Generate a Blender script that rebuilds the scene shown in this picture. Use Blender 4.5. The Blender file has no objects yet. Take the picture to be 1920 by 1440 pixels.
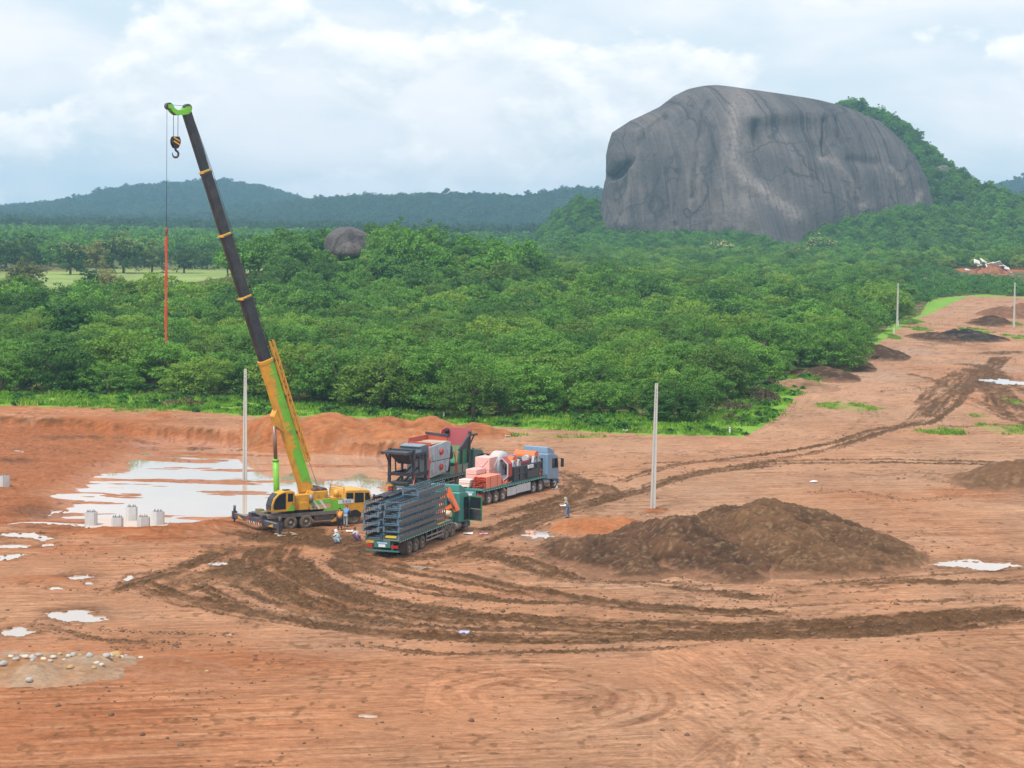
import bpy, math, random
import numpy as np
from mathutils import Vector, Matrix

scene = bpy.context.scene
COL = scene.collection
R = math.radians

# ------------------------------------------------------------------ camera
CAM_H = 24.0
FPX = 4000.0                      # focal length in photo pixels (1920 wide)
PITCH = math.atan((720 - 405) / FPX)
ROLL = R(1.0)
cF = Vector((0, math.cos(PITCH), -math.sin(PITCH)))
cU0 = Vector((0, math.sin(PITCH), math.cos(PITCH)))
cR0 = Vector((1, 0, 0))
cR = cR0 * math.cos(ROLL) + cU0 * math.sin(ROLL)
cU = cU0 * math.cos(ROLL) - cR0 * math.sin(ROLL)
cam_data = bpy.data.cameras.new('camera')
cam_data.sensor_width = 36.0
cam_data.lens = FPX / 1920 * 36.0
cam_data.clip_start = 1.0
cam_data.clip_end = 30000.0
cam = bpy.data.objects.new('camera', cam_data)
COL.objects.link(cam)
m = Matrix.Identity(4)
for i in range(3):
    m[i][0] = cR[i]; m[i][1] = cU[i]; m[i][2] = -cF[i]
m[2][3] = CAM_H
cam.matrix_world = m
scene.camera = cam

# ------------------------------------------------------------------ sky
SUN_EL, SUN_AZ = R(58), R(215)     # azimuth clockwise from +Y (behind the camera, left)
world = bpy.data.worlds.new('World')
scene.world = world
world.use_nodes = True
wt = world.node_tree
wt.nodes.clear()


class NG:
    """tiny node graph helper"""
    def __init__(self, tree):
        self.t = tree

    def n(self, typ, **kw):
        nd = self.t.nodes.new(typ)
        for k, v in kw.items():
            setattr(nd, k, v)
        return nd

    def link(self, a, b):
        self.t.links.new(a, b)

    def setin(self, sock, v):
        if hasattr(v, 'is_output'):
            self.link(v, sock)
        elif v is not None:
            sock.default_value = v

    def math(self, op, a, b=None, c=None, clamp=False):
        nd = self.n('ShaderNodeMath', operation=op)
        nd.use_clamp = clamp
        self.setin(nd.inputs[0], a)
        if b is not None:
            self.setin(nd.inputs[1], b)
        if c is not None:
            self.setin(nd.inputs[2], c)
        return nd.outputs[0]

    def noise(self, vec, scale, detail=4.0, rough=0.55, dist=0.0):
        nd = self.n('ShaderNodeTexNoise')
        if vec is not None:
            self.link(vec, nd.inputs['Vector'])
        nd.inputs['Scale'].default_value = scale
        nd.inputs['Detail'].default_value = detail
        nd.inputs['Roughness'].default_value = rough
        nd.inputs['Distortion'].default_value = dist
        return nd.outputs['Fac']

    def ramp(self, fac, a, b):
        nd = self.n('ShaderNodeMapRange', interpolation_type='SMOOTHSTEP')
        self.setin(nd.inputs['Value'], fac)
        nd.inputs['From Min'].default_value = a
        nd.inputs['From Max'].default_value = b
        return nd.outputs[0]

    def mix(self, fac, a, b, blend='MIX'):
        nd = self.n('ShaderNodeMix', data_type='RGBA', blend_type=blend)
        self.setin(nd.inputs[0], fac)
        for s, v in ((nd.inputs[6], a), (nd.inputs[7], b)):
            if isinstance(v, (tuple, list)):
                s.default_value = (v[0], v[1], v[2], 1)
            else:
                self.setin(s, v)
        return nd.outputs[2]

    def comb(self, x, y, z):
        nd = self.n('ShaderNodeCombineXYZ')
        for s, v in zip(nd.inputs, (x, y, z)):
            self.setin(s, v)
        return nd.outputs[0]

    def mapping(self, vec, scale=(1, 1, 1), loc=(0, 0, 0), rot=(0, 0, 0)):
        nd = self.n('ShaderNodeMapping')
        self.link(vec, nd.inputs[0])
        nd.inputs['Location'].default_value = loc
        nd.inputs['Rotation'].default_value = rot
        nd.inputs['Scale'].default_value = scale
        return nd.outputs[0]


g = NG(wt)
out = g.n('ShaderNodeOutputWorld')
bg = g.n('ShaderNodeBackground')
bg.inputs['Strength'].default_value = 0.082
sky = g.n('ShaderNodeTexSky', sky_type='NISHITA')
sky.sun_disc = False
sky.sun_elevation = SUN_EL
sky.sun_rotation = SUN_AZ
sky.air_density = 1.0
sky.dust_density = 2.5
tc = g.n('ShaderNodeTexCoord')
sep = g.n('ShaderNodeSeparateXYZ')
g.link(tc.outputs['Generated'], sep.inputs[0])
az = g.math('ARCTAN2', sep.outputs[0], sep.outputs[1])
el = g.math('ARCSINE', sep.outputs[2])
P = g.comb(az, g.math('MULTIPLY', el, 1.6), 0.37)
# thin high veil with slow variation
veil = g.noise(g.mapping(P, (1, 1.5, 1)), 9.0, 4, 0.5, 0.3)
veil = g.ramp(veil, 0.32, 0.66)
# cumulus banks: density and the same density a little higher, for lit tops and shaded bases
dens = g.noise(P, 13.0, 9, 0.56, 0.15)
dens_up = g.noise(g.mapping(P, (1, 1, 1), (0.002, 0.011, 0)), 13.0, 9, 0.56, 0.15)
bank = g.noise(g.mapping(P, (1, 1.9, 1), (3.1, 0.2, 1.0)), 5.0, 2, 0.5)
dsum = g.math('MULTIPLY_ADD', bank, 0.55, dens)
cum = g.ramp(dsum, 0.755, 0.84)
lit = g.math('MULTIPLY_ADD', g.math('SUBTRACT', dens, dens_up), 5.0, 0.52, clamp=True)
cloud_col = g.mix(lit, (8.2, 9.2, 10.0), (12.2, 12.1, 12.2))
veil_col = g.mix(veil, (7.7, 9.1, 10.1), (10.6, 10.8, 11.3))
allc = g.mix(g.math('MULTIPLY', cum, 0.9), veil_col, cloud_col)
fin = g.mix(0.93, sky.outputs[0], allc)
g.link(fin, bg.inputs['Color'])
g.link(bg.outputs[0], out.inputs[0])

sun_data = bpy.data.lights.new('sun', 'SUN')
sun_data.energy = 3.2
sun_data.angle = R(11)
sun_data.color = (1.0, 0.95, 0.88)
sun = bpy.data.objects.new('sun', sun_data)
COL.objects.link(sun)
sd = Vector((math.sin(SUN_AZ) * math.cos(SUN_EL), math.cos(SUN_AZ) * math.cos(SUN_EL), math.sin(SUN_EL)))
sun.rotation_euler = sd.to_track_quat('Z', 'Y').to_euler()
sun.location = (0, 0, 200)

scene.view_settings.view_transform = 'Standard'
scene.view_settings.look = 'None'
scene.view_settings.exposure = 0.28
scene.view_settings.gamma = 1.0
scene.render.engine = 'CYCLES'
scene.cycles.use_denoising = True
scene.cycles.max_bounces = 6
scene.cycles.diffuse_bounces = 3
scene.cycles.glossy_bounces = 3
scene.cycles.transmission_bounces = 4
scene.cycles.transparent_max_bounces = 6
scene.cycles.volume_bounces = 1
scene.cycles.sample_clamp_indirect = 6.0

# ------------------------------------------------------------------ numpy noise
def _hash(ix, iy, seed):
    h = (ix.astype(np.int64) * 374761393 + iy.astype(np.int64) * 668265263 + seed * 2147483647) & 0xFFFFFFFF
    h = ((h ^ (h >> 13)) * 1274126177) & 0xFFFFFFFF
    h = h ^ (h >> 16)
    return (h & 0xFFFF).astype(np.float64) / 65535.0


def vnoise(x, y, seed=0):
    ix = np.floor(x); iy = np.floor(y)
    fx = x - ix; fy = y - iy
    ix = ix.astype(np.int64); iy = iy.astype(np.int64)
    u = fx * fx * fx * (fx * (fx * 6 - 15) + 10)
    v = fy * fy * fy * (fy * (fy * 6 - 15) + 10)
    a = _hash(ix, iy, seed); b = _hash(ix + 1, iy, seed)
    c = _hash(ix, iy + 1, seed); d = _hash(ix + 1, iy + 1, seed)
    return (a + (b - a) * u) * (1 - v) + (c + (d - c) * u) * v


def fbm(x, y, seed=0, octv=4, gain=0.5):
    s = 0.0; a = 1.0; t = 0.0
    for i in range(octv):
        s = s + a * vnoise(x * 2.0 ** i + 17.3 * i, y * 2.0 ** i - 9.1 * i, seed + i * 7)
        t += a; a *= gain
    return s / t


def sstep(a, b, x):
    t = np.clip((x - a) / (b - a), 0, 1)
    return t * t * (3 - 2 * t)


# ------------------------------------------------------------------ photo rays
def ray(px, py):
    d = cF + cR * ((px - 960) / FPX) + cU * ((720 - py) / FPX)
    return d


def at(px, py, z=0.0):
    """where the sight line of a photo point meets the level z"""
    d = ray(px, py)
    t = (z - CAM_H) / d.z
    return Vector((d.x * t, d.y * t, z))


def at_y(px, py, Y):
    d = ray(px, py)
    t = Y / d.y
    return Vector((d.x * t, Y, CAM_H + d.z * t))


def to_px(x, y, z):
    """world -> photo pixel (numpy ok)"""
    dx, dy, dz = x, y, z - CAM_H
    w = dx * cF.x + dy * cF.y + dz * cF.z
    u = (dx * cR.x + dy * cR.y + dz * cR.z) / w * FPX + 960
    v = 720 - (dx * cU.x + dy * cU.y + dz * cU.z) / w * FPX
    return u, v


# ------------------------------------------------------------------ object helpers
def tag(o, label=None, cat=None, group=None, kind=None):
    if label: o['label'] = label
    if cat: o['category'] = cat
    if group: o['group'] = group
    if kind: o['kind'] = kind
    return o


def empty(name, loc=(0, 0, 0), rz=0.0):
    o = bpy.data.objects.new(name, None)
    o.empty_display_size = 0.5
    o.location = loc
    o.rotation_euler = (0, 0, rz)
    COL.objects.link(o)
    return o


def copy_tree(o, parent=None):
    c = o.copy()
    COL.objects.link(c)
    c.parent = parent
    for ch in o.children:
        copy_tree(ch, c)
    return c


def mesh_np(name, verts, quads, mat=None, smooth=False, tris=None):
    """fast mesh from numpy arrays"""
    me = bpy.data.meshes.new(name)
    verts = np.asarray(verts, dtype=np.float32).reshape(-1, 3)
    me.vertices.add(len(verts))
    me.vertices.foreach_set('co', verts.ravel())
    loops = []
    starts = []
    n0 = 0
    if quads is not None and len(quads):
        q = np.asarray(quads, dtype=np.int32).reshape(-1, 4)
        loops.append(q.ravel()); starts.append(np.arange(len(q), dtype=np.int32) * 4)
        n0 = len(q) * 4
    if tris is not None and len(tris):
        t = np.asarray(tris, dtype=np.int32).reshape(-1, 3)
        loops.append(t.ravel()); starts.append(n0 + np.arange(len(t), dtype=np.int32) * 3)
    loops = np.concatenate(loops); starts = np.concatenate(starts)
    me.loops.add(len(loops))
    me.loops.foreach_set('vertex_index', loops)
    me.polygons.add(len(starts))
    me.polygons.foreach_set('loop_start', starts)
    me.update(calc_edges=True)
    if smooth:
        me.polygons.foreach_set('use_smooth', np.ones(len(starts), dtype=bool))
    if mat:
        me.materials.append(mat)
    return me


def link_mesh(name, me, parent=None, loc=None):
    o = bpy.data.objects.new(name, me)
    COL.objects.link(o)
    if parent: o.parent = parent
    if loc is not None: o.location = loc
    return o


class MB:
    """collects simple solids into one mesh"""
    def __init__(self):
        self.v = []; self.f = []; self.sm = []

    def add(self, vs, fs, smooth=False):
        b = len(self.v)
        self.v += [tuple(p) for p in vs]
        for f in fs:
            self.f.append(tuple(b + i for i in f)); self.sm.append(smooth)
        return self

    def box(self, c, s, rot=None, taper=None):
        hx, hy, hz = s[0] / 2, s[1] / 2, s[2] / 2
        vs = []
        for z in (-1, 1):
            k = taper if (taper and z > 0) else (1, 1)
            for x, y in ((-1, -1), (1, -1), (1, 1), (-1, 1)):
                vs.append(Vector((x * hx * k[0], y * hy * k[1], z * hz)))
        if rot is not None:
            vs = [rot @ p for p in vs]
        c = Vector(c)
        return self.add([p + c for p in vs], [(3, 2, 1, 0), (4, 5, 6, 7), (0, 1, 5, 4), (1, 2, 6, 5), (2, 3, 7, 6), (3, 0, 4, 7)])

    def box2(self, a, b):
        a = Vector(a); b = Vector(b)
        return self.box((a + b) / 2, [abs(b[i] - a[i]) for i in range(3)])

    def bar(self, p, q, w, h=None, up=(0, 0, 1)):
        """square bar from p to q"""
        h = h or w
        p = Vector(p); q = Vector(q)
        d = (q - p).normalized()
        u = Vector(up)
        if abs(d.dot(u)) > 0.98: u = Vector((1, 0, 0))
        s = d.cross(u).normalized(); t = s.cross(d)
        vs = []
        for e in (p, q):
            for a, b in ((-1, -1), (1, -1), (1, 1), (-1, 1)):
                vs.append(e + s * (a * w / 2) + t * (b * h / 2))
        return self.add(vs, [(0, 1, 2, 3), (7, 6, 5, 4), (4, 5, 1, 0), (5, 6, 2, 1), (6, 7, 3, 2), (7, 4, 0, 3)])

    def cyl(self, p, q, r, r2=None, n=12, caps=True, smooth=True):
        r2 = r if r2 is None else r2
        p = Vector(p); q = Vector(q)
        d = (q - p).normalized()
        u = Vector((0, 0, 1)) if abs(d.z) < 0.95 else Vector((1, 0, 0))
        s = d.cross(u).normalized(); t = d.cross(s)
        vs = []
        for e, rr in ((p, r), (q, r2)):
            for i in range(n):
                a = 2 * math.pi * i / n
                vs.append(e + s * (math.cos(a) * rr) + t * (math.sin(a) * rr))
        b = len(self.v)
        self.add(vs, [(i, (i + 1) % n, n + (i + 1) % n, n + i) for i in range(n)], smooth)
        if caps:
            self.f.append(tuple(b + i for i in reversed(range(n)))); self.sm.append(False)
            self.f.append(tuple(b + n + i for i in range(n))); self.sm.append(False)
        return self

    def tube(self, pts, r, n=6):
        for a, b in zip(pts[:-1], pts[1:]):
            self.cyl(a, b, r, n=n)
        return self

    def prism(self, poly, a, b, axis='y'):
        """poly in the plane across axis, swept from a to b"""
        n = len(poly)
        vs = []
        for e in (a, b):
            for (p, q) in poly:
                vs.append({'x': (e, p, q), 'y': (p, e, q), 'z': (p, q, e)}[axis])
        fs = [(i, (i + 1) % n, n + (i + 1) % n, n + i) for i in range(n)]
        fs.append(tuple(reversed(range(n)))); fs.append(tuple(range(n, 2 * n)))
        return self.add(vs, fs)

    def lathe(self, prof, c=(0, 0, 0), axis='y', n=18, smooth=True):
        """prof: list of (along, radius)"""
        vs = []; c = Vector(c)
        for (a, r) in prof:
            for i in range(n):
                t = 2 * math.pi * i / n
                x, z = math.cos(t) * r, math.sin(t) * r
                vs.append(c + Vector({'y': (x, a, z), 'x': (a, x, z), 'z': (x, z, a)}[axis]))
        fs = []
        for j in range(len(prof) - 1):
            for i in range(n):
                fs.append((j * n + i, j * n + (i + 1) % n, (j + 1) * n + (i + 1) % n, (j + 1) * n + i))
        return self.add(vs, fs, smooth)

    def build(self, name, mat, parent=None, loc=None, bevel=0.0):
        me = bpy.data.meshes.new(name)
        me.from_pydata(self.v, [], self.f)
        me.materials.append(mat)
        me.polygons.foreach_set('use_smooth', self.sm)
        import bmesh
        bm = bmesh.new(); bm.from_mesh(me)
        bmesh.ops.recalc_face_normals(bm, faces=bm.faces)
        if bevel:
            es = [e for e in bm.edges if len(e.link_faces) == 2 and e.calc_face_angle(0) > 0.5]
            bmesh.ops.bevel(bm, geom=es, offset=bevel, segments=1, affect='EDGES', clamp_overlap=True)
        bm.to_mesh(me); bm.free()
        return link_mesh(name, me, parent, loc)


# ------------------------------------------------------------------ materials
def principled(name):
    mt = bpy.data.materials.new(name)
    mt.use_nodes = True
    gg = NG(mt.node_tree)
    return mt, gg, mt.node_tree.nodes['Principled BSDF']


def paint(name, col, rough=0.45, metal=0.0, grime=0.5, grime_col=(0.22, 0.12, 0.07), scale=1.6):
    """painted or bare metal with dust and mud picked up on site"""
    mt, gg, b = principled(name)
    t = gg.n('ShaderNodeTexCoord').outputs['Object']
    n1 = gg.noise(t, scale, 6, 0.65)
    n2 = gg.noise(gg.mapping(t, (1, 1, 0.25)), scale * 6, 3, 0.6)
    f = gg.math('MULTIPLY', gg.ramp(gg.math('MULTIPLY_ADD', n2, 0.35, n1), 0.55, 0.95), grime)
    var = gg.mix(n2, (0.82, 0.82, 0.82), (1.12, 1.12, 1.12))
    c = gg.mix(1.0, col, var, 'MULTIPLY')
    gg.link(gg.mix(f, c, grime_col), b.inputs['Base Color'])
    gg.link(gg.math('MULTIPLY_ADD', f, 0.4, rough), b.inputs['Roughness'])
    b.inputs['Metallic'].default_value = metal
    return mt


def plain(name, col, rough=0.6, metal=0.0, var=0.2, scale=3.0):
    mt, gg, b = principled(name)
    t = gg.n('ShaderNodeTexCoord').outputs['Object']
    n1 = gg.noise(t, scale, 5, 0.6)
    c = gg.mix(n1, tuple(x * (1 - var) for x in col), tuple(min(1, x * (1 + var)) for x in col))
    gg.link(c, b.inputs['Base Color'])
    b.inputs['Roughness'].default_value = rough
    b.inputs['Metallic'].default_value = metal
    return mt

# ------------------------------------------------------------------ lie of the land
PIT_FAR = [at(x, y, -1.7) for x, y in ((-300, 802), (-60, 806), (120, 815), (250, 825), (330, 829), (480, 842), (600, 851), (700, 858), (800, 868))]
_pfx = np.array([p.x for p in PIT_FAR]); _pfy = np.array([p.y for p in PIT_FAR])
PIT_RX = at(735, 880, -1.0).x


def gauss(X, Y, cx, cy, rx, ry):
    return np.exp(-((X - cx) / rx) ** 2 - ((Y - cy) / ry) ** 2)


def silhouette(pts, Y):
    """heights over X of a skyline read at distance Y"""
    w = [at_y(px, py, Y) for px, py in pts]
    return np.array([p.x for p in w]), np.array([p.z for p in w])


HILL_A = silhouette(((-200, 392), (0, 390), (80, 387), (180, 372), (240, 353), (330, 345), (420, 340), (500, 355), (580, 380), (680, 396), (760, 405)), 4300)
HILL_B = silhouette(((380, 405), (520, 390), (600, 378), (700, 371), (860, 367), (980, 374), (1060, 362), (1130, 362), (1300, 366), (1500, 390), (1600, 416)), 3500)
HILL_C = silhouette(((1780, 430), (1830, 395), (1870, 355), (1930, 338), (2050, 330), (2300, 350)), 3900)
HILL_R = silhouette(((1480, 330), (1540, 225), (1600, 208), (1680, 240), (1740, 296), (1800, 366), (1850, 410), (1920, 436), (2000, 446), (2100, 450)), 1520)
MIDHILL = at_y(650, 470, 600)


def land(X, Y):
    """broad height of the ground, without ruts and clods"""
    X = np.asarray(X, dtype=np.float64); Y = np.asarray(Y, dtype=np.float64)
    z = np.zeros(np.broadcast(X, Y).shape)
    # dug basin with its pond
    yf = np.interp(X, _pfx, _pfy) + 2.2 * (fbm(X / 7.0, Y / 50.0, 5, 3) - 0.5)
    d = sstep(0, 1.0, (yf + 2.4 - Y) / 2.4)
    d = d * sstep(0, 21, Y + 3 * (fbm(X / 9, Y / 9, 3, 2) - 0.5) - np.interp(X, [-26, -19, -12, -4], [157, 166, 175, 182])) * (1 - sstep(PIT_RX - 2, PIT_RX + 11, X))
    z -= 1.7 * d
    z += 0.5 * d * (1 - sstep(-44, -38, X + 7 * (fbm(X / 10, Y / 10, 13, 3) - 0.5))) * sstep(160, 171, Y)
    # wooded knoll with the boulder
    z += 10.5 * gauss(X, Y, MIDHILL.x + 4, 612, 46, 90) + 2.5 * gauss(X, Y, MIDHILL.x + 55, 560, 55, 75)
    # rise towards the big rock
    z += 4.0 * sstep(800, 1320, Y) * sstep(-60, 150, X)
    y0 = np.interp(X, [150, 235, 290, 360], [1450, 1420, 1350, 1250])
    k = sstep(0, 1, (Y - y0) / (1520 - y0)) * (1 - sstep(1520, 2000, Y))
    ridge = k * np.interp(X, HILL_R[0], HILL_R[1], left=0, right=6) * sstep(190, 225, X)
    z = np.where(Y > 900, np.maximum(z, ridge), z)
    z += 27 * gauss(X, Y, 45, 1450, 24, 80)
    z += 4 * gauss(X, Y, 225, 960, 70, 110)
    # talus at the foot of the dome
    z += np.interp(X, [40, 62, 90, 140, 152, 172, 190, 240, 300], [0, 2, 4, 4, 0, 0, 9, 22, 20]) * sstep(1190, 1318, Y) * (1 - sstep(1400, 1500, Y))
    # far hills
    for (hx, hz), yc, w in ((HILL_A, 4300, 520), (HILL_B, 3500, 420), (HILL_C, 3900, 480)):
        prof = np.maximum(0, np.interp(X, hx, hz, left=0, right=0) - 9)
        wob = 1 + 0.25 * (fbm(X / 160, Y / 160, 11, 3) - 0.5)
        z += prof * np.exp(-((Y - yc) / w) ** 2) * np.where(np.abs(Y - yc) < 60, 1, wob)
    return z


def land1(x, y):
    return float(land(np.array([x]), np.array([y]))[0])


_ts = np.concatenate([np.arange(60, 1100, 0.5), np.geomspace(1100, 6000, 1500)])


def hit(px, py):
    """where the sight line of a photo point first meets the land"""
    d = ray(px, py)
    ts = _ts
    for _ in range(2):
        gap = CAM_H + d.z * ts - land(d.x * ts, d.y * ts)
        k = int(np.argmax(gap < 0))
        if k == 0:
            k = len(ts) - 1
        ts = np.linspace(ts[k - 1], ts[k], 40)
    t = ts[-1] if k >= 39 else ts[k]
    return Vector((d.x * t, d.y * t, land1(d.x * t, d.y * t)))


# ------------------------------------------------------------------ wheel tracks and mud, read off the photo as ground lines
def smooth_line(pts, z=0.0, step=6):
    g3 = [at(x, y, z).xy for x, y in pts]
    g3 = [g3[0] * 2 - g3[1]] + g3 + [g3[-1] * 2 - g3[-2]]
    o = []
    for i in range(1, len(g3) - 2):
        p0, p1, p2, p3 = g3[i - 1:i + 3]
        for k in range(step):
            t = k / step
            o.append(0.5 * ((2 * p1) + (p2 - p0) * t + (2 * p0 - 5 * p1 + 4 * p2 - p3) * t * t + (3 * p1 - p0 - 3 * p2 + p3) * t ** 3))
    o.append(g3[-2])
    return np.array([[p.x, p.y] for p in o])


# (points, width m, strength, twin ruts)
TRACKS = [
    ([(1960, 1143), (1760, 1160), (1600, 1172), (1420, 1180), (1240, 1178), (1080, 1172), (940, 1165), (800, 1152), (660, 1132), (560, 1100), (500, 1060), (520, 1020)], 5.2, 1.0, 0),
    ([(1960, 1160), (1600, 1186), (1300, 1192), (1100, 1198), (900, 1196), (740, 1186), (580, 1166), (420, 1140), (300, 1106), (260, 1085)], 3.2, 0.9, 0),
    ([(1330, 1212), (1150, 1219), (980, 1223), (820, 1226), (730, 1216), (660, 1206)], 0.9, 0.7, 0),
    ([(1500, 1152), (1380, 1148), (1240, 1141), (1100, 1128), (980, 1108), (860, 1084), (760, 1066), (690, 1052)], 3.2, 0.95, 0),
    ([(1240, 1134), (1090, 1130), (960, 1128), (820, 1104), (740, 1084), (680, 1062)], 1.5, 0.8, 0),
    ([(980, 1130), (840, 1118), (740, 1100), (660, 1078), (610, 1046)], 1.2, 0.8, 0),
    ([(900, 1150), (780, 1136), (700, 1120), (620, 1096), (570, 1066), (550, 1040)], 1.8, 0.9, 0),
    ([(760, 1170), (640, 1156), (540, 1130), (470, 1100), (430, 1070), (440, 1040)], 2.6, 0.8, 0),
    ([(860, 1036), (940, 1044), (1000, 1062), (1060, 1082), (1130, 1090)], 3.0, 0.9, 0),
    ([(920, 1042), (980, 1060), (1080, 1088), (1240, 1090), (1330, 1098)], 1.2, 0.6, 0),
    ([(1130, 1086), (1240, 1100), (1330, 1108), (1430, 1116)], 1.4, 0.6, 0),
    ([(1300, 1112), (1400, 1118), (1470, 1122)], 2.2, 0.85, 0),
    ([(1440, 1120), (1560, 1110), (1700, 1100), (1960, 1080)], 1.6, 0.8, 1),
    ([(1480, 1100), (1640, 1086), (1800, 1074), (1960, 1064)], 1.0, 0.55, 0),
    ([(1400, 1140), (1600, 1130), (1760, 1126), (1960, 1118)], 1.0, 0.6, 0),
    ([(1560, 1098), (1700, 1090), (1820, 1092), (1960, 1092)], 2.0, 0.6, 0),
    ([(300, 1112), (400, 1082), (480, 1058), (560, 1040)], 3.5, 0.8, 0),
    ([(190, 1112), (240, 1094), (300, 1078), (380, 1050), (470, 1020)], 2.0, 0.8, 0),
    ([(80, 1168), (110, 1180), (180, 1196), (260, 1206), (340, 1208)], 1.2, 0.6, 0),
    ([(180, 1178), (260, 1184), (340, 1188), (440, 1190)], 0.8, 0.55, 0),
    ([(360, 1208), (460, 1210), (560, 1212), (660, 1210)], 0.7, 0.45, 0),
    ([(660, 1012), (760, 1046), (860, 1030), (960, 985), (1060, 950), (1150, 920)], 2.2, 0.7, 0),
    # between the trucks and the far plain
    ([(900, 1000), (980, 972), (1060, 950), (1130, 936), (1210, 912), (1290, 890), (1400, 874), (1540, 868), (1760, 868), (1960, 874)], 1.5, 0.95, 0),
    ([(940, 1010), (1040, 968), (1110, 946), (1190, 925), (1260, 902), (1330, 886), (1460, 872)], 1.3, 0.9, 0),
    ([(1400, 866), (1560, 862), (1720, 862), (1960, 868)], 1.5, 0.9, 0),
    ([(1020, 880), (1060, 890), (1085, 905), (1075, 925), (1040, 940), (960, 960)], 2.8, 0.85, 0),
    ([(1050, 910), (1100, 908), (1130, 915), (1140, 930), (1080, 945)], 3.0, 0.8, 0),
    ([(900, 975), (980, 952), (1040, 935), (1085, 918)], 1.4, 0.7, 0),
    ([(1150, 905), (1270, 872), (1360, 860), (1460, 848), (1560, 830), (1640, 806), (1700, 796), (1735, 785)], 1.4, 1.0, 0),
    ([(1290, 888), (1420, 868), (1540, 846), (1620, 822), (1690, 800), (1745, 792), (1775, 770), (1800, 752), (1820, 720)], 1.4, 0.95, 0),
    ([(1735, 782), (1755, 762), (1768, 748), (1790, 728), (1812, 704), (1818, 690)], 2.4, 0.9, 0),
    ([(1715, 718), (1770, 712), (1830, 708), (1900, 704)], 1.6, 0.6, 0),
    ([(1790, 682), (1830, 684), (1856, 690), (1870, 676), (1880, 668)], 4.0, 0.95, 0),
    ([(1800, 740), (1826, 716), (1842, 700), (1850, 684)], 3.0, 0.85, 0),
    ([(1832, 690), (1838, 716), (1860, 742), (1876, 768), (1920, 786)], 3.0, 0.9, 0),
    ([(1850, 690), (1868, 716), (1885, 738), (1900, 752), (1940, 780)], 3.2, 0.9, 0),
    ([(1860, 690), (1890, 716), (1940, 740)], 3.0, 0.8, 0),
    ([(1850, 664), (1890, 660), (1960, 662)], 6.0, 0.9, 0),
    ([(1700, 720), (1760, 738), (1840, 766), (1900, 792)], 1.1, 0.5, 0),
    ([(1560, 880), (1640, 892), (1720, 886), (1820, 896), (1900, 900)], 1.4, 0.45, 0),
    ([(1500, 928), (1600, 920), (1700, 938), (1820, 928)], 1.8, 0.5, 0),
    ([(1700, 700), (1760, 716), (1790, 735), (1850, 760), (1930, 800)], 1.6, 0.7, 0),
    ([(1640, 735), (1720, 728), (1800, 722), (1880, 726)], 1.4, 0.6, 0),
    ([(1720, 760), (1745, 735), (1775, 712), (1800, 694)], 2.0, 0.7, 0),
    ([(1745, 795), (1800, 800), (1870, 796), (1940, 800)], 1.4, 0.5, 0),
    ([(1690, 800), (1715, 780), (1735, 755), (1752, 735)], 1.4, 0.6, 0),
    ([(1920, 640), (1880, 622), (1850, 612), (1860, 600), (1920, 590)], 2.2, 0.6, 1),
    ([(1500, 700), (1600, 690), (1720, 684), (1840, 676)], 2.2, 0.45, 1),
    ([(1540, 762), (1640, 745), (1720, 735)], 1.2, 0.5, 1),
    ([(1180, 870), (1300, 866), (1420, 862)], 1.6, 0.5, 0),
    ([(560, 1042), (600, 1080), (680, 1116), (800, 1140), (940, 1152)], 1.6, 0.95, 0),
    ([(480, 1080), (560, 1130), (680, 1160), (820, 1176), (1000, 1186)], 1.3, 0.85, 0),
    ([(350, 1085), (450, 1130), (600, 1170), (760, 1198)], 1.3, 0.8, 0),
    # round the loaded trucks
    ([(620, 1010), (680, 1042), (760, 1056), (860, 1046), (930, 1020)], 4.0, 0.7, 0),
    ([(430, 990), (520, 1008), (620, 1014), (690, 1020)], 4.5, 0.9, 0),
    # far left strip above the dug bank
    ([(60, 770), (200, 776), (360, 784), (560, 800), (720, 820), (900, 826)], 2.0, 0.35, 1),
    ([(420, 795), (560, 812), (700, 832)], 2.0, 0.3, 1),
    ([(880, 822), (1060, 838), (1240, 846), (1420, 852)], 2.0, 0.35, 1),
    ([(1040, 862), (1180, 858), (1340, 850), (1500, 830)], 1.5, 0.4, 1),
    ([(1100, 830), (1300, 828), (1420, 812), (1480, 780), (1540, 740), (1620, 712)], 2.5, 0.35, 1),
    ([(1340, 840), (1500, 780), (1560, 750), (1680, 712), (1800, 690)], 2.5, 0.3, 1),
    # light wheel marks over the foreground
    ([(1280, 1440), (1390, 1372), (1470, 1320), (1560, 1262), (1680, 1212)], 1.6, 0.35, 1),
    ([(1380, 1440), (1395, 1400), (1405, 1360)], 1.4, 0.35, 1),
    ([(1500, 1320), (1600, 1290), (1700, 1240)], 1.4, 0.25, 1),
    ([(880, 1330), (1000, 1290), (1080, 1262), (1160, 1250)], 1.0, 0.3, 1),
    ([(900, 1345), (1050, 1320), (1160, 1290)], 0.8, 0.3, 0),
    ([(760, 1350), (900, 1362), (1060, 1380), (1240, 1330)], 0.6, 0.25, 0),
    ([(960, 1372), (1060, 1368), (1130, 1352)], 0.7, 0.45, 0),
    ([(0, 1340), (140, 1330), (300, 1322)], 0.8, 0.35, 0),
    ([(1100, 1250), (1240, 1300), (1360, 1370), (1420, 1440)], 1.0, 0.2, 1),
]
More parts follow.
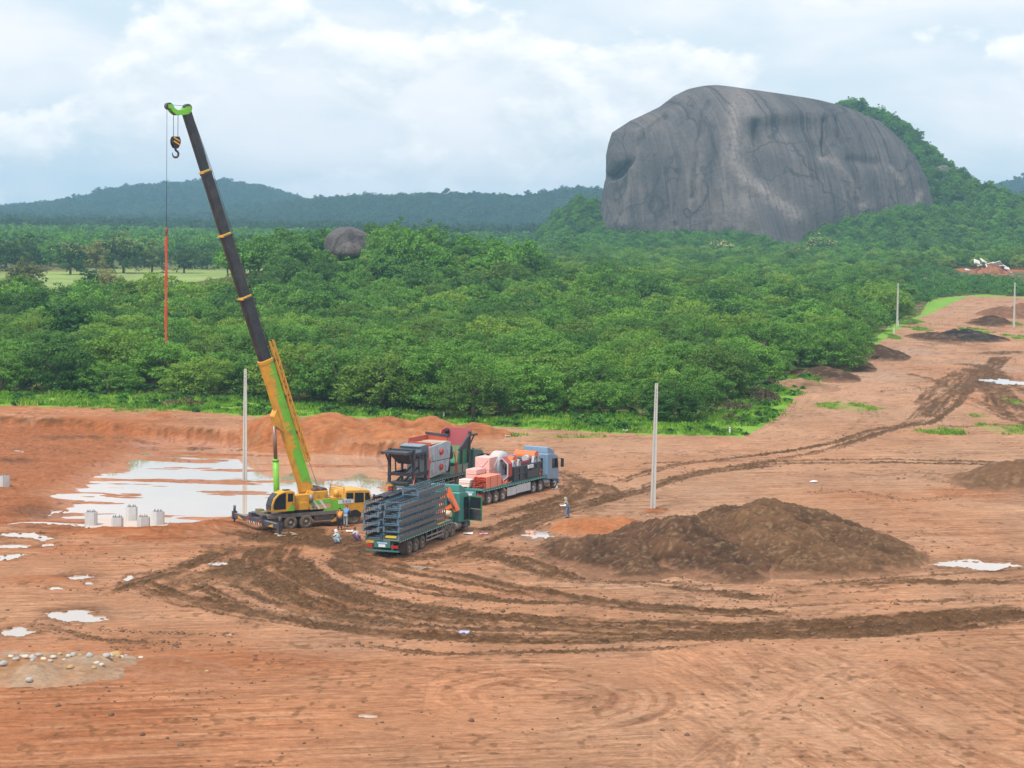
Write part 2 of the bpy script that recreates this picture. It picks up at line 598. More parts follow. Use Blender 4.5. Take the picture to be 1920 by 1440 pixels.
# pools of mud: (px, py, rx, ry, strength)
MUD = [(540, 1080, 300, 60, 0.55), (720, 1150, 330, 46, 0.5), (1000, 1160, 300, 30, 0.4), (1060, 960, 130, 36, 0.4), (1300, 1120, 300, 26, 0.3), (330, 1085, 120, 18, 0.55), (600, 1130, 220, 24, 0.5), (760, 1165, 260, 16, 0.45), (1500, 1165, 460, 10, 0.5), (980, 1080, 110, 18, 0.5), (1080, 955, 90, 22, 0.5), (1850, 690, 60, 16, 0.5), (1600, 1105, 300, 12, 0.35), (240, 1200, 120, 10, 0.3), (900, 990, 80, 16, 0.4), (560, 1010, 150, 28, 0.95), (640, 1060, 130, 34, 0.75), (420, 1062, 120, 26, 0.6), (700, 1028, 70, 16, 0.9), (480, 1105, 130, 22, 0.5), (380, 1030, 120, 14, 0.5),
       (860, 1120, 160, 20, 0.35), (1110, 925, 40, 14, 0.6), (1640, 672, 50, 12, 0.5), (1790, 640, 90, 14, 0.65), (1730, 645, 80, 10, 0.5),
       (120, 800, 200, 6, 0.55), (420, 815, 200, 5, 0.6), (240, 1265, 60, 18, 0.35), (1700, 1030, 60, 8, 0.25), (1690, 610, 60, 14, 0.3)]
# redder, freshly turned soil
FRESH = [(160, 790, 260, 12, 0.9), (420, 820, 260, 10, 0.9), (640, 845, 160, 8, 0.6), (300, 1008, 120, 16, 0.85), (120, 1030, 130, 22, 0.6), (80, 1085, 120, 16, 0.6), (190, 1100, 90, 12, 0.3),
         (170, 1262, 130, 26, 0.55), (330, 1250, 90, 20, 0.75), (700, 1024, 40, 8, 0.3), (740, 1050, 40, 8, 0.6), (1225, 957, 35, 6, 0.9), (1830, 925, 120, 16, 0.6), (1650, 930, 200, 16, 0.3),
         (120, 1350, 360, 90, 0.55), (480, 1240, 300, 40, 0.55), (620, 880, 120, 18, 0.5), (380, 960, 120, 12, 0.5), (250, 880, 200, 40, 0.25), (30, 1240, 60, 30, 0.4), (1860, 605, 50, 10, 0.5), (1860, 500, 70, 8, 0.9), (620, 1135, 120, 18, 0.5)]
PALE = [(1170, 1100, 150, 14, 0.7), (1500, 1140, 300, 10, 0.35), (1250, 840, 300, 24, 0.45), (1640, 720, 140, 50, 0.6), (1500, 1300, 400, 100, 0.4), (1100, 940, 90, 16, 0.3), (300, 1160, 150, 14, 0.4), (1240, 990, 60, 8, 0.5), (1720, 585, 80, 10, 0.4), (1720, 1010, 120, 30, 0.4), (240, 762, 300, 10, 0.4)]
GREY = [(1700, 660, 110, 8, 0.6), (1880, 690, 60, 16, 0.6), (1660, 700, 100, 18, 0.35), (120, 1235, 90, 14, 0.8), (20, 1225, 40, 10, 0.8), (235, 975, 75, 14, 0.9), (1000, 1005, 45, 12, 0.7), (600, 1215, 160, 30, 0.1), (1330, 925, 60, 10, 0.2)]
GRASSY = [(1590, 762, 62, 9, 0.7), (1765, 810, 42, 7, 1.0), (1880, 805, 50, 10, 0.6), (1840, 780, 20, 8, 0.5), (1905, 755, 12, 6, 0.7), (860, 812, 60, 4, 0.7), (1050, 818, 120, 3, 0.5), (560, 800, 60, 3, 0.5), (240, 770, 70, 3, 0.7),
          (1700, 602, 26, 5, 0.8), (1720, 617, 24, 4, 0.7), (1830, 620, 26, 5, 0.7), (1890, 606, 16, 5, 0.8), (1580, 690, 16, 6, 0.9), (1660, 630, 20, 6, 0.9), (1905, 632, 20, 4, 0.7), (760, 800, 14, 3, 0.6)]
# standing water: (px, py, rx, ry)
PUDDLES = [(132, 1152, 52, 15), (172, 1158, 36, 9), (30, 1182, 46, 11), (688, 1339, 24, 5), (408, 1054, 24, 5), (150, 1079, 36, 6), (168, 1091, 12, 4), (102, 1101, 18, 4), (243, 1080, 11, 7),
           (792, 1062, 36, 4), (1012, 1000, 42, 11), (1835, 1057, 100, 14), (1884, 714, 46, 7), (90, 985, 70, 6), (40, 1002, 60, 7), (22, 1022, 40, 7), (84, 1008, 20, 6), (90, 1020, 18, 4), (18, 1042, 30, 7), (70, 926, 46, 10),
           (1222, 962, 18, 3), (1040, 912, 10, 3), (110, 966, 40, 4), (430, 1187, 12, 3), (30, 840, 34, 4)]

# grass verge and wood edge on the ground, near line of the wood and line of the grass
GRASS_EDGE = [(-400, 756), (-60, 758), (60, 762), (300, 768), (420, 776), (480, 782), (640, 782), (760, 792), (900, 798), (1040, 806), (1160, 812), (1280, 816), (1392, 819), (1420, 806), (1452, 786), (1480, 760), (1486, 748)]
TREE_EDGE = [(-400, 742), (0, 740), (150, 740), (300, 744), (450, 752), (600, 764), (760, 776), (900, 786), (1060, 784), (1150, 780), (1290, 796), (1345, 780), (1372, 752), (1400, 722), (1450, 708), (1560, 696), (1592, 660), (1640, 634), (1672, 610), (1725, 592), (1742, 562), (1790, 556), (1840, 552), (1900, 556), (2300, 560)]
_ge = np.array([at(*p).xy[:] for p in GRASS_EDGE]); _te = np.array([at(*p).xy[:] for p in TREE_EDGE])


def poly_inside(X, Y, poly):
    inside = np.zeros(X.shape, dtype=bool)
    n = len(poly)
    for i in range(n):
        x1, y1 = poly[i]; x2, y2 = poly[(i + 1) % n]
        c = ((y1 > Y) != (y2 > Y))
        xi = (x2 - x1) * (Y - y1) / ((y2 - y1) if y2 != y1 else 1e-9) + x1
        inside ^= c & (X < xi)
    return inside


WOOD_POLY = np.vstack([_te, [[1600, 1000], [1600, 6600], [-1800, 6600], [-1800, 285]]])
GRASS_POLY = np.vstack([_ge, [[_te[15][0] + 2, _te[15][1] + 4], [_te[18][0] + 3, _te[18][1]], [_te[21][0] + 4, _te[21][1]], [1600, 990], [1600, 6600], [-1800, 6600], [-1800, 265]]])


def blob(X, Y, px, py, rx, ry, soft=0.45, seed=1, rag=0.75, fine=1.0):
    c = at(px, py)
    a = rx * c.y / FPX
    b = ry * c.y * c.y / (CAM_H * FPX)
    sel = (np.abs(X - c.x) < a * 1.8) & (np.abs(Y - c.y) < b * 1.8)
    o = np.zeros(X.shape)
    if sel.any():
        xs, ys = X[sel], Y[sel]
        r = np.sqrt(((xs - c.x) / a) ** 2 + ((ys - c.y) / b) ** 2)
        r = r + rag * (fbm(xs / (0.45 * a + 0.4) * fine, ys / (0.45 * b + 0.4) * fine * (1.0 if fine == 1 else 1.8), seed + int(px), 4, 0.6) - 0.5)
        o[sel] = 1 - sstep(1 - soft, 1.0, r)
    return o


def line_dist(X, Y, L, w):
    """selection, signed distance and run length to a ground line"""
    x0, y0 = L.min(0) - w; x1, y1 = L.max(0) + w
    sel = np.where((X > x0) & (X < x1) & (Y > y0) & (Y < y1))[0]
    xs, ys = X[sel], Y[sel]
    best = np.full(len(sel), 1e9); sd_ = np.zeros(len(sel)); run = np.zeros(len(sel))
    acc = 0.0
    for (ax, ay), (bx, by) in zip(L[:-1], L[1:]):
        dx, dy = bx - ax, by - ay
        ll = math.hypot(dx, dy) + 1e-9
        near = np.where((xs > min(ax, bx) - w) & (xs < max(ax, bx) + w) & (ys > min(ay, by) - w) & (ys < max(ay, by) + w))[0]
        if len(near):
            rx, ry = xs[near] - ax, ys[near] - ay
            t = np.clip((rx * dx + ry * dy) / ll ** 2, 0, 1)
            ex, ey = rx - t * dx, ry - t * dy
            dd = np.hypot(ex, ey)
            up = dd < best[near]
            k = near[up]
            best[k] = dd[up]
            sd_[k] = np.where((dx * ry[up] - dy * rx[up]) > 0, dd[up], -dd[up])
            run[k] = acc + t[up] * ll
        acc += ll
    ok = best < w
    return sel[ok], sd_[ok], run[ok]


def build_ground():
    # rows follow the sight: as fine as the picture can show, out to the horizon
    ys = [55.0]
    while ys[-1] < 6500:
        y = ys[-1]
        dy = min(max(0.75 * y * y / (CAM_H * FPX * 0.533), 0.14), max(0.012 * y, 0.6))
        if y < 86: dy = 1.0
        ys.append(y + dy)
    ys = np.array(ys)
    us = np.concatenate([np.linspace(-0.6, -0.285, 14)[:-1], np.arange(-0.285, 0.285, 1 / 1450.0), np.linspace(0.285, 0.6, 14)])
    nr, nc = len(ys), len(us)
    Xg = us[None, :] * np.maximum(ys, 80)[:, None] * np.ones((nr, 1)); Yg = np.repeat(ys[:, None], nc, 1)
    X = Xg.ravel(); Y = Yg.ravel()
    z = land(X, Y)
    N = len(X)
    near = Y < 900
    idx = np.where(near)[0]
    x = X[idx]; y = Y[idx]
    pit = np.clip(-z[idx] / 1.7, 0, 1)
    mud = np.zeros(len(idx)); rut = np.zeros(len(idx)); fresh = np.zeros(len(idx)); pale = np.zeros(len(idx)); grey = np.zeros(len(idx)); grass = np.zeros(len(idx))
    warp = fbm(x / 1.7, y / 1.7, 21, 3) - 0.5
    n_fine = fbm(x / 0.55, y / 0.8, 31, 3, 0.6)
    n_mid = fbm(x / 2.6, y / 3.4, 41, 4, 0.55)
    n_big = fbm(x / 16.0, y / 22.0, 51, 4)
    lane_a = np.zeros(len(idx)); lane_l = np.zeros(len(idx)); lane_w = np.zeros(len(idx))
    for k, (pts, w, st, twin) in enumerate(TRACKS):
        L = smooth_line(pts)
        s, d, run = line_dist(x, y, L, w * 0.9 + 0.8)
        if not len(s):
            continue
        half = w / 2
        dn = d + 0.5 * min(w, 2.0) * warp[s]
        body = 1 - sstep(half * 0.72, half * 1.12, np.abs(dn))
        stri = vnoise(d * 2.6 + 50, run * 0.07 + k * 7, 60 + k)
        stri2 = vnoise(d * 6.3 + 20, run * 0.11, 90 + k)
        brk = fbm(run / 3.2, d * 0.8 + 5, 70 + k, 3)
        if twin:
            lanes = np.exp(-((np.abs(d) - half * 0.75) / 0.28) ** 2)
            mk = lanes * sstep(0.34, 0.6, brk) * st
        else:
            ends = sstep(0, 3.0, run) * sstep(0, 3.0, run.max() - run)
            mk = body * (0.45 + 0.55 * sstep(0.28, 0.5, stri * 0.6 + stri2 * 0.4)) * (0.6 + 0.4 * sstep(0.36, 0.54, brk)) * st * (0.3 + 0.7 * ends) * 1.25
        up_ = body * (0.5 + st) > lane_w[s]
        lane_a[s[up_]] = d[up_] + 31.7 * k; lane_l[s[up_]] = run[up_]; lane_w[s[up_]] = (body * (0.5 + st))[up_]
        mud[s] = np.maximum(mud[s], mk)
        rut[s] = np.maximum(rut[s], body * st * (0.5 + 0.9 * stri))
    # many lighter passes of wheels over the whole site
    rt = random.Random(8)
    for k in range(64):
        if k < 40:
            c = at(rt.uniform(300, 1950), rt.uniform(830, 1430)); hd = rt.choice((0.0, 0.1, -0.15, 0.35, -0.4)) + rt.uniform(-.15, .15)
        else:
            c = at(rt.uniform(1250, 1950), rt.uniform(640, 860)); hd = rt.choice((0.9, 1.1, 1.3, 0.5)) + rt.uniform(-.2, .2)
        n = 9; stp = rt.uniform(2.5, 6.0) * (1 if k < 40 else 2.2); cv = rt.uniform(-.12, .12)
        pts = [(c.x, c.y)]
        for q in range(n):
            hd += cv + rt.uniform(-.04, .04)
            pts.append((pts[-1][0] + stp * math.cos(hd), pts[-1][1] + stp * math.sin(hd)))
        L = np.array(pts)
        w = rt.uniform(1.7, 2.2); st = rt.uniform(0.18, 0.5)
        s, d, run = line_dist(x, y, L, w)
        if not len(s): continue
        dn = np.abs(d + 0.15 * warp[s])
        lanes = np.exp(-((dn - w * 0.45) / 0.26) ** 2)
        brk = fbm(run / 2.4, d + k, 170 + k, 3)
        ends = sstep(0, 4.0, run) * sstep(0, 4.0, run.max() - run)
        mk = lanes * sstep(0.36, 0.6, brk) * st * ends
        mud[s] = np.maximum(mud[s], mk); rut[s] = np.maximum(rut[s], lanes * ends * st * 0.9)
    for i, (px, py, rx, ry, st) in enumerate(MUD):
        b = blob(x, y, px, py, rx, ry, 0.6, i)
        mud = np.maximum(mud, st * b * (0.35 + 0.65 * sstep(0.4, 0.56, n_mid)))
    for i, (px, py, rx, ry, st) in enumerate(FRESH):
        fresh = np.maximum(fresh, st * blob(x, y, px, py, rx, ry, 0.8, 100 + i))
    for i, (px, py, rx, ry, st) in enumerate(PALE):
        pale = np.maximum(pale, st * blob(x, y, px, py, rx, ry, 0.9, 200 + i))
    for i, (px, py, rx, ry, st) in enumerate(GREY):
        grey = np.maximum(grey, st * blob(x, y, px, py, rx, ry, 0.8, 300 + i) * (0.4 + 0.6 * n_mid))
    for i, (px, py, rx, ry, st) in enumerate(GRASSY):
        grass = np.maximum(grass, st * blob(x, y, px, py, rx, ry, 0.6, 400 + i) * sstep(0.3, 0.6, n_fine * 0.6 + n_mid * 0.4))
    # blade and bucket scrapes: streaks along three directions
    def streaks(a, b, seed, ln=7.0, wd=0.28):
        v = (at(*b) - at(*a)).xy.normalized()
        al = x * v.x + y * v.y; ac = -x * v.y + y * v.x
        ac = ac + 0.6 * (n_mid - 0.5)
        return fbm(al / ln, ac / wd, seed, 3, 0.6)
    pxx, pyy = to_px(x, y, 0 * x)
    dia = streaks((1260, 1230), (1640, 1440), 500, 5.0, 0.42)
    hor = streaks((400, 1400), (1000, 1375), 520, 7.0, 0.30)
    hor2 = streaks((1400, 860), (1900, 850), 540, 9.0, 0.5)
    c = at(1010, 1305)
    rad = np.hypot((x - c.x), (y - c.y) * 0.9)
    arc = vnoise(rad * 2.4, np.arctan2(y - c.y, x - c.x) * 1.3 + 9, 560)
    r_dia = sstep(1120, 1330, pxx) * sstep(1190, 1225, pyy)
    r_arc = (1 - sstep(6.5, 8.5, rad)) * sstep(2.0, 3.0, rad) * sstep(-8, -2, x - c.x)
    r_far = 1 - sstep(1100, 1180, pyy)
    def frame(a, b):
        v = (at(*b) - at(*a)).xy.normalized()
        return -x * v.y + y * v.x + 0.5 * (n_mid - 0.5), x * v.x + y * v.y
    ga, gl = frame((400, 1400), (1000, 1375)); da_, dl_ = frame((1260, 1230), (1640, 1440))
    seld = r_dia > 0.5
    base_a = np.where(seld, da_ + 300, ga); base_l = np.where(seld, dl_, gl)
    sela = r_arc > 0.35
    base_a = np.where(sela, rad + 700, base_a); base_l = np.where(sela, np.arctan2(y - c.y, x - c.x) * 5, base_l)
    off = lane_w < 0.25
    lane_a = np.where(off, base_a, lane_a); lane_l = np.where(off, base_l, lane_l)
    stre = (hor * (1 - r_dia) + dia * r_dia) * (1 - r_far) + hor2 * r_far
    stre = stre * (1 - 0.7 * r_arc) + arc * 0.7 * r_arc
    patchy = sstep(0.38, 0.62, fbm(x / 6.0, y / 7.0, 580, 3)) * 0.8 + 0.2
    stre = 0.5 + (stre - 0.5) * patchy
    # standing water hollows
    hollow = np.zeros(len(idx)); flat = np.zeros(len(idx))
    for i, (px, py, rx, ry) in enumerate(PUDDLES):
        hollow = np.maximum(hollow, blob(x, y, px, py, rx * 1.05, ry * 1.05, 0.55, 600 + i, 1.35, 1.5))
        flat = np.maximum(flat, blob(x, y, px, py, rx * 1.7, ry * 1.7, 0.5, 800 + i))
    # relief
    clods = fbm(x / 0.35, y / 0.5, 71, 3, 0.65)
    zz = z[idx]
    zz += 0.10 * (n_big - 0.5) + 0.07 * (n_mid - 0.5) + 0.035 * (n_fine - 0.5)
    zz += 0.11 * (stre - 0.5) * (1 - pit)
    zz += mud * (0.42 * (clods - 0.42) + 0.05) - 0.13 * rut * (1 - np.abs(2 * stre - 1)) 
    zz += fresh * 0.12 * (clods - 0.5)
    bankf = sstep(0.05, 0.3, pit) * (1 - sstep(0.7, 0.97, pit))
    zz += bankf * 0.5 * (fbm(x / 1.1, y / 1.4, 81, 4, 0.6) - 0.5)
    # pond bed with bars of mud
    bar = fbm(x / 9.0 + 0.2 * y, y / 2.0 - x / 30, 91, 4, 0.6)
    zz += sstep(0.85, 1.0, pit) * (0.66 * (bar - 0.575) - 0.03)
    base = land(x, y)
    zz = zz * (1 - 0.85 * flat) + (base + 0.12 * (n_fine - 0.5) + 0.10 * (n_mid - 0.5)) * 0.85 * flat
    zz -= 0.24 * hollow
    # spoil bank in front of the column footings
    L = smooth_line([(120, 1006), (190, 1010), (260, 1012), (330, 1008), (400, 998), (440, 986)], -0.5)
    s, d, run = line_dist(x, y, L, 5.0)
    zz[s] += 0.5 * np.exp(-(d / 1.6) ** 2) * sstep(0, 4, run) * sstep(0, 5, run.max() - run) * (0.75 + 0.5 * (n_mid[s]))
    fresh[s] = np.maximum(fresh[s], 1.0 * np.exp(-(d / 2.2) ** 2))
    # colours
    A = np.array((0.362, 0.212, 0.130)); B = np.array((0.362, 0.160, 0.078)); O = np.array((0.310, 0.108, 0.040))
    PK = np.array((0.37, 0.180, 0.125)); LT = np.array((0.43, 0.265, 0.170)); M1 = np.array((0.044, 0.023, 0.009)); M2 = np.array((0.106, 0.054, 0.021))
    GY = np.array((0.36, 0.31, 0.265)); G1 = np.array((0.14, 0.30, 0.032)); G2 = np.array((0.24, 0.34, 0.065))
    left = 1 - sstep(250, 1150, pxx + 260 * (n_big - 0.5))
    low = sstep(1150, 1300, pyy)
    t = np.clip(0.15 + 0.6 * left + 1.3 * (n_big - 0.5) + 0.15 * low, 0, 1)[:, None]
    col = A * (1 - t) + B * t
    n_pat = fbm(x / 5.0, y / 9.0, 97, 4, 0.6)
    col = col * (1 + 0.55 * (n_pat - 0.5))[:, None]
    def lay(col, m_, c_):
        m_ = np.clip(m_, 0, 1)[:, None]
        return col * (1 - m_) + c_ * m_
    col = lay(col, pale * (0.4 + 0.8 * n_mid), LT)
    col = lay(col, pit * 0.75 * sstep(0.3, 0.7, n_mid), PK)
    col = lay(col, fresh, O)
    col = lay(col, bankf * 0.85, O * (0.6 + 0.6 * clods[:, None]))
    rim = sstep(0.02, 0.12, pit) * (1 - sstep(0.2, 0.45, pit)) * sstep(194, 211, y)
    col = lay(col, rim * 0.8 * sstep(0.35, 0.55, n_mid), M2)
    col = lay(col, grey, GY)
    sdark = sstep(0.52, 0.70, stre)
    col = lay(col, 0.60 * sdark * (0.4 + n_mid) * (1 - pit), col * np.array((0.60, 0.52, 0.48)))
    slight = sstep(0.56, 0.72, 1 - stre)
    col = lay(col, 0.35 * slight * (1 - pit), LT)
    spots = sstep(0.66, 0.74, fbm(x / 0.5, y / 0.7, 95, 2)) * sstep(0.45, 0.65, n_mid)
    col = lay(col, 0.55 * spots, M2)
    col = lay(col, 0.60 * flat, col * 0.55)
    mm = np.clip(mud * (0.75 + 0.7 * (n_fine - 0.4)), 0, 1)
    col = lay(col, sstep(0.08, 0.75, mm) * 0.95, M2 * (1 - 0.6 * sstep(0.35, 0.8, clods)[:, None]) + M1 * 0.6 * sstep(0.35, 0.8, clods)[:, None])
    col = lay(col, grass * 0.9, G1 * n_fine[:, None] + G2 * (1 - n_fine[:, None]))
    col = lay(col, hollow * 0.35, M2)
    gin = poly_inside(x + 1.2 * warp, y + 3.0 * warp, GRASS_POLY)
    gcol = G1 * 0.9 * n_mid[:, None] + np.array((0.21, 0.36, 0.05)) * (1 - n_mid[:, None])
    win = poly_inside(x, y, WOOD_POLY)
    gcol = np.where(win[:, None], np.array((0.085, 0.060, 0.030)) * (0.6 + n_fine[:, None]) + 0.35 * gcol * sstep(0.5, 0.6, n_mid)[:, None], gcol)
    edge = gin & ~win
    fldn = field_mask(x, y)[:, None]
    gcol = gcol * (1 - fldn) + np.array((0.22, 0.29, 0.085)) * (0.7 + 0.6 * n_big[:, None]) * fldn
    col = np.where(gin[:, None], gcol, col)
    zz += np.where(edge, 0.12 * n_fine, 0)
    wet = np.clip(0.15 * pit + 0.7 * mm * sstep(0.4, 0.6, n_mid) + 0.8 * hollow, 0, 1)
    z[idx] = zz
    cols = np.ones((N, 4), dtype=np.float32)
    far = ~near
    fx, fy = X[far], Y[far]
    fn = fbm(fx / 60, fy / 120, 15, 4)[:, None]
    cols[far, :3] = np.array((0.05, 0.075, 0.025)) * fn + np.array((0.10, 0.14, 0.04)) * (1 - fn)
    fld = field_mask(fx, fy)[:, None]
    cols[far, :3] = cols[far, :3] * (1 - fld) + np.array((0.24, 0.30, 0.10)) * (0.7 + 0.6 * fn) * fld
    q = hit(1862, 505)
    rb = np.exp(-((fx - q.x) / 20) ** 2 - ((fy - q.y) / 20) ** 2)
    rb = sstep(0.25, 0.55, rb + 0.4 * (fbm(fx / 8, fy / 8, 4, 3) - 0.5))[:, None]
    cols[far, :3] = cols[far, :3] * (1 - rb) + O * rb
    lanes_ = np.zeros((N, 3), dtype=np.float32)
    nrn = len(idx) // nc
    LA = lane_a.reshape(nrn, nc); bad = np.zeros((nrn, nc), dtype=bool)
    LL = lane_l.reshape(nrn, nc)
    for ax_ in (0, 1):
        j_ = (np.abs(np.diff(LA, axis=ax_)) > 2.0) | (np.abs(np.diff(LL, axis=ax_)) > 8.0)
        if ax_ == 0:
            bad[:-1] |= j_; bad[1:] |= j_
        else:
            bad[:, :-1] |= j_; bad[:, 1:] |= j_
    lw = np.where(gin, 0, 1) * (1 - 0.6 * pit) * (0.35 + 0.65 * sstep(0.36, 0.6, fbm(x / 4.5, y / 6.5, 333, 3)))
    lw = np.maximum(lw, np.clip(mud * 1.3, 0, 1) * np.where(gin, 0, 1))
    okw = 1.0 - bad
    for _ in range(6):
        okw[1:-1, 1:-1] = (okw[1:-1, 1:-1] + okw[:-2, 1:-1] + okw[2:, 1:-1] + okw[1:-1, :-2] + okw[1:-1, 2:]) / 5
        okw = np.minimum(okw, 1.0 - bad)
    lw = lw * okw.ravel()
    lanes_[idx, 0] = lane_a; lanes_[idx, 1] = lane_l; lanes_[idx, 2] = lw
    cols[idx, :3] = col; cols[idx, 3] = wet; cols[far, 3] = 0
    i0 = (np.arange(nr - 1)[:, None] * nc + np.arange(nc - 1)[None, :]).ravel()
    q = np.stack([i0, i0 + 1, i0 + nc + 1, i0 + nc], 1)
    me = mesh_np('ground', np.stack([X, Y, z], 1), q, ground_material(), smooth=True)
    at_ = me.color_attributes.new('soil', 'FLOAT_COLOR', 'POINT')
    at_.data.foreach_set('color', cols.ravel())
    la = me.attributes.new('lane', 'FLOAT_VECTOR', 'POINT')
    la.data.foreach_set('vector', lanes_.ravel())
    o = link_mesh('ground', me)
    tag(o, kind='structure')
    return o, (ys, us, z.reshape(nr, nc))


def field_mask(x, y):
    m_ = np.zeros(np.shape(x))
    for (px, py, rx, ry) in ((40, 530, 190, 40), (270, 525, 200, 36), (450, 520, 110, 34), (790, 480, 40, 6)):
        m_ = np.maximum(m_, blob(x, y, px, py, rx, ry, 0.3, 3))
    return m_


def ground_material():
    mt, gg, b = principled('soil')
    a = gg.n('ShaderNodeAttribute', attribute_name='soil')
    t = gg.n('ShaderNodeNewGeometry').outputs['Position']
    n1 = gg.noise(t, 2.2, 8, 0.7)
    n2 = gg.noise(gg.mapping(t, (0.6, 2.2, 1)), 1.1, 6, 0.65)
    n3 = gg.noise(t, 9.0, 3, 0.6)
    v = gg.math('ADD', gg.math('MULTIPLY', n1, 0.55), gg.math('MULTIPLY', n2, 0.45))
    k = gg.mix(gg.ramp(v, 0.32, 0.68), (0.72, 0.70, 0.68), (1.22, 1.20, 1.18))
    col = gg.mix(1.0, a.outputs['Color'], k, 'MULTIPLY')
    col = gg.mix(gg.math('MULTIPLY', gg.ramp(n3, 0.62, 0.72), 0.35), col, gg.mix(1.0, col, (0.5, 0.46, 0.42), 'MULTIPLY'))
    ln = gg.n('ShaderNodeAttribute', attribute_name='lane').outputs['Vector']
    sp_ = gg.n('ShaderNodeSeparateXYZ'); gg.link(ln, sp_.inputs[0])
    lv = gg.comb(sp_.outputs[0], gg.math('MULTIPLY', sp_.outputs[1], 0.07), 0.0)
    s1 = gg.noise(lv, 1.5, 5, 0.68, 0.25)
    s2 = gg.noise(gg.mapping(lv, (1, 2.2, 1), (5, 5, 0)), 4.5, 3, 0.6)
    ss = gg.math('ADD', gg.math('MULTIPLY', s1, 0.6), gg.math('MULTIPLY', s2, 0.4))
    sm = gg.mix(gg.ramp(ss, 0.36, 0.64), (0.66, 0.62, 0.58), (1.24, 1.23, 1.22))
    col = gg.mix(gg.math('MULTIPLY', sp_.outputs[2], 0.85), col, gg.mix(1.0, col, sm, 'MULTIPLY'))
    gg.link(col, b.inputs['Base Color'])
    gg.link(gg.math('MULTIPLY_ADD', a.outputs['Alpha'], -0.32, 0.92), b.inputs['Roughness'])
    b.inputs['Specular IOR Level'].default_value = 0.10
    bp = gg.n('ShaderNodeBump')
    bp.inputs['Strength'].default_value = 0.9
    bp.inputs['Distance'].default_value = 0.10
    hsum = gg.math('ADD', gg.math('ADD', n1, gg.math('MULTIPLY', n3, 0.4)), gg.math('MULTIPLY', ss, gg.math('MULTIPLY', sp_.outputs[2], 1.2)))
    gg.link(hsum, bp.inputs['Height'])
    gg.link(bp.outputs[0], b.inputs['Normal'])
    return mt


def water_material():
    mt, gg, b = principled('muddy_water')
    t = gg.n('ShaderNodeNewGeometry').outputs['Position']
    n = gg.noise(t, 0.25, 4, 0.55)
    gg.link(gg.mix(n, (0.42, 0.30, 0.215), (0.54, 0.42, 0.33)), b.inputs['Base Color'])
    b.inputs['Roughness'].default_value = 0.04
    b.inputs['IOR'].default_value = 1.5
    b.inputs['Coat Weight'].default_value = 0.6
    b.inputs['Coat IOR'].default_value = 1.5
    b.inputs['Coat Roughness'].default_value = 0.02
    bp = gg.n('ShaderNodeBump')
    bp.inputs['Strength'].default_value = 0.15
    bp.inputs['Distance'].default_value = 0.01
    gg.link(gg.noise(t, 3.0, 3, 0.5), bp.inputs['Height'])
    gg.link(bp.outputs[0], b.inputs['Normal'])
    return mt


GROUND, _gg = build_ground()


def ground_z(x, y):
    """height of the finished ground mesh"""
    ys, us, Z = _gg
    j = int(np.searchsorted(ys, y)); j = min(max(j, 1), len(ys) - 1)
    ty = (y - ys[j - 1]) / (ys[j] - ys[j - 1])
    u = x / max(y, 80)
    i = int(np.searchsorted(us, u)); i = min(max(i, 1), len(us) - 1)
    tx = (u - us[i - 1]) / (us[i] - us[i - 1])
    a = Z[j - 1, i - 1] * (1 - tx) + Z[j - 1, i] * tx
    b = Z[j, i - 1] * (1 - tx) + Z[j, i] * tx
    return float(a * (1 - ty) + b * ty)


def on_ground(px, py):
    p = hit(px, py)
    return Vector((p.x, p.y, ground_z(p.x, p.y)))


# ------------------------------------------------------------------ water sheets
WATER = water_material()


def water_sheet(name, cx, cy, rx, ry, z, n=40, seed=0):
    rnd = random.Random(seed)
    ph = [rnd.uniform(0, 6.28) for _ in range(3)]
    vs = [(cx, cy, z)]
    for i in range(n):
        a = 2 * math.pi * i / n
        k = 1 + 0.08 * math.sin(3 * a + ph[0]) + 0.06 * math.sin(5 * a + ph[1])
        vs.append((cx + rx * k * math.cos(a), cy + ry * k * math.sin(a), z))
    me = mesh_np(name, vs, None, WATER, tris=[(0, 1 + i, 1 + (i + 1) % n) for i in range(n)])
    o = link_mesh(name, me)
    return tag(o, kind='structure')


pc = at(440, 900, -1.7)
water_sheet('pond_water', pc.x + 3, pc.y - 2, 29, 31, -1.68, 48)
for i, (px, py, rx, ry) in enumerate(PUDDLES):
    c = hit(px, py)
    if c.z < -1.25: continue
    a = rx * c.y / FPX; b_ = ry * c.y * c.y / (CAM_H * FPX)
    lvl = c.z - 0.10 - 0.004 * (i % 7)
    water_sheet('puddle_water', c.x, c.y, a * 1.45, b_ * 1.45, lvl, 32, i)
# ------------------------------------------------------------------ the big rock
ROCK_Y = 1400.0


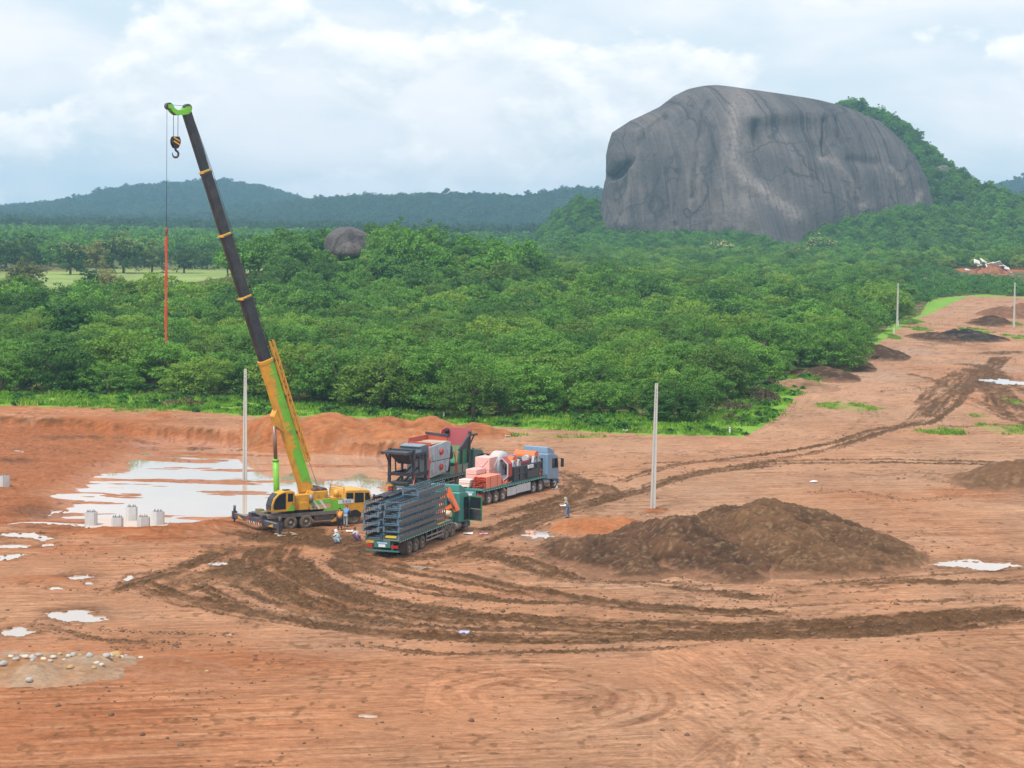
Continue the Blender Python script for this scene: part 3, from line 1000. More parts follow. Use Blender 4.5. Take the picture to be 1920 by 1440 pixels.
def rock_material(name='granite', tone=1.0):
    mt, gg, b = principled(name)
    fl = gg.n('ShaderNodeAttribute', attribute_name='flow').outputs['Vector']
    t = gg.n('ShaderNodeTexCoord').outputs['Object']
    st1 = gg.noise(gg.mapping(fl, (0.20, 0.016, 1)), 1.0, 6, 0.62, 0.4)
    st2 = gg.noise(gg.mapping(fl, (0.55, 0.016, 1), (7, 3, 0)), 1.0, 5, 0.6, 0.3)
    st3 = gg.noise(gg.mapping(fl, (0.040, 0.022, 1), (2, 9, 0)), 1.0, 4, 0.55, 0.6)
    fine = gg.noise(t, 0.35, 6, 0.7)
    big = gg.noise(t, 0.022, 4, 0.6)
    d1 = gg.ramp(gg.math('MULTIPLY_ADD', st2, 0.5, gg.math('MULTIPLY', st1, 0.6)), 0.42, 0.66)
    base = gg.mix(gg.ramp(st3, 0.36, 0.62), tuple(c * tone for c in (0.130, 0.116, 0.116)), tuple(c * tone for c in (0.215, 0.185, 0.170)))
    base = gg.mix(gg.math('MULTIPLY', gg.ramp(big, 0.52, 0.68), 0.5), base, tuple(c * tone for c in (0.33, 0.265, 0.225)))
    dark = gg.mix(st1, tuple(c * tone for c in (0.058, 0.052, 0.054)), tuple(c * tone for c in (0.125, 0.113, 0.113)))
    col = gg.mix(gg.math('MULTIPLY', d1, 0.65), base, dark)
    blk = gg.ramp(gg.noise(gg.mapping(fl, (0.30, 0.007, 1), (4, 1, 0)), 1.0, 6, 0.68, 0.5), 0.54, 0.62)
    col = gg.mix(gg.math('MULTIPLY', blk, 0.75), col, tuple(c * tone for c in (0.044, 0.040, 0.042)))
    wht = gg.ramp(gg.noise(gg.mapping(fl, (0.42, 0.010, 1), (9, 6, 0)), 1.0, 6, 0.7, 0.4), 0.60, 0.70)
    col = gg.mix(gg.math('MULTIPLY', wht, 0.45), col, tuple(c * tone for c in (0.40, 0.35, 0.32)))
    vo = gg.n('ShaderNodeTexVoronoi', feature='DISTANCE_TO_EDGE')
    nz3 = gg.n('ShaderNodeTexNoise'); gg.link(t, nz3.inputs['Vector']); nz3.inputs['Scale'].default_value = 0.06; nz3.inputs['Detail'].default_value = 5
    va = gg.n('ShaderNodeVectorMath', operation='MULTIPLY_ADD'); gg.link(nz3.outputs['Color'], va.inputs[0]); va.inputs[1].default_value = (26, 26, 26); gg.link(t, va.inputs[2])
    gg.link(gg.mapping(va.outputs[0], (0.022, 0.022, 0.011)), vo.inputs['Vector']); vo.inputs['Scale'].default_value = 1.0
    crk = gg.math('SUBTRACT', 1.0, gg.ramp(vo.outputs['Distance'], 0.004, 0.022))
    crk = gg.math('MULTIPLY', crk, gg.ramp(big, 0.42, 0.58))
    col = gg.mix(gg.math('MULTIPLY', crk, 0.7), col, tuple(c * tone for c in (0.035, 0.032, 0.034)))
    pale = gg.n('ShaderNodeAttribute', attribute_name='worn').outputs['Fac']
    pf = gg.math('MULTIPLY', pale, gg.ramp(gg.math('MULTIPLY_ADD', st2, 0.5, gg.math('MULTIPLY', fine, 0.5)), 0.34, 0.58))
    col = gg.mix(pf, col, tuple(c * tone for c in (0.44, 0.37, 0.33)))
    col = gg.mix(1.0, col, gg.mix(fine, (0.78, 0.78, 0.78), (1.2, 1.2, 1.2)), 'MULTIPLY')
    gg.link(col, b.inputs['Base Color'])
    b.inputs['Roughness'].default_value = 0.85
    bp = gg.n('ShaderNodeBump')
    bp.inputs['Strength'].default_value = 0.7
    bp.inputs['Distance'].default_value = 2.0
    gg.link(gg.math('ADD', gg.math('MULTIPLY', st2, 0.8), fine), bp.inputs['Height'])
    gg.link(bp.outputs[0], b.inputs['Normal'])
    return mt


def dist_seg(px, pz, pts):
    """distance of (x,z) arrays to a polyline"""
    best = np.full(px.shape, 1e9)
    for (ax, az_), (bx, bz) in zip(pts[:-1], pts[1:]):
        dx, dz = bx - ax, bz - az_
        t = np.clip(((px - ax) * dx + (pz - az_) * dz) / (dx * dx + dz * dz), 0, 1)
        best = np.minimum(best, np.hypot(px - ax - t * dx, pz - az_ - t * dz))
    return best


def build_rock():
    Lp = [(1098, 520), (1106, 480), (1116, 445), (1128, 402), (1135, 345), (1138, 290), (1150, 250), (1182, 226), (1238, 198), (1264, 178), (1292, 166), (1318, 161), (1338, 159)]
    Rp = [(1800, 520), (1775, 470), (1756, 420), (1744, 380), (1733, 335), (1714, 298), (1690, 264), (1650, 230), (1600, 206), (1540, 188), (1470, 177), (1405, 168), (1350, 159.5)]
    L = [at_y(x, y, ROCK_Y) for x, y in Lp]; Rr = [at_y(x, y, ROCK_Y) for x, y in Rp]
    ztop = L[-1].z; zbot = L[0].z
    nz, na = 190, 620
    s = np.linspace(0, 1, nz)
    zs = zbot + (ztop - zbot) * (1 - (1 - s) ** 1.9)
    xl = np.interp(zs, [p.z for p in L], [p.x for p in L]); xr = np.interp(zs, [p.z for p in Rr], [p.x for p in Rr])
    k = (zs - zbot) / (ztop - zbot)
    b = 82 * np.sqrt(np.clip(1 - k ** 2.6, 0, 1)) + 0.5
    yc = ROCK_Y + 6 * k
    ang = np.linspace(0, 2 * np.pi, na, endpoint=False)
    ca, sa = np.cos(ang), np.sin(ang)
    e = 2 / 2.35
    ux = np.sign(ca) * np.abs(ca) ** e; uy = np.sign(sa) * np.abs(sa) ** e
    X = ((xl + xr) / 2)[:, None] + ((xr - xl) / 2)[:, None] * ux[None]
    Y = yc[:, None] + b[:, None] * uy[None]
    Z = np.repeat(zs[:, None], na, 1)
    # outward direction
    nx = ux[None] / np.maximum(((xr - xl) / 2)[:, None], 4) * 60; ny = uy[None] / np.maximum(b[:, None], 4) * 60
    nz_ = 0.15 + 1.6 * k[:, None] ** 3 + 0 * nx
    ln = np.sqrt(nx ** 2 + ny ** 2 + nz_ ** 2); nx /= ln; ny /= ln; nz_ /= ln
    front = np.clip(-ny * 1.6 + 0.25, 0, 1)
    def P_(pts, yy=1350):
        return [(at_y(px, py, yy).x, at_y(px, py, yy).z) for px, py in pts]
    per = ang[None] * 110 + 0 * Z
    flow = per + 0.0
    D = 5.0 * (fbm(X / 45 + 3, Z / 60 + Y / 70, 7, 3) - 0.5)
    D += 2.6 * (fbm(per / 9, Z / 90, 17, 4, 0.55) - 0.5) + 1.0 * (fbm(per / 2.5, Z / 50, 27, 3) - 0.5) + 0.5 * (fbm(per / 1.2, Z / 5, 37, 3) - 0.5)
    W = np.zeros_like(Z)
    def ridge(pts, wd, amt, worn=0.0, yy=1350):
        nonlocal D, W
        d = dist_seg(X + 2.5 * (fbm(X / 9, Z / 9, 47, 2) - 0.5), Z, P_(pts, yy))
        gq = np.exp(-(d / wd) ** 2) * front
        D = D + 1.1 * amt * gq
        if worn: W = np.maximum(W, worn * gq)
    # the foot that comes forward, with its pale shoulder
    d = dist_seg(X, Z, P_(((1420, 385), (1440, 430), (1452, 500)), 1335))
    wd = np.interp(Z, [at_y(0, 520, 1335).z, at_y(0, 440, 1335).z, at_y(0, 340, 1335).z], [26, 20, 12])
    D += front * np.exp(-(d / wd) ** 2) * np.interp(Z, [at_y(0, 500, 1335).z, at_y(0, 350, 1335).z], [32, 6])
    ridge(((1382, 200), (1376, 260), (1372, 310), (1392, 345), (1420, 360), (1450, 385), (1482, 410)), 5, 3.0, 0.85)
    ridge(((1395, 350), (1386, 390), (1384, 430)), 6, 2.0, 0.55)
    ridge(((1392, 172), (1400, 200)), 8, 0.5, 0.6)
    # alcove with its brow, upper right
    ridge(((1420, 246), (1470, 240), (1520, 240), (1545, 262)), 9, -5.0)
    ridge(((1408, 225), (1470, 212), (1540, 214), (1562, 240)), 4.5, 3.6)
    ridge(((1415, 232), (1414, 268)), 2.2, -5.5)
    ridge(((1549, 225), (1553, 280)), 2.0, -5.0)
    ridge(((1549, 285), (1570, 330), (1600, 380)), 2.6, -3.2, 0.0)
    ridge(((1560, 300), (1585, 340), (1612, 392)), 2.2, 1.8, 0.55)
    ridge(((1536, 292), (1546, 284)), 4, -2.0, 1.0)
    ridge(((1575, 225), (1582, 262)), 2.4, -2.5)
    ridge(((1590, 300), (1640, 306)), 3.0, -2.8)
    ridge(((1670, 318), (1690, 345)), 2.2, 1.0, 0.7)
    ridge(((1728, 366), (1720, 386)), 3.0, 0.5, 1.0)
    ridge(((1395, 455), (1440, 478), (1480, 470)), 4.0, 0.5, 0.6, 1320)
    # long grooves down the left half
    ridge(((1330, 190), (1316, 230), (1305, 300), (1296, 370)), 1.8, -3.0)
    ridge(((1298, 196), (1288, 214)), 4.0, -3.0)
    ridge(((1250, 215), (1236, 300), (1222, 400)), 1.5, -1.6)
    ridge(((1275, 230), (1268, 330), (1262, 420)), 1.4, -1.4, 0.0)
    ridge(((1340, 240), (1330, 330), (1328, 420)), 1.6, -1.6)
    ridge(((1200, 240), (1190, 320), (1170, 420)), 2.2, 1.2, 0.35)
    ridge(((1310, 260), (1300, 340)), 3.0, 0.6, 0.4)
    ridge(((1360, 250), (1352, 340), (1360, 420)), 4.0, 1.0, 0.55)
    # cleft behind the left block, with the hollow at its foot
    ridge(((1242, 216), (1214, 240), (1198, 268), (1190, 300), (1168, 322), (1146, 330)), 2.2, -4.5)
    ridge(((1160, 318), (1150, 328)), 3.0, -3.5)
    ridge(((1168, 290), (1160, 262)), 9.0, 2.5)
    ridge(((1190, 448), (1150, 452)), 6, -3.5)
    D *= np.clip(0.25 + (1 - k[:, None]) * 8, 0, 1)
    X = X + nx * D; Y = Y + ny * D; Z = Z + nz_ * D * 0.6
    verts = np.concatenate([np.stack([X, Y, Z], 2).reshape(-1, 3), [[(xl[-1] + xr[-1]) / 2, yc[-1], ztop + 0.3]]])
    i0 = (np.arange(nz - 1)[:, None] * na + np.arange(na)[None]).ravel()
    i1 = (np.arange(nz - 1)[:, None] * na + (np.arange(na)[None] + 1) % na).ravel()
    q = np.stack([i0, i1, i1 + na, i0 + na], 1)
    top = (nz - 1) * na
    tr = [(top + i, top + (i + 1) % na, nz * na) for i in range(na)]
    ox, oy, oz = (xl[0] + xr[0]) / 2, ROCK_Y, zbot
    me = mesh_np('rock_dome', verts - np.array([ox, oy, oz]), q, rock_material('granite', 0.54), True, tr)
    fa = me.attributes.new('flow', 'FLOAT_VECTOR', 'POINT')
    fv = np.zeros((len(verts), 3), dtype=np.float32)
    fv[:-1, 0] = (X + 0.35 * Y).ravel(); fv[:-1, 1] = Z.ravel()
    fa.data.foreach_set('vector', fv.ravel())
    wa = me.attributes.new('worn', 'FLOAT', 'POINT')
    wa.data.foreach_set('value', np.append(W.ravel(), 0).astype(np.float32))
    o = link_mesh('rock_dome', me, None, (ox, oy, oz))
    tag(o, 'huge bare grey granite dome streaked with dark water stains above the trees', 'rock')
    return o


ROCK = build_rock()


def lump_mesh(name, seed, rx, ry, rz, rough, mat, n=24, sharp=False, smooth=True):
    """an uneven boulder on a flattened base"""
    vs = []; fs = []
    m_ = n // 2
    rnd = random.Random(seed)
    planes = [Vector((rnd.uniform(-1, 1), rnd.uniform(-1, 1), rnd.uniform(-0.3, 1))).normalized() for _ in range(7)]
    cut = [rnd.uniform(0.68, 0.95) for _ in planes]
    for j in range(m_ + 1):
        th = math.pi * j / m_
        for i in range(n):
            ph = 2 * math.pi * i / n
            d = Vector((math.sin(th) * math.cos(ph), math.sin(th) * math.sin(ph), math.cos(th)))
            r = 1.0
            if sharp:
                for pl, c in zip(planes, cut):
                    dd = d.dot(pl)
                    if dd > 1e-3: r = min(r, c / dd)
            r *= 1 + rough * (float(fbm(np.array([d.x * 1.7 + seed]), np.array([d.y * 1.7 + d.z * 1.3]), seed, 3)[0]) - 0.5) * 2
            vs.append((d.x * r * rx, d.y * r * ry, max(d.z * r, -0.35) * rz))
    for j in range(m_):
        for i in range(n):
            fs.append((j * n + i, (j + 1) * n + i, (j + 1) * n + (i + 1) % n, j * n + (i + 1) % n))
    me = mesh_np(name, vs, fs, mat, smooth)
    fa = me.attributes.new('flow', 'FLOAT_VECTOR', 'POINT')
    fv = np.array(vs, dtype=np.float32)[:, [0, 2, 1]].copy()
    fa.data.foreach_set('vector', fv.ravel())
    return me


bp_ = at_y(655, 470, 600)
bz = land1(bp_.x, 600)
BOULD = link_mesh('boulder', lump_mesh('boulder', 5, 7.4, 6.5, 5.8, 0.13, rock_material('boulder_granite', 0.7), 40), None, (bp_.x, 600, bz + 3.2))
tag(BOULD, 'rounded grey boulder standing out of the trees on the wooded knoll', 'boulder')
SCREE = rock_material('scree_granite', 1.25)
for i, (px, py, r_) in enumerate(((1140, 462, 7), (1108, 458, 5), (1060, 462, 6), (1040, 474, 4.5), (1080, 468, 4), (1012, 482, 4), (1795, 318, 6), (1762, 326, 7), (1858, 372, 6), (1835, 358, 4.5), (1092, 398, 5), (975, 492, 3.0), (1738, 372, 5.5), (1742, 345, 4))):
    p = hit(px, py)
    o = link_mesh('boulder', lump_mesh('boulder', 20 + i, r_ * 1.25, r_, r_ * 0.8, 0.14, SCREE, 20, True), None, (p.x, p.y, p.z + r_ * 0.15))
    tag(o, ['pale grey boulder lying at the left foot of the granite dome', 'grey boulder jutting from the wooded slope right of the granite dome'][1 if px > 1500 else 0],
        'boulder', ['boulders at the left foot of the dome', 'boulders on the wooded slope'][1 if px > 1500 else 0])

# ------------------------------------------------------------------ trees
rng = np.random.default_rng(7)


def leaf_material(name, c1, c2, c3, trans=0.28):
    mt = bpy.data.materials.new(name); mt.use_nodes = True
    gg = NG(mt.node_tree); mt.node_tree.nodes.clear()
    out_ = gg.n('ShaderNodeOutputMaterial')
    oi = gg.n('ShaderNodeObjectInfo').outputs['Random']
    a = gg.n('ShaderNodeAttribute', attribute_name='tint').outputs['Fac']
    c = gg.mix(a, c1, c2)
    c = gg.mix(gg.math('MULTIPLY', gg.ramp(oi, 0.45, 1.0), 0.75), c, c3)
    v = gg.n('ShaderNodeTexWhiteNoise', noise_dimensions='1D'); gg.link(oi, v.inputs['W'])
    c = gg.mix(1.0, c, gg.mix(v.outputs['Value'], (0.55, 0.62, 0.62), (1.50, 1.38, 1.25)), 'MULTIPLY')
    d = gg.n('ShaderNodeBsdfPrincipled'); gg.link(c, d.inputs['Base Color'])
    d.inputs['Roughness'].default_value = 0.55
    d.inputs['Specular IOR Level'].default_value = 0.25
    tr = gg.n('ShaderNodeBsdfTranslucent'); gg.link(gg.mix(1.0, c, (1.2, 1.25, 0.7), 'MULTIPLY'), tr.inputs['Color'])
    mx = gg.n('ShaderNodeMixShader'); mx.inputs[0].default_value = trans
    gg.link(d.outputs[0], mx.inputs[1]); gg.link(tr.outputs[0], mx.inputs[2])
    gg.link(mx.outputs[0], out_.inputs[0])
    return mt


BARK = plain('bark', (0.13, 0.095, 0.07), 0.9, 0, 0.4, 4.0)
LEAF_CASHEW = leaf_material('cashew_leaves', (0.048, 0.150, 0.020), (0.140, 0.295, 0.040), (0.190, 0.298, 0.040))
LEAF_WILD = leaf_material('wild_leaves', (0.042, 0.150, 0.015), (0.128, 0.290, 0.028), (0.080, 0.180, 0.028))
LEAF_FAR = leaf_material('forest_leaves', (0.018, 0.060, 0.016), (0.045, 0.110, 0.022), (0.030, 0.075, 0.022))
LEAF_TEAK = leaf_material('teak_leaves', (0.030, 0.085, 0.022), (0.075, 0.150, 0.040), (0.24, 0.23, 0.085))
LEAF_YELLOW = leaf_material('yellowing_leaves', (0.13, 0.18, 0.03), (0.26, 0.27, 0.05), (0.22, 0.22, 0.04))
LEAF_BLOSSOM = leaf_material('pale_blossom', (0.30, 0.28, 0.13), (0.48, 0.44, 0.22), (0.40, 0.36, 0.16))
LEAF_BRIGHT = leaf_material('bright_leaves', (0.040, 0.150, 0.018), (0.085, 0.225, 0.030), (0.060, 0.17, 0.020))
LEAF_DEAD = leaf_material('dead_leaves', (0.085, 0.040, 0.032), (0.150, 0.075, 0.058), (0.11, 0.06, 0.045), 0.1)
LEAF_HERB = leaf_material('verge_grass', (0.085, 0.23, 0.018), (0.185, 0.36, 0.035), (0.24, 0.35, 0.055))


def leaves(centers, radii, per, size, seed, up=0.45, squash=0.7):
    """leaf blades spread over clumps; returns verts, quads, tint"""
    r = np.random.default_rng(seed)
    n = len(centers)
    c = np.repeat(centers, per, 0); rad = np.repeat(radii, per, 0)[:, None]
    d = r.normal(size=(n * per, 3)); d /= np.linalg.norm(d, axis=1, keepdims=True)
    d[:, 2] = np.where(r.random(n * per) < 0.7, np.abs(d[:, 2]), d[:, 2])
    pos = c + d * rad * (0.55 + 0.5 * r.random((n * per, 1))) * np.array([1, 1, squash])
    nrm = d + up * np.array([0, 0, 1.0]) + 0.55 * r.normal(size=d.shape)
    nrm /= np.linalg.norm(nrm, axis=1, keepdims=True)
    t = np.cross(nrm, r.normal(size=d.shape)); t /= np.linalg.norm(t, axis=1, keepdims=True) + 1e-9
    b = np.cross(nrm, t)
    s = size * (0.65 + 0.7 * r.random((n * per, 1)))
    l_, w_ = t * s, b * s * 0.52
    droop = nrm * s * 0.18
    v = np.stack([pos - l_, pos + w_ + droop * 0.4, pos + l_ - droop, pos - w_ + droop * 0.4], 1).reshape(-1, 3)
    q = np.arange(len(v)).reshape(-1, 4)
    tint_c = np.repeat(r.random(n), per)
    tint = np.clip(0.55 * tint_c + 0.45 * r.random(n * per), 0, 1)
    return v, q, np.repeat(tint, 4)


def leaf_mesh(name, parts, mat):
    V = np.concatenate([p[0] for p in parts]); T = np.concatenate([p[2] for p in parts])
    q = np.arange(len(V)).reshape(-1, 4)
    me = mesh_np(name, V, q, mat)
    a = me.attributes.new('tint', 'FLOAT', 'POINT')
    a.data.foreach_set('value', T.astype(np.float32))
    return me


def dome_clumps(seed, rx, rz, z0, n, low=-0.25, bump=0.28, inner=0.25):
    """clump centres over an uneven dome"""
    r = np.random.default_rng(seed)
    d = r.normal(size=(n * 3, 3)); d /= np.linalg.norm(d, axis=1, keepdims=True)
    d = d[d[:, 2] > low][:n]
    lobes = r.normal(size=(7, 3)); lobes /= np.linalg.norm(lobes, axis=1, keepdims=True)
    lob = np.max(np.clip(d @ lobes.T, 0, 1) ** 6, axis=1)
    k = (1 - bump) + bump * 1.3 * lob + 0.10 * r.normal(size=len(d))
    k = np.where(r.random(len(d)) < inner, k * r.uniform(0.45, 0.8, len(d)), k)
    return d * k[:, None] * np.array([rx, rx, rz]) + np.array([0, 0, z0])


def trunk_mb(h, r, seed, limbs=5, spread=1.6):
    rnd = random.Random(seed)
    m_ = MB()
    p = Vector((0, 0, -0.3)); a = Vector((rnd.uniform(-.15, .15), rnd.uniform(-.15, .15), h * 0.45))
    m_.cyl(p, a, r * 1.25, r * 0.9, 7)
    for i in range(limbs):
        t = 2 * math.pi * (i + rnd.uniform(-.3, .3)) / limbs
        q = a + Vector((math.cos(t) * spread * 0.5, math.sin(t) * spread * 0.5, h * 0.28))
        e = q + Vector((math.cos(t) * spread * 0.6, math.sin(t) * spread * 0.6, h * 0.3 * rnd.uniform(0.6, 1.1)))
        m_.cyl(a, q, r * 0.6, r * 0.42, 6); m_.cyl(q, e, r * 0.42, r * 0.15, 5)
    return m_


def mb_mesh(mb, name, mat):
    me = bpy.data.meshes.new(name)
    me.from_pydata(mb.v, [], mb.f)
    me.polygons.foreach_set('use_smooth', mb.sm)
    me.materials.append(mat)
    return me


# orchard tree kit (7 m tall crowns)
CASHEW_CROWNS, CASHEW_TRUNKS = [], []
for i in range(6):
    rx = 4.2 + 0.3 * (i % 3); rz = 3.1 + 0.3 * (i % 2)
    cl = dome_clumps(100 + i, rx, rz, 2.6, 165, -0.6, 0.24)
    cl[:, 2] = np.maximum(cl[:, 2], 0.9 + 0.5 * np.random.default_rng(i).random(len(cl)))
    rr = np.random.default_rng(200 + i).uniform(0.55, 1.0, len(cl))
    CASHEW_CROWNS.append(leaf_mesh('cashew_crown', [leaves(cl, rr, 72, 0.145, 300 + i)], LEAF_CASHEW))
    CASHEW_TRUNKS.append(mb_mesh(trunk_mb(5.2, 0.22, i, 5, 2.0), 'cashew_trunk', BARK))


def joined_tree(name, crown_parts, mat, trunk):
    """crown and trunk in one mesh, for the woods nobody could count"""
    V = np.concatenate([p[0] for p in crown_parts]); T = np.concatenate([p[2] for p in crown_parts])
    nq = len(V) // 4
    tv = np.array([tuple(v) for v in trunk.v]); tq = [f for f in trunk.f if len(f) == 4]
    allv = np.concatenate([V, tv]); q = np.concatenate([np.arange(len(V)).reshape(-1, 4), np.array(tq) + len(V)])
    me = mesh_np(name, allv, q, mat)
    me.materials.append(BARK)
    mi = np.zeros(len(q), dtype=np.int32); mi[nq:] = 1
    me.polygons.foreach_set('material_index', mi)
    a = me.attributes.new('tint', 'FLOAT', 'POINT')
    a.data.foreach_set('value', np.concatenate([T, np.zeros(len(tv))]).astype(np.float32))
    return me


def kit(name, meshes):
    c = bpy.data.collections.new(name)
    for me in meshes:
        c.objects.link(bpy.data.objects.new(me.name, me))
    return c


ORCH_KIT, WOOD_KIT, FAR_KIT, TALL_KIT = [], [], [], []
for i in range(5):
    cl = dome_clumps(400 + i, 4.3, 3.2, 2.7, 120, -0.45, 0.26)
    ORCH_KIT.append(joined_tree('orchard_tree', [leaves(cl, np.random.default_rng(i).uniform(.7, 1.2, len(cl)), 44, 0.215, 410 + i)], LEAF_CASHEW, trunk_mb(5, .2, i)))
    cl = dome_clumps(430 + i, 3.6, 3.8 + 0.4 * (i % 2), 4.0, 90, -0.5, 0.42)
    WOOD_KIT.append(joined_tree('wild_tree', [leaves(cl, np.random.default_rng(i).uniform(.6, 1.2, len(cl)), 28, 0.30, 440 + i)], LEAF_WILD, trunk_mb(6, .2, i)))
    cl = dome_clumps(460 + i, 5.0, 4.6, 4.0, 75, -0.65, 0.40)
    FAR_KIT.append(joined_tree('far_tree', [leaves(cl, np.random.default_rng(i).uniform(1.0, 1.8, len(cl)), 14, 0.65, 470 + i)], LEAF_FAR, trunk_mb(8, .3, i, 3)))
    cl = dome_clumps(490 + i, 4.2, 3.4, 12.5 + i * 0.8, 55, -0.3, 0.5)
    TALL_KIT.append(joined_tree('emergent_tree', [leaves(cl, np.random.default_rng(i).uniform(1.0, 1.7, len(cl)), 12, 0.7, 500 + i)], LEAF_FAR, trunk_mb(18, .35, i, 4)))
BELT_KIT = []
for i in range(5):
    cl = dome_clumps(560 + i, 5.2, 4.4, 3.9, 75, -0.7, 0.34)
    BELT_KIT.append(joined_tree('belt_tree', [leaves(cl, np.random.default_rng(i).uniform(1.0, 1.8, len(cl)), 16, 0.55, 570 + i)], LEAF_WILD, trunk_mb(7, .3, i, 3)))
BELT_C = kit('belt_kit', BELT_KIT)
ORCH_C, WOOD_C, FAR_C, TALL_C = kit('orchard_kit', ORCH_KIT), kit('wood_kit', WOOD_KIT), kit('far_kit', FAR_KIT), kit('tall_kit', TALL_KIT)


def scatter(name, pts, scales, coll, label, cat, seed=0, mat=None):
    """one mass of plants: instances of a kit on points"""
    me = bpy.data.meshes.new(name)
    me.vertices.add(len(pts))
    me.vertices.foreach_set('co', np.asarray(pts, dtype=np.float32).ravel())
    a = me.attributes.new('size', 'FLOAT', 'POINT')
    a.data.foreach_set('value', np.asarray(scales, dtype=np.float32))
    o = link_mesh(name, me)
    ng = bpy.data.node_groups.new(name, 'GeometryNodeTree')
    ng.interface.new_socket('Geometry', in_out='INPUT', socket_type='NodeSocketGeometry')
    ng.interface.new_socket('Geometry', in_out='OUTPUT', socket_type='NodeSocketGeometry')
    G = NG(ng)
    gi = G.n('NodeGroupInput'); go = G.n('NodeGroupOutput')
    ci = G.n('GeometryNodeCollectionInfo'); ci.inputs['Collection'].default_value = coll
    ci.inputs['Separate Children'].default_value = True; ci.inputs['Reset Children'].default_value = True
    ip = G.n('GeometryNodeInstanceOnPoints')
    mp = G.n('GeometryNodeMeshToPoints')
    G.link(gi.outputs[0], mp.inputs['Mesh'])
    G.link(mp.outputs[0], ip.inputs['Points'])
    G.link(ci.outputs[0], ip.inputs['Instance'])
    ip.inputs['Pick Instance'].default_value = True
    rv = G.n('FunctionNodeRandomValue', data_type='INT')
    rv.inputs[4].default_value = 0; rv.inputs[5].default_value = 97; rv.inputs['Seed'].default_value = seed
    G.link(rv.outputs[2], ip.inputs['Instance Index'])
    rr = G.n('FunctionNodeRandomValue', data_type='FLOAT_VECTOR')
    rr.inputs[0].default_value = (-0.06, -0.06, 0); rr.inputs[1].default_value = (0.06, 0.06, 6.283)
    rr.inputs['Seed'].default_value = seed + 1
    G.link(rr.outputs[0], ip.inputs['Rotation'])
    na_ = G.n('GeometryNodeInputNamedAttribute', data_type='FLOAT'); na_.inputs['Name'].default_value = 'size'
    rs = G.n('FunctionNodeRandomValue', data_type='FLOAT_VECTOR')
    rs.inputs[0].default_value = (0.85, 0.85, 0.8); rs.inputs[1].default_value = (1.15, 1.15, 1.2); rs.inputs['Seed'].default_value = seed + 2
    vm = G.n('ShaderNodeVectorMath', operation='SCALE')
    G.link(rs.outputs[0], vm.inputs[0]); G.link(na_.outputs[0], vm.inputs['Scale'])
    G.link(vm.outputs[0], ip.inputs['Scale'])
    G.link(ip.outputs[0], go.inputs[0])
    md = o.modifiers.new('plants', 'NODES'); md.node_group = ng
    tag(o, label, cat, kind='stuff')
    return o


def jgrid(x0, x1, y0, y1, sp, seed, jit=0.32):
    r = np.random.default_rng(seed)
    gx, gy = np.meshgrid(np.arange(x0, x1, sp), np.arange(y0, y1, sp))
    gx = gx + (np.arange(gx.shape[0]) % 2)[:, None] * sp * 0.5
    gx = gx.ravel() + r.uniform(-jit, jit, gx.size) * sp; gy = gy.ravel() + r.uniform(-jit, jit, gy.size) * sp
    return gx, gy


def in_view(x, y, z, pad=70):
    u, v = to_px(x, y, z)
    return (u > -pad) & (u < 1920 + pad)


# ---- the orchard
ox_, oy_ = jgrid(-340, 360, 235, 1340, 8.4, 11)
keep = poly_inside(ox_, oy_, WOOD_POLY)
u_, v_ = to_px(ox_, oy_, land(ox_, oy_))
keep &= in_view(ox_, oy_, 0 * ox_) & (field_mask(ox_, oy_) < 0.3)
keep &= ~((u_ > 1690) & (v_ > 505))                        # scrub clearing at the end of the track
keep &= ~((u_ < 520) & (v_ < 578 + 0.0 * u_))                          # open field
keep &= ~((np.abs(ox_ - bp_.x) < 10) & (np.abs(oy_ - 572) < 38))
ox_, oy_ = ox_[keep], oy_[keep]
oz_ = land(ox_, oy_)
order = np.argsort(np.hypot(ox_, oy_))
near_i, rest_i = order[:280], order[280:]
rnd = random.Random(3)
GR = 'cashew trees of the orchard nearest the clearing'
front_edge = np.interp(ox_, _te[:11, 0], _te[:11, 1])
VERGE = []
for k, i in enumerate(near_i):
    x, y = float(ox_[i]), float(oy_[i])
    row = y - float(front_edge[i]) if x < _te[10][0] else 20
    if row < 9: lab, gr = 'low cashew tree with its crown down to the grass verge along the clearing', 'cashew trees along the grass verge'
    elif x > _te[10][0] - 6: lab, gr = 'round cashew tree at the right end of the orchard by the dirt track', 'cashew trees beside the dirt track'
    else: lab, gr = 'round dark green cashew tree packed among its like inside the orchard', 'cashew trees inside the orchard'
    t = empty('cashew_tree', (x, y, float(oz_[i])), rnd.uniform(0, 6.28))
    s_ = rnd.uniform(0.78, 1.25); t.scale = (s_ * rnd.uniform(.95, 1.1), s_ * rnd.uniform(.95, 1.1), s_ * rnd.uniform(0.78, 1.05))
    tag(t, lab, 'tree', gr)
    if row < 9: VERGE.append(t)
    v = k % 6
    link_mesh('crown', CASHEW_CROWNS[v], t); link_mesh('trunk', CASHEW_TRUNKS[(v + k // 6) % 6], t)
ORDW = ['first', 'second', 'third', 'fourth', 'fifth', 'sixth', 'seventh', 'eighth', 'ninth', 'tenth', 'eleventh', 'twelfth', 'thirteenth', 'fourteenth', 'fifteenth', 'sixteenth', 'seventeenth', 'eighteenth', 'nineteenth', 'twentieth']
VERGE.sort(key=lambda t: t.location.x)
for k, t in enumerate(VERGE[:20]):
    t['label'] = f'low cashew tree on the grass verge, {ORDW[k]} from the left of the front row'
hx = gauss(ox_[rest_i], oy_[rest_i], MIDHILL.x, 605, 60, 100)
scatter('orchard', np.stack([ox_[rest_i], oy_[rest_i], oz_[rest_i]], 1), np.random.default_rng(1).uniform(.72, 1.25, len(rest_i)) * (1 + 0.1 * hx), ORCH_C, 'green cashew orchard running back to the granite dome', 'orchard', 3)

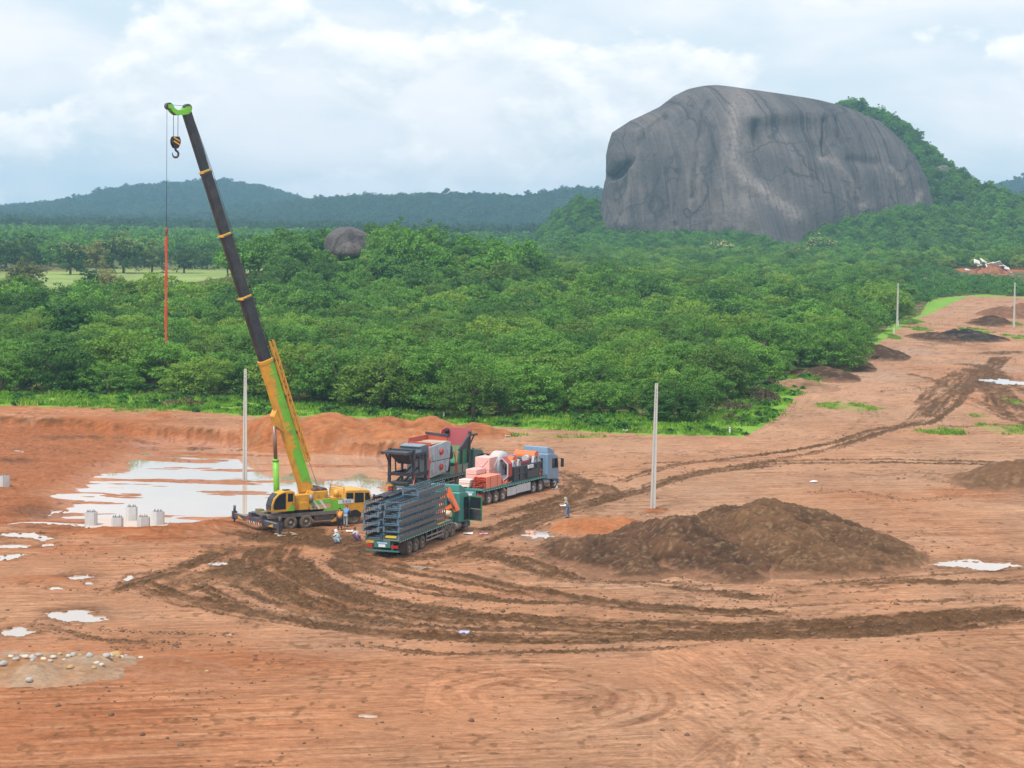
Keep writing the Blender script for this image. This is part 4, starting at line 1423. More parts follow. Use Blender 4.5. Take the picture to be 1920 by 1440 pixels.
# ---- wild wood on the knoll, round the dome and over the plain
def wild(x0, x1, y0, y1, sp, seed, cond, size, coll, name, label):
    x, y = jgrid(x0, x1, y0, y1, sp, seed, 0.42)
    z = land(x, y)
    k = in_view(x, y, z) & cond(x, y, z)
    x, y, z = x[k], y[k], z[k]
    s = np.random.default_rng(seed).uniform(size[0], size[1], len(x))
    return scatter(name, np.stack([x, y, z], 1), s, coll, label, 'woodland', seed)


_rz = hit(1862, 503)


def rubble_zone(x, y):
    return ((x - _rz.x) / 26) ** 2 + ((y - _rz.y) / 45) ** 2 < 1


def off_rock(x, y):
    return ((y > 1430) & (x > 225)) | (((np.abs(x - (ROCK.location.x + 2)) / 101) ** 2.3 + (np.abs(y - ROCK_Y) / 78) ** 2.3) > 1.0)


wild(-130, 60, 500, 740, 9.5, 21, lambda x, y, z: (z > 5) & ~((np.abs(x - bp_.x) < 10) & (y < 610) & (y > 535)), (0.9, 1.35), WOOD_C, 'knoll_wood', 'mixed wood covering the knoll around the boulder')
wild(20, 520, 1060, 1740, 5.8, 22, lambda x, y, z: off_rock(x, y) & ~((np.abs(x - 163) < 15) & (y > 1170) & (y < 1400)) & ((y > 1190) | (x > 170) | (x < 40)) & ~(rubble_zone(x, y)), (0.75, 1.25), WOOD_C, 'slope_wood', 'dense wild wood on the slopes around the granite dome')


def plain_ok(x, y, z):
    f = field_mask(x, y)
    u, v = to_px(x, y, z)
    rock = (x > 0) & (y < 1740)
    return (f < 0.3) & ~rock & ~((y < 1340) & (u > 520)) & ~((u < 560) & (v > 480) & (fbm(x / 25, y / 40, 8, 3) < 0.66))


wild(-500, 600, 800, 1800, 8.8, 23, plain_ok, (0.75, 1.1), BELT_C, 'plain_wood', 'flat green woodland across the middle distance')
wild(-800, 900, 1800, 2900, 12.5, 24, lambda x, y, z: ~((x > 20) & (x < 330) & (y < 2100)), (1.05, 1.45), FAR_C, 'plantation', 'dark plantation with a level top before the hills')
wild(-1300, 1300, 2900, 4700, 15.0, 25, lambda x, y, z: (y < 4450), (1.1, 1.7), FAR_C, 'hill_wood', 'hazy blue forest covering the distant hills')
wild(-1300, 1300, 3380, 4420, 40.0, 26, lambda x, y, z: (z > 25) & (fbm(x / 90, y / 200, 33, 3) > 0.52), (0.55, 1.05), TALL_C, 'ridge_emergents', 'tall lone trees rising above the distant ridges')

# ------------------------------------------------------------------ air
hz = MB().box2((-4300, -40, -6), (4300, 6700, 124))
hm = bpy.data.materials.new('haze'); hm.use_nodes = True
hm.node_tree.nodes.clear()
gg = NG(hm.node_tree)
ho = gg.n('ShaderNodeOutputMaterial'); pv = gg.n('ShaderNodeVolumePrincipled')
pv.inputs['Color'].default_value = (0.42, 0.72, 1.0, 1)
pv.inputs['Density'].default_value = 0.00014
pv.inputs['Anisotropy'].default_value = 0.2
gg.link(pv.outputs[0], ho.inputs['Volume'])
HAZE = hz.build('haze', hm)
tag(HAZE, 'pale blue haze between the clearing and the far hills', 'haze', kind='stuff')
# ------------------------------------------------------------------ paints and metals
YELLOW = paint('crane_yellow', (0.70, 0.35, 0.030), 0.45, 0, 0.55)
GREEN = paint('crane_green', (0.165, 0.54, 0.035), 0.45, 0, 0.45)
DKGREY = paint('chassis_grey', (0.055, 0.060, 0.068), 0.6, 0, 0.7)
BOOMBLK = paint('boom_black', (0.026, 0.030, 0.036), 0.35, 0.2, 0.35, (0.13, 0.12, 0.10))
STEEL = paint('worn_steel', (0.30, 0.29, 0.28), 0.5, 0.6, 0.5)
ROD = paint('cylinder_rod', (0.26, 0.15, 0.105), 0.35, 0.3, 0.3)
RUBBER = paint('muddy_tyre', (0.10, 0.080, 0.062), 0.9, 0, 1.0, (0.26, 0.175, 0.115), 1.2)
RIM = paint('wheel_rim', (0.28, 0.25, 0.21), 0.6, 0.3, 0.8, (0.24, 0.16, 0.10))
RIMBR = paint('bright_rim', (0.52, 0.52, 0.52), 0.4, 0.5, 0.5)
GLASS = plain('dark_glass', (0.022, 0.028, 0.034), 0.08, 0, 0.2)
ROPE = plain('wire_rope', (0.05, 0.05, 0.055), 0.6, 0.3, 0.2)
WHITE = paint('white_paint', (0.72, 0.72, 0.72), 0.5, 0, 0.3)
REDP = paint('red_paint', (0.55, 0.055, 0.030), 0.5, 0, 0.25)
BLACK = plain('matt_black', (0.016, 0.016, 0.018), 0.7)
LAMPRED = plain('lamp_red', (0.42, 0.02, 0.015), 0.3)


def wheel(parent, x, y, r=0.52, w=0.30, side=-1, dual=False, rim_mat=None, name='wheel'):
    """one wheel: tyre with tread shoulders, dished rim and hub"""
    ww = w * (2.1 if dual else 1.0)
    t = MB()
    prof = [(-ww / 2, r * 0.60), (-ww / 2, r * 0.90), (-ww / 2 * 0.8, r), (ww / 2 * 0.8, r), (ww / 2, r * 0.90), (ww / 2, r * 0.60)]
    t.lathe(prof, (0, 0, 0), 'y', 22)
    for i in range(22):
        a = 2 * math.pi * i / 22
        t.box((math.cos(a) * r, 0, math.sin(a) * r), (0.05, ww * 0.86, 0.05), Matrix.Rotation(-a, 3, 'Y'))
    o = t.build(name, RUBBER, parent, (x, y, r))
    m_ = MB()
    f = side * ww / 2
    m_.lathe([(f * 0.96, r * 0.62), (f * 0.55, r * 0.56), (f * 0.45, r * 0.30), (f * 1.0, r * 0.22), (f * 1.05, r * 0.02)], (0, 0, 0), 'y', 16)
    for i in range(8):
        a = 2 * math.pi * i / 8
        m_.cyl((math.cos(a) * r * .42, f * .46, math.sin(a) * r * .42), (math.cos(a) * r * .42, f * .60, math.sin(a) * r * .42), 0.025, n=5)
    m_.lathe([(-f * 0.96, r * 0.62), (-f * 0.5, r * 0.3), (-f * 0.5, 0.01)], (0, 0, 0), 'y', 12)
    m_.build('rim', rim_mat or RIM, o)
    return o


def text_mesh(name, s, size, mat, parent, loc, rot, ext=0.004):
    cu = bpy.data.curves.new(name, 'FONT')
    cu.body = s; cu.size = size; cu.extrude = ext; cu.align_x = 'CENTER'; cu.align_y = 'CENTER'
    tmp = bpy.data.objects.new(name, cu)
    COL.objects.link(tmp)
    dg = bpy.context.evaluated_depsgraph_get()
    me = bpy.data.meshes.new_from_object(tmp.evaluated_get(dg))
    bpy.data.objects.remove(tmp); bpy.data.curves.remove(cu)
    me.materials.clear(); me.materials.append(mat)
    o = link_mesh(name, me, parent, loc)
    o.rotation_euler = rot
    return o


# ------------------------------------------------------------------ the truck crane
CP1, CP2 = at(542, 993), at(664, 983)
cdir = (CP2 - CP1).normalized()
CA = math.atan2(cdir.y, cdir.x)
cleft = Vector((-cdir.y, cdir.x, 0))
# origin on the ground under the middle axle, on the centre line; wheels on the near side stand at y = -1.05
CO = CP1 + cdir * 1.35 + cleft * 1.05
CRANE = empty('truck_crane', (CO.x, CO.y, ground_z(CO.x, CO.y) - 0.03), CA)
tag(CRANE, 'yellow and green truck crane with its long black boom raised over the clearing', 'crane')
CZ = CRANE.location.z
for ax in (-1.35, 0.0, 4.35):
    for sd_ in (-1, 1):
        wheel(CRANE, ax, sd_ * 1.05, 0.55, 0.30, sd_, ax < 1)
ch = MB()
for sd_ in (-1, 1):
    ch.box2((-3.2, sd_ * 0.55 - 0.12, 0.62), (5.3, sd_ * 0.55 + 0.12, 1.10))
for x in (-3.0, -1.9, 0.8, 2.2, 3.4): ch.box2((x - 0.1, -0.6, 0.7), (x + 0.1, 0.6, 1.0))
for x in (-1.35, 0, 4.35): ch.cyl((x, -0.95, 0.55), (x, 0.95, 0.55), 0.13)
ch.build('chassis_frame', DKGREY, CRANE)
dk = MB().box2((-3.3, -1.25, 1.12), (2.9, 1.25, 1.24))
dk.box2((-3.35, -1.27, 0.98), (2.9, -1.22, 1.26)); dk.box2((-3.35, 1.22, 0.98), (2.9, 1.27, 1.26))
dk.build('deck', paint('deck_plate', (0.19, 0.175, 0.165), 0.7, 0.2, 0.7), CRANE)
# side skirts, tool boxes, ladder
for sd_ in (-1, 1):
    sk = MB()
    sk.box2((0.75, sd_ * 1.05, 0.55), (2.6, sd_ * 1.22, 0.98))
    for i in range(5): sk.box2((0.9 + i * 0.34, sd_ * 1.22, 0.62), (1.12 + i * 0.34, sd_ * 1.245, 0.9))
    sk.box2((-3.1, sd_ * 0.75, 0.70), (-2.05, sd_ * 1.2, 1.1))
    sk.box2((-2.05, sd_ * 0.92, 1.02), (0.62, sd_ * 1.24, 1.11))
    sk.build('tool_box', DKGREY, CRANE)
    st = MB()
    for z in (0.35, 0.65, 0.95): st.box2((2.75, sd_ * 1.05, z), (3.2, sd_ * 1.27, z + 0.04))
    st.box2((2.72, sd_ * 1.2, 0.3), (2.76, sd_ * 1.26, 1.15)); st.box2((3.2, sd_ * 1.2, 0.3), (3.24, sd_ * 1.26, 1.15))
    st.build('step', DKGREY, CRANE)
# outriggers: rear pair run out, middle pair in
BLKYEL = paint('rear_beam_blue', (0.045, 0.055, 0.075), 0.5, 0, 0.4)
ob = MB().box2((-3.75, -1.25, 0.45), (-3.3, 1.25, 0.95))
ob.box2((-3.7, -1.05, 0.95), (-3.35, -0.6, 1.25)); ob.box2((-3.7, 0.6, 0.95), (-3.35, 1.05, 1.25))
RB = ob.build('rear_outrigger_box', BLKYEL, CRANE)
for i in range(7):
    y0 = -1.15 + i * 0.36
    MB().prism([(y0, 0.47), (y0 + 0.14, 0.47), (y0 + 0.28, 0.66), (y0 + 0.14, 0.66)], -3.757, -3.751, 'x').build('warning_stripe', [YELLOW, WHITE][i % 2], RB)
for sd_ in (-1, 1):
    b = MB().box2((-3.68, sd_ * 1.2, 0.52), (-3.42, sd_ * 3.55, 0.86))
    b.box2((-3.72, sd_ * 3.38, 0.40), (-3.38, sd_ * 3.66, 1.02))
    ob_ = b.build('outrigger_beam', BLKYEL, CRANE)
    MB().cyl((-3.55, sd_ * 3.52, 1.0), (-3.55, sd_ * 3.52, 1.45), 0.10).cyl((-3.55, sd_ * 3.52, 0.42), (-3.55, sd_ * 3.52, 0.12), 0.07).build('jack', DKGREY, ob_)
    MB().lathe([(0.0, 0.30), (0.10, 0.30), (0.16, 0.10)], (-3.55, sd_ * 3.52, -0.03), 'z', 14).build('float_pad', STEEL, ob_)
    MB().prism([(sd_ * 1.9, 0.56), (sd_ * 2.7, 0.56), (sd_ * 2.7, 0.80)], -3.688, -3.682, 'x').build('warning_flash', YELLOW, ob_)
    MB().box2((-3.70, sd_ * 1.3, 0.862), (-3.40, sd_ * 3.3, 0.90)).build('wear_strip', STEEL, ob_)
    m2 = MB().box2((2.66, sd_ * 0.9, 0.45), (2.94, sd_ * 1.32, 0.80)).cyl((2.8, sd_ * 1.30, 0.30), (2.8, sd_ * 1.30, 1.05), 0.11)
    mo = m2.build('outrigger_beam', BLKYEL, CRANE)
    MB().prism([(2.2, 0.38), (2.66, 0.42), (2.66, 0.72)], sd_ * 1.26, sd_ * 1.30, 'y').build('warning_flash', YELLOW, mo)
MB().box2((-3.25, -0.5, 1.25), (-2.6, 0.2, 1.42)).box2((-3.2, 0.3, 1.25), (-2.75, 0.9, 1.50)).build('timber_block', plain('timber_pad', (0.20, 0.17, 0.10), 0.9), CRANE)
for sd_ in (-1, 1):
    MB().box2((-3.80, sd_ * 0.9 - 0.14, 0.72), (-3.755, sd_ * 0.9 + 0.14, 0.86)).build('tail_lamp', LAMPRED, CRANE)
# carrier cab and engine hood at the front
cb = MB()
cb.prism([(3.35, 1.15), (5.75, 0.75), (5.95, 0.85), (6.0, 1.6), (5.75, 2.55), (5.55, 2.66), (3.75, 2.74), (3.5, 2.68), (3.35, 1.9)], -1.22, 1.22, 'y')
CAB = cb.build('carrier_cab', YELLOW, CRANE, bevel=0.05)
for sd_ in (-1, 1):
    y0, y1 = sd_ * 1.222, sd_ * 1.235
    MB().prism([(4.35, 1.72), (5.15, 1.72), (5.15, 2.45), (4.35, 2.50)], y0, y1, 'y').build('side_window', GLASS, CAB)
    MB().prism([(5.28, 1.72), (5.82, 1.72), (5.62, 2.42), (5.28, 2.45)], y0, y1, 'y').build('side_window', GLASS, CAB)
    MB().prism([(3.6, 2.05), (4.2, 2.05), (4.2, 2.50), (3.6, 2.52)], y0, y1, 'y').build('side_window', GLASS, CAB)
    arch = [(4.35 + 0.62 * math.cos(t), 0.62 + 0.56 * math.sin(t)) for t in [math.pi * i / 8 for i in range(9)]]
    MB().prism(arch, sd_ * 1.223, sd_ * 1.232, 'y').build('wheel_arch', BLACK, CAB)
    MB().bar((5.8, sd_ * 1.2, 2.2), (5.95, sd_ * 1.5, 2.3), 0.04).box2((5.88, sd_ * 1.42, 1.85), (5.98, sd_ * 1.6, 2.3)).build('mirror', BLACK, CAB)
    MB().prism([(1.55, 1.26), (3.34, 1.20), (3.34, 2.10), (2.0, 2.06)], sd_ * 1.235, sd_ * 1.20, 'y').build('green_side_panel', GREEN, CRANE)
    MB().prism([(3.36, 1.9), (4.05, 1.9), (4.05, 2.05), (3.36, 2.15)], sd_ * 1.223, sd_ * 1.229, 'y').build('white_plate', WHITE, CAB)
MB().prism([(5.94, 1.65), (6.02, 1.65), (5.80, 2.48), (5.72, 2.48)], -1.05, 1.05, 'y').build('windscreen', GLASS, CAB)
BLUEINK = plain('blue_ink', (0.03, 0.10, 0.42), 0.5)
MB().box2((2.85, -1.245, 1.72), (4.25, -1.237, 2.0)).build('number_panel', WHITE, CRANE)
text_mesh('phone_number', '91810', 0.30, BLUEINK, CRANE, (3.6, -1.250, 1.86), (R(90), 0, 0))
hd = MB().box2((1.9, -1.19, 1.24), (3.34, 1.19, 1.98))
hd.box2((2.4, -0.9, 1.98), (3.3, 0.1, 2.2))
hd.build('engine_hood', YELLOW, CRANE, bevel=0.03)
MB().cyl((2.3, 0.4, 1.9), (2.3, 0.4, 2.75), 0.10).build('exhaust_stack', paint('rust_pipe', (0.30, 0.14, 0.09), 0.7, 0.2), CRANE)
MB().cyl((3.0, -0.7, 2.2), (3.0, -0.7, 2.72), 0.22).build('air_cleaner', YELLOW, CRANE)
MB().cyl((2.3, -0.5, 2.0), (2.3, -0.5, 2.5), 0.15).build('air_cleaner', WHITE, CRANE)
MB().bar((3.45, -1.0, 2.0), (3.5, -1.0, 2.95), 0.07).bar((3.5, -1.0, 2.95), (3.5, 1.0, 2.95), 0.07).bar((3.45, 1.0, 2.0), (3.5, 1.0, 2.95), 0.07).build('boom_rest', YELLOW, CRANE)
# slewing superstructure
MB().cyl((0.1, 0, 1.24), (0.1, 0, 1.46), 0.95, n=28).build('slew_ring', DKGREY, CRANE)
sp = MB()
for sd_ in (-1, 1):
    sp.prism([(-1.7, 1.46), (2.1, 1.46), (2.1, 2.62), (1.9, 2.85), (0.6, 2.85), (0.1, 2.3), (-1.0, 2.0), (-1.7, 1.8)], sd_ * 0.42, sd_ * 0.52, 'y')
sp.box2((-1.7, -0.42, 1.46), (2.1, 0.42, 1.6)); sp.box2((-0.95, -1.2, 1.48), (0.6, -0.52, 2.62))
sp.box2((0.62, -1.15, 2.05), (2.0, 1.15, 2.78)); sp.box2((-0.6, 0.52, 1.48), (2.1, 1.2, 2.3))
SUP = sp.build('superstructure', YELLOW, CRANE, bevel=0.02)
MB().box2((-0.62, -1.36, 1.5), (0.15, -1.205, 2.02)).build('fuel_tank', YELLOW, SUP)
MB().cyl((0.42, -1.28, 2.0), (0.42, -1.28, 2.62), 0.16).build('oil_filter', STEEL, SUP)
for x in (1.15, 1.8):
    MB().cyl((x, -0.9, 2.72), (x, 0.9, 2.72), 0.30, n=18).build('winch_drum', paint('winch_rope', (0.10, 0.06, 0.05), 0.8), SUP)
    MB().cyl((x, -1.155, 2.42), (x, -1.18, 2.42), 0.13, n=14).build('access_port', paint('port_yellow', (0.50, 0.27, 0.04), 0.6), SUP)
cw = MB().prism([(0.35, 1.42), (2.1, 1.42), (2.2, 1.55), (2.2, 2.2), (0.35, 2.12)], -1.24, 1.24, 'y')
CW = cw.build('counterweight', paint('counterweight_tan', (0.62, 0.42, 0.20), 0.55, 0, 0.4), CRANE, bevel=0.03)
for sd_ in (-1, 1):
    ya, yb = sd_ * 1.242, sd_ * 1.25
    MB().prism([(0.35, 1.80), (2.2, 1.86), (2.2, 2.20), (0.35, 2.12)], ya, yb, 'y').build('green_band', GREEN, CW)
    for dx in (0.0, 0.58):
        MB().prism([(0.55 + dx, 2.12), (0.78 + dx, 2.13), (1.28 + dx, 1.44), (1.08 + dx, 1.44)], sd_ * 1.252, sd_ * 1.258, 'y').build('white_stripe', WHITE, CW)
    MB().prism([(0.5, 1.62), (0.64, 1.76), (0.78, 1.62), (0.64, 1.48)], ya, yb, 'y').build('hazard_diamond', paint('diamond_green', (0.03, 0.30, 0.14), 0.5), CW)
    MB().lathe([(0, 0.12), (sd_ * 0.006, 0.12), (sd_ * 0.006, 0.001)], (1.0, ya, 1.62), 'y', 16).build('round_badge', paint('badge_brown', (0.25, 0.13, 0.12), 0.5), CW)
# operator's cab, rounded nose towards the load
oc_poly = [(-0.72, 1.46), (-0.72, 2.88), (-0.95, 3.02), (-1.6, 3.02), (-2.15, 2.86), (-2.55, 2.5), (-2.72, 2.0), (-2.72, 1.55), (-2.66, 1.46)]
OC = MB().prism(oc_poly, -1.42, -0.50, 'y').build('operator_cab', YELLOW, CRANE, (-0.35, 0, 0), bevel=0.04)
win = [(-1.52, 1.66), (-1.52, 2.86), (-1.7, 2.88), (-2.1, 2.74), (-2.42, 2.42), (-2.58, 2.0), (-2.58, 1.78), (-2.45, 1.66)]
MB().prism(win, -1.424, -1.436, 'y').build('side_window', GLASS, OC)
dr = MB().box2((-1.44, -1.445, 1.50), (-0.80, -1.425, 2.92)).build('door', YELLOW, OC)
MB().box2((-1.36, -1.452, 2.2), (-0.90, -1.446, 2.82)).build('door_window', GLASS, OC)
MB().prism([(-1.44, 1.50), (-0.80, 1.50), (-0.80, 2.12)], -1.447, -1.452, 'y').build('green_flash', GREEN, OC)
MB().box2((-0.98, -1.475, 2.0), (-0.86, -1.446, 2.05)).build('door_handle', BLACK, OC)
MB().prism([(-2.60, 1.62), (-2.74, 1.62), (-2.75, 2.0), (-2.58, 2.5), (-2.2, 2.87), (-2.16, 2.80), (-2.5, 2.45), (-2.65, 2.0)], -1.34, -0.58, 'y').build('windscreen', GLASS, OC)
MB().box2((-1.5, -1.2, 3.02), (-1.0, -0.8, 3.08)).build('roof_hatch', BLACK, OC)

# boom, traced in the crane's own upright plane
pl_n = Vector((-math.sin(CA), math.cos(CA), 0))


def bp(px, py, off=0.0):
    """(x, z) in the crane's centre plane for a photo point"""
    d = ray(px, py)
    o_ = Vector((0, 0, CAM_H))
    t = (CRANE.location + pl_n * off - o_).dot(pl_n) / d.dot(pl_n)
    p = o_ + d * t - CRANE.location
    return (p.dot(cdir), p.z)


tip = Vector((*bp(349, 210),)); piv = Vector(bp(571, 912))
bd = (tip - piv).normalized(); bn = Vector((bd.y, -bd.x))        # along the boom, towards its back side
if bn.x < 0: bn = -bn
BL = (tip - piv).length


def bpt(a, b, y=0.0):
    """a metres along the boom, b metres towards its back"""
    p = piv + bd * a + bn * b
    return Vector((p.x, y, p.y))


def along(px, py):
    return (Vector(bp(px, py)) - piv).dot(bd)


def boom_box(a0, a1, h, w, name, mat, parent, b0=0.0, bevel=0.03):
    m_ = MB()
    k = 0.28 * w
    prof = [(-w / 2, h / 2), (w / 2, h / 2), (w / 2, -h / 2 + k * .6), (w / 2 - k, -h / 2), (-w / 2 + k, -h / 2), (-w / 2, -h / 2 + k * .6)]
    vs = [bpt(a, b0 + q, p) for a in (a0, a1) for (p, q) in prof]
    n = 6
    m_.add(vs, [(i, (i + 1) % n, n + (i + 1) % n, n + i) for i in range(n)] + [tuple(range(n)), tuple(range(n, 2 * n))])
    return m_.build(name, mat, parent, bevel=bevel)


e1, e2, e3, e4 = along(490, 680), along(456, 562), along(416, 446), along(379, 327)
BASE = boom_box(-0.3, e1, 1.02, 0.78, 'boom_base', YELLOW, CRANE)
# the green side: a band with a ragged comb edge, on both flanks
for sd_ in (-1, 1):
    ys_ = (sd_ * 0.391, sd_ * 0.398)
    def flank(a0, a1, b0, b1, nm='green_panel'):
        vs = [bpt(a, b, y) for y in ys_ for (a, b) in ((a0, b0), (a1, b0), (a1, b1), (a0, b1))]
        MB().add(vs, [(0, 1, 2, 3), (7, 6, 5, 4), (0, 4, 5, 1), (1, 5, 6, 2), (2, 6, 7, 3), (3, 7, 4, 0)]).build(nm, GREEN, BASE)
    flank(0.2, e1 - 0.02, 0.20, 0.49)
    flank(0.5, e1 * 0.30, -0.30, 0.198)
    flank(e1 * 0.52, e1 * 0.70, -0.16, 0.198)
    rnd = random.Random(5)
    a = e1 * 0.30
    while a < e1 - 0.4:
        if not (e1 * 0.50 < a < e1 * 0.70):
            flank(a, a + rnd.uniform(0.10, 0.22), rnd.uniform(-0.22, 0.08), 0.198, 'green_comb')
        a += rnd.uniform(0.26, 0.42)
boom_box(e1 - 0.15, e1 + 0.12, 1.10, 0.86, 'boom_collar', YELLOW, BASE)
for (a0, a1, h, w) in ((e1, e2, 0.92, 0.68), (e2, e3, 0.84, 0.60), (e3, e4, 0.76, 0.53), (e4, BL + 0.2, 0.68, 0.47)):
    s_ = boom_box(a0, a1, h, w, 'boom_section', BOOMBLK, CRANE)
    boom_box(a1 - 0.12, a1 + 0.08, h + 0.08, w + 0.08, 'collar', BOOMBLK, s_) if a1 < BL else None
    if a1 < BL:
        boom_box(a1 + 0.08, a1 + 0.24, h * 0.96, w + 0.02, 'collar_ring', YELLOW, s_)
        boom_box(a1 + 0.08, a1 + 0.25, 0.22, w + 0.06, 'collar_patch', GREEN, s_, 0.06)
        MB().bar(bpt(a1 + .1, -h * .45, -w * .5 - .1), bpt(a1 + .1, -h * .45, w * .5 + .1), 0.09).build('guide_lug', YELLOW, s_)
# lift cylinder
ca0, cm, ca1 = bp(520, 906), bp(517, 862), bp(514, 798)
MB().cyl((ca0[0], 0, 1.6), (cm[0], 0, cm[1]), 0.23, n=16).cyl((cm[0], 0, cm[1] - 0.12), (cm[0], 0, cm[1] + 0.05), 0.26, n=16).build('lift_cylinder', GREEN, CRANE)
MB().cyl((cm[0], 0, cm[1]), (ca1[0], 0, ca1[1]), 0.15, n=14).build('cylinder_rod', ROD, CRANE)
ac = along(514, 792)
MB().prism([tuple((piv + bd * (ac + da) + bn * b)[:]) for da, b in ((-0.9, -0.45), (0.9, -0.45), (0.5, -0.85), (-0.35, -0.85))], -0.36, 0.36, 'y').build('cylinder_bracket', YELLOW, BASE)
# stowed lattice jib along the back of the boom
j = MB()
ja0, ja1 = e1 * 0.18, e1 + 1.4
for y in (-0.62, -0.42):
    for b in (0.62, 0.92):
        j.bar(bpt(ja0, b * 0.9, y), bpt(ja1, b, y), 0.07)
k = 0
a = ja0
while a < ja1 - 0.6:
    b0, b1 = (0.6, 0.9) if k % 2 == 0 else (0.9, 0.6)
    for y in (-0.62, -0.42): j.bar(bpt(a, b0, y), bpt(a + 0.55, b1, y), 0.045)
    j.bar(bpt(a, b0, -0.62), bpt(a, b0, -0.42), 0.045)
    a += 0.55; k += 1
j.build('stowed_jib', YELLOW, CRANE)
j2 = MB()
for f_ in (0.25, 0.55, 0.85): j2.box(bpt(ja0 + (ja1 - ja0) * f_, 0.6, -0.42), (0.2, 0.3, 0.2))
j2.build('jib_bracket', DKGREY, CRANE)
# boom head with its gooseneck
hp = [bp(*p) for p in ((354, 199), (356, 208), (350, 214), (338, 216), (327, 215), (321, 210), (317, 204), (313, 203), (312, 196), (320, 195), (324, 203), (330, 207), (340, 206), (347, 200))]
HEADP = MB()
for y0, y1 in ((-0.34, -0.26), (0.26, 0.34)): HEADP.prism(hp, y0, y1, 'y')
HEADP.prism([bp(*p) for p in ((348, 201), (353, 212), (338, 215), (330, 210), (338, 206))], -0.24, 0.24, 'y')
HEAD = HEADP.build('boom_head', GREEN, CRANE)
for (px, py, r_) in ((351, 202.5, 0.30), (316, 199, 0.26), (329, 211, 0.2)):
    x, z = bp(px, py)
    MB().cyl((x, -0.2, z), (x, 0.2, z), r_, n=16).build('sheave', DKGREY, HEAD)
rp = MB()
def P3(px, py, y): 
    x, z = bp(px, py, y); return (x, y, z)
for y in (-0.1, 0.1):
    rp.tube([P3(356, 203, y), bpt(e4, 0.55, y), bpt(e1, 0.75, y), (1.2 + 0.6 * (y > 0), y, 3.0)], 0.018, 5)
    rp.tube([P3(350, 199, y), P3(317, 196, y)], 0.016, 4)
rp.build('hoist_rope', ROPE, CRANE)


def world_plane(px, py, y=0.0):
    x, z = bp(px, py)
    return CRANE.location + cdir * x + cleft * y + Vector((0, 0, z))


# main hook block
hk = world_plane(329, 290)
HK = empty('hook_block', hk, CA)
tag(HK, 'black and yellow striped hook block hanging from the crane boom head', 'hook block')
S_ = (993 - 398) / CAM_H
def hz_(py): return world_plane(329, py).z - hk.z
zt, zb = hz_(256), hz_(278)
body = [(-0.22, zt), (0.22, zt), (0.34, zt - 0.28), (0.30, zt - 0.55), (0.13, zb), (-0.13, zb), (-0.30, zt - 0.55), (-0.34, zt - 0.28)]
bk = MB()
for y0, y1 in ((-0.20, -0.14), (0.14, 0.20)): bk.prism(body, y0, y1, 'y')
bk.build('cheek_plate', BLACK, HK)
MB().cyl((0, -0.12, zt - 0.36), (0, 0.12, zt - 0.36), 0.27, n=18).build('pulley', DKGREY, HK)
for i in range(2):
    q = zt - 0.16 - 0.26 * i
    MB().prism([(-0.27, q + 0.05), (0.24, q - 0.22), (0.29, q - 0.14), (-0.20, q + 0.14)], -0.212, -0.204, 'y').build('yellow_stripe', YELLOW, HK)
MB().box2((-0.12, -0.03, zb - 0.02), (0.12, 0.03, zb + 0.3)).cyl((0, 0, zb), (0, 0, zb - 0.14), 0.09).build('swivel', DKGREY, HK)
hm_ = MB()
cz = zb - 0.42
pts = [Vector((0, 0, zb - 0.1))] + [Vector((0.24 * math.cos(t), 0, cz + 0.24 * math.sin(t))) for t in [R(75) - R(285) * i / 14 for i in range(15)]]
for i, (a, b) in enumerate(zip(pts[:-1], pts[1:])):
    hm_.cyl(a, b, 0.085 if i < 10 else 0.085 - 0.012 * (i - 9), n=8)
hm_.build('hook', DKGREY, HK)
rr = MB()
for px, dx in ((325, -0.17), (334, 0.19)):
    top = world_plane(px, 213) - hk
    rr.cyl((dx, 0, zt - 0.2), (dx, 0, top.z), 0.022, n=5)
rr.build('rope', ROPE, HK)
# second line with the long red sling
sl = world_plane(312, 440)
SL = empty('lifting_sling', sl, CA)
tag(SL, 'long red lifting sling hanging straight down from the thin outer crane rope', 'sling')
top = world_plane(313.5, 200).z - sl.z; bot = world_plane(312, 637).z - sl.z
MB().cyl((0, 0, 0.3), (0, 0, top), 0.018, n=5).build('rope', ROPE, SL)
MB().lathe([(0.75, 0.02), (0.7, 0.08), (0.45, 0.13), (0.3, 0.10), (0.15, 0.05)], (0, 0, -0.2), 'z', 10).cyl((0, 0, 0), (0.05, 0, -0.25), 0.04).build('ball_hook', paint('rust_ball', (0.20, 0.06, 0.04), 0.6), SL)
sg = MB()
REDSL = plain('red_webbing', (0.60, 0.085, 0.045), 0.8, 0, 0.25, 2.0)
n_ = 26
for q, (dx, dy) in enumerate(((-0.05, 0.0), (0.05, 0.02), (0.0, -0.05))):
    pts = [Vector((dx * (1 + 0.6 * math.sin(i * 0.7 + q)), dy, -0.15 + (bot + 0.15 - 0.12 * q) * i / n_)) for i in range(n_ + 1)]
    for a, b in zip(pts[:-1], pts[1:]): sg.bar(a, b, 0.075, 0.06)
sg.build('webbing', REDSL, SL)
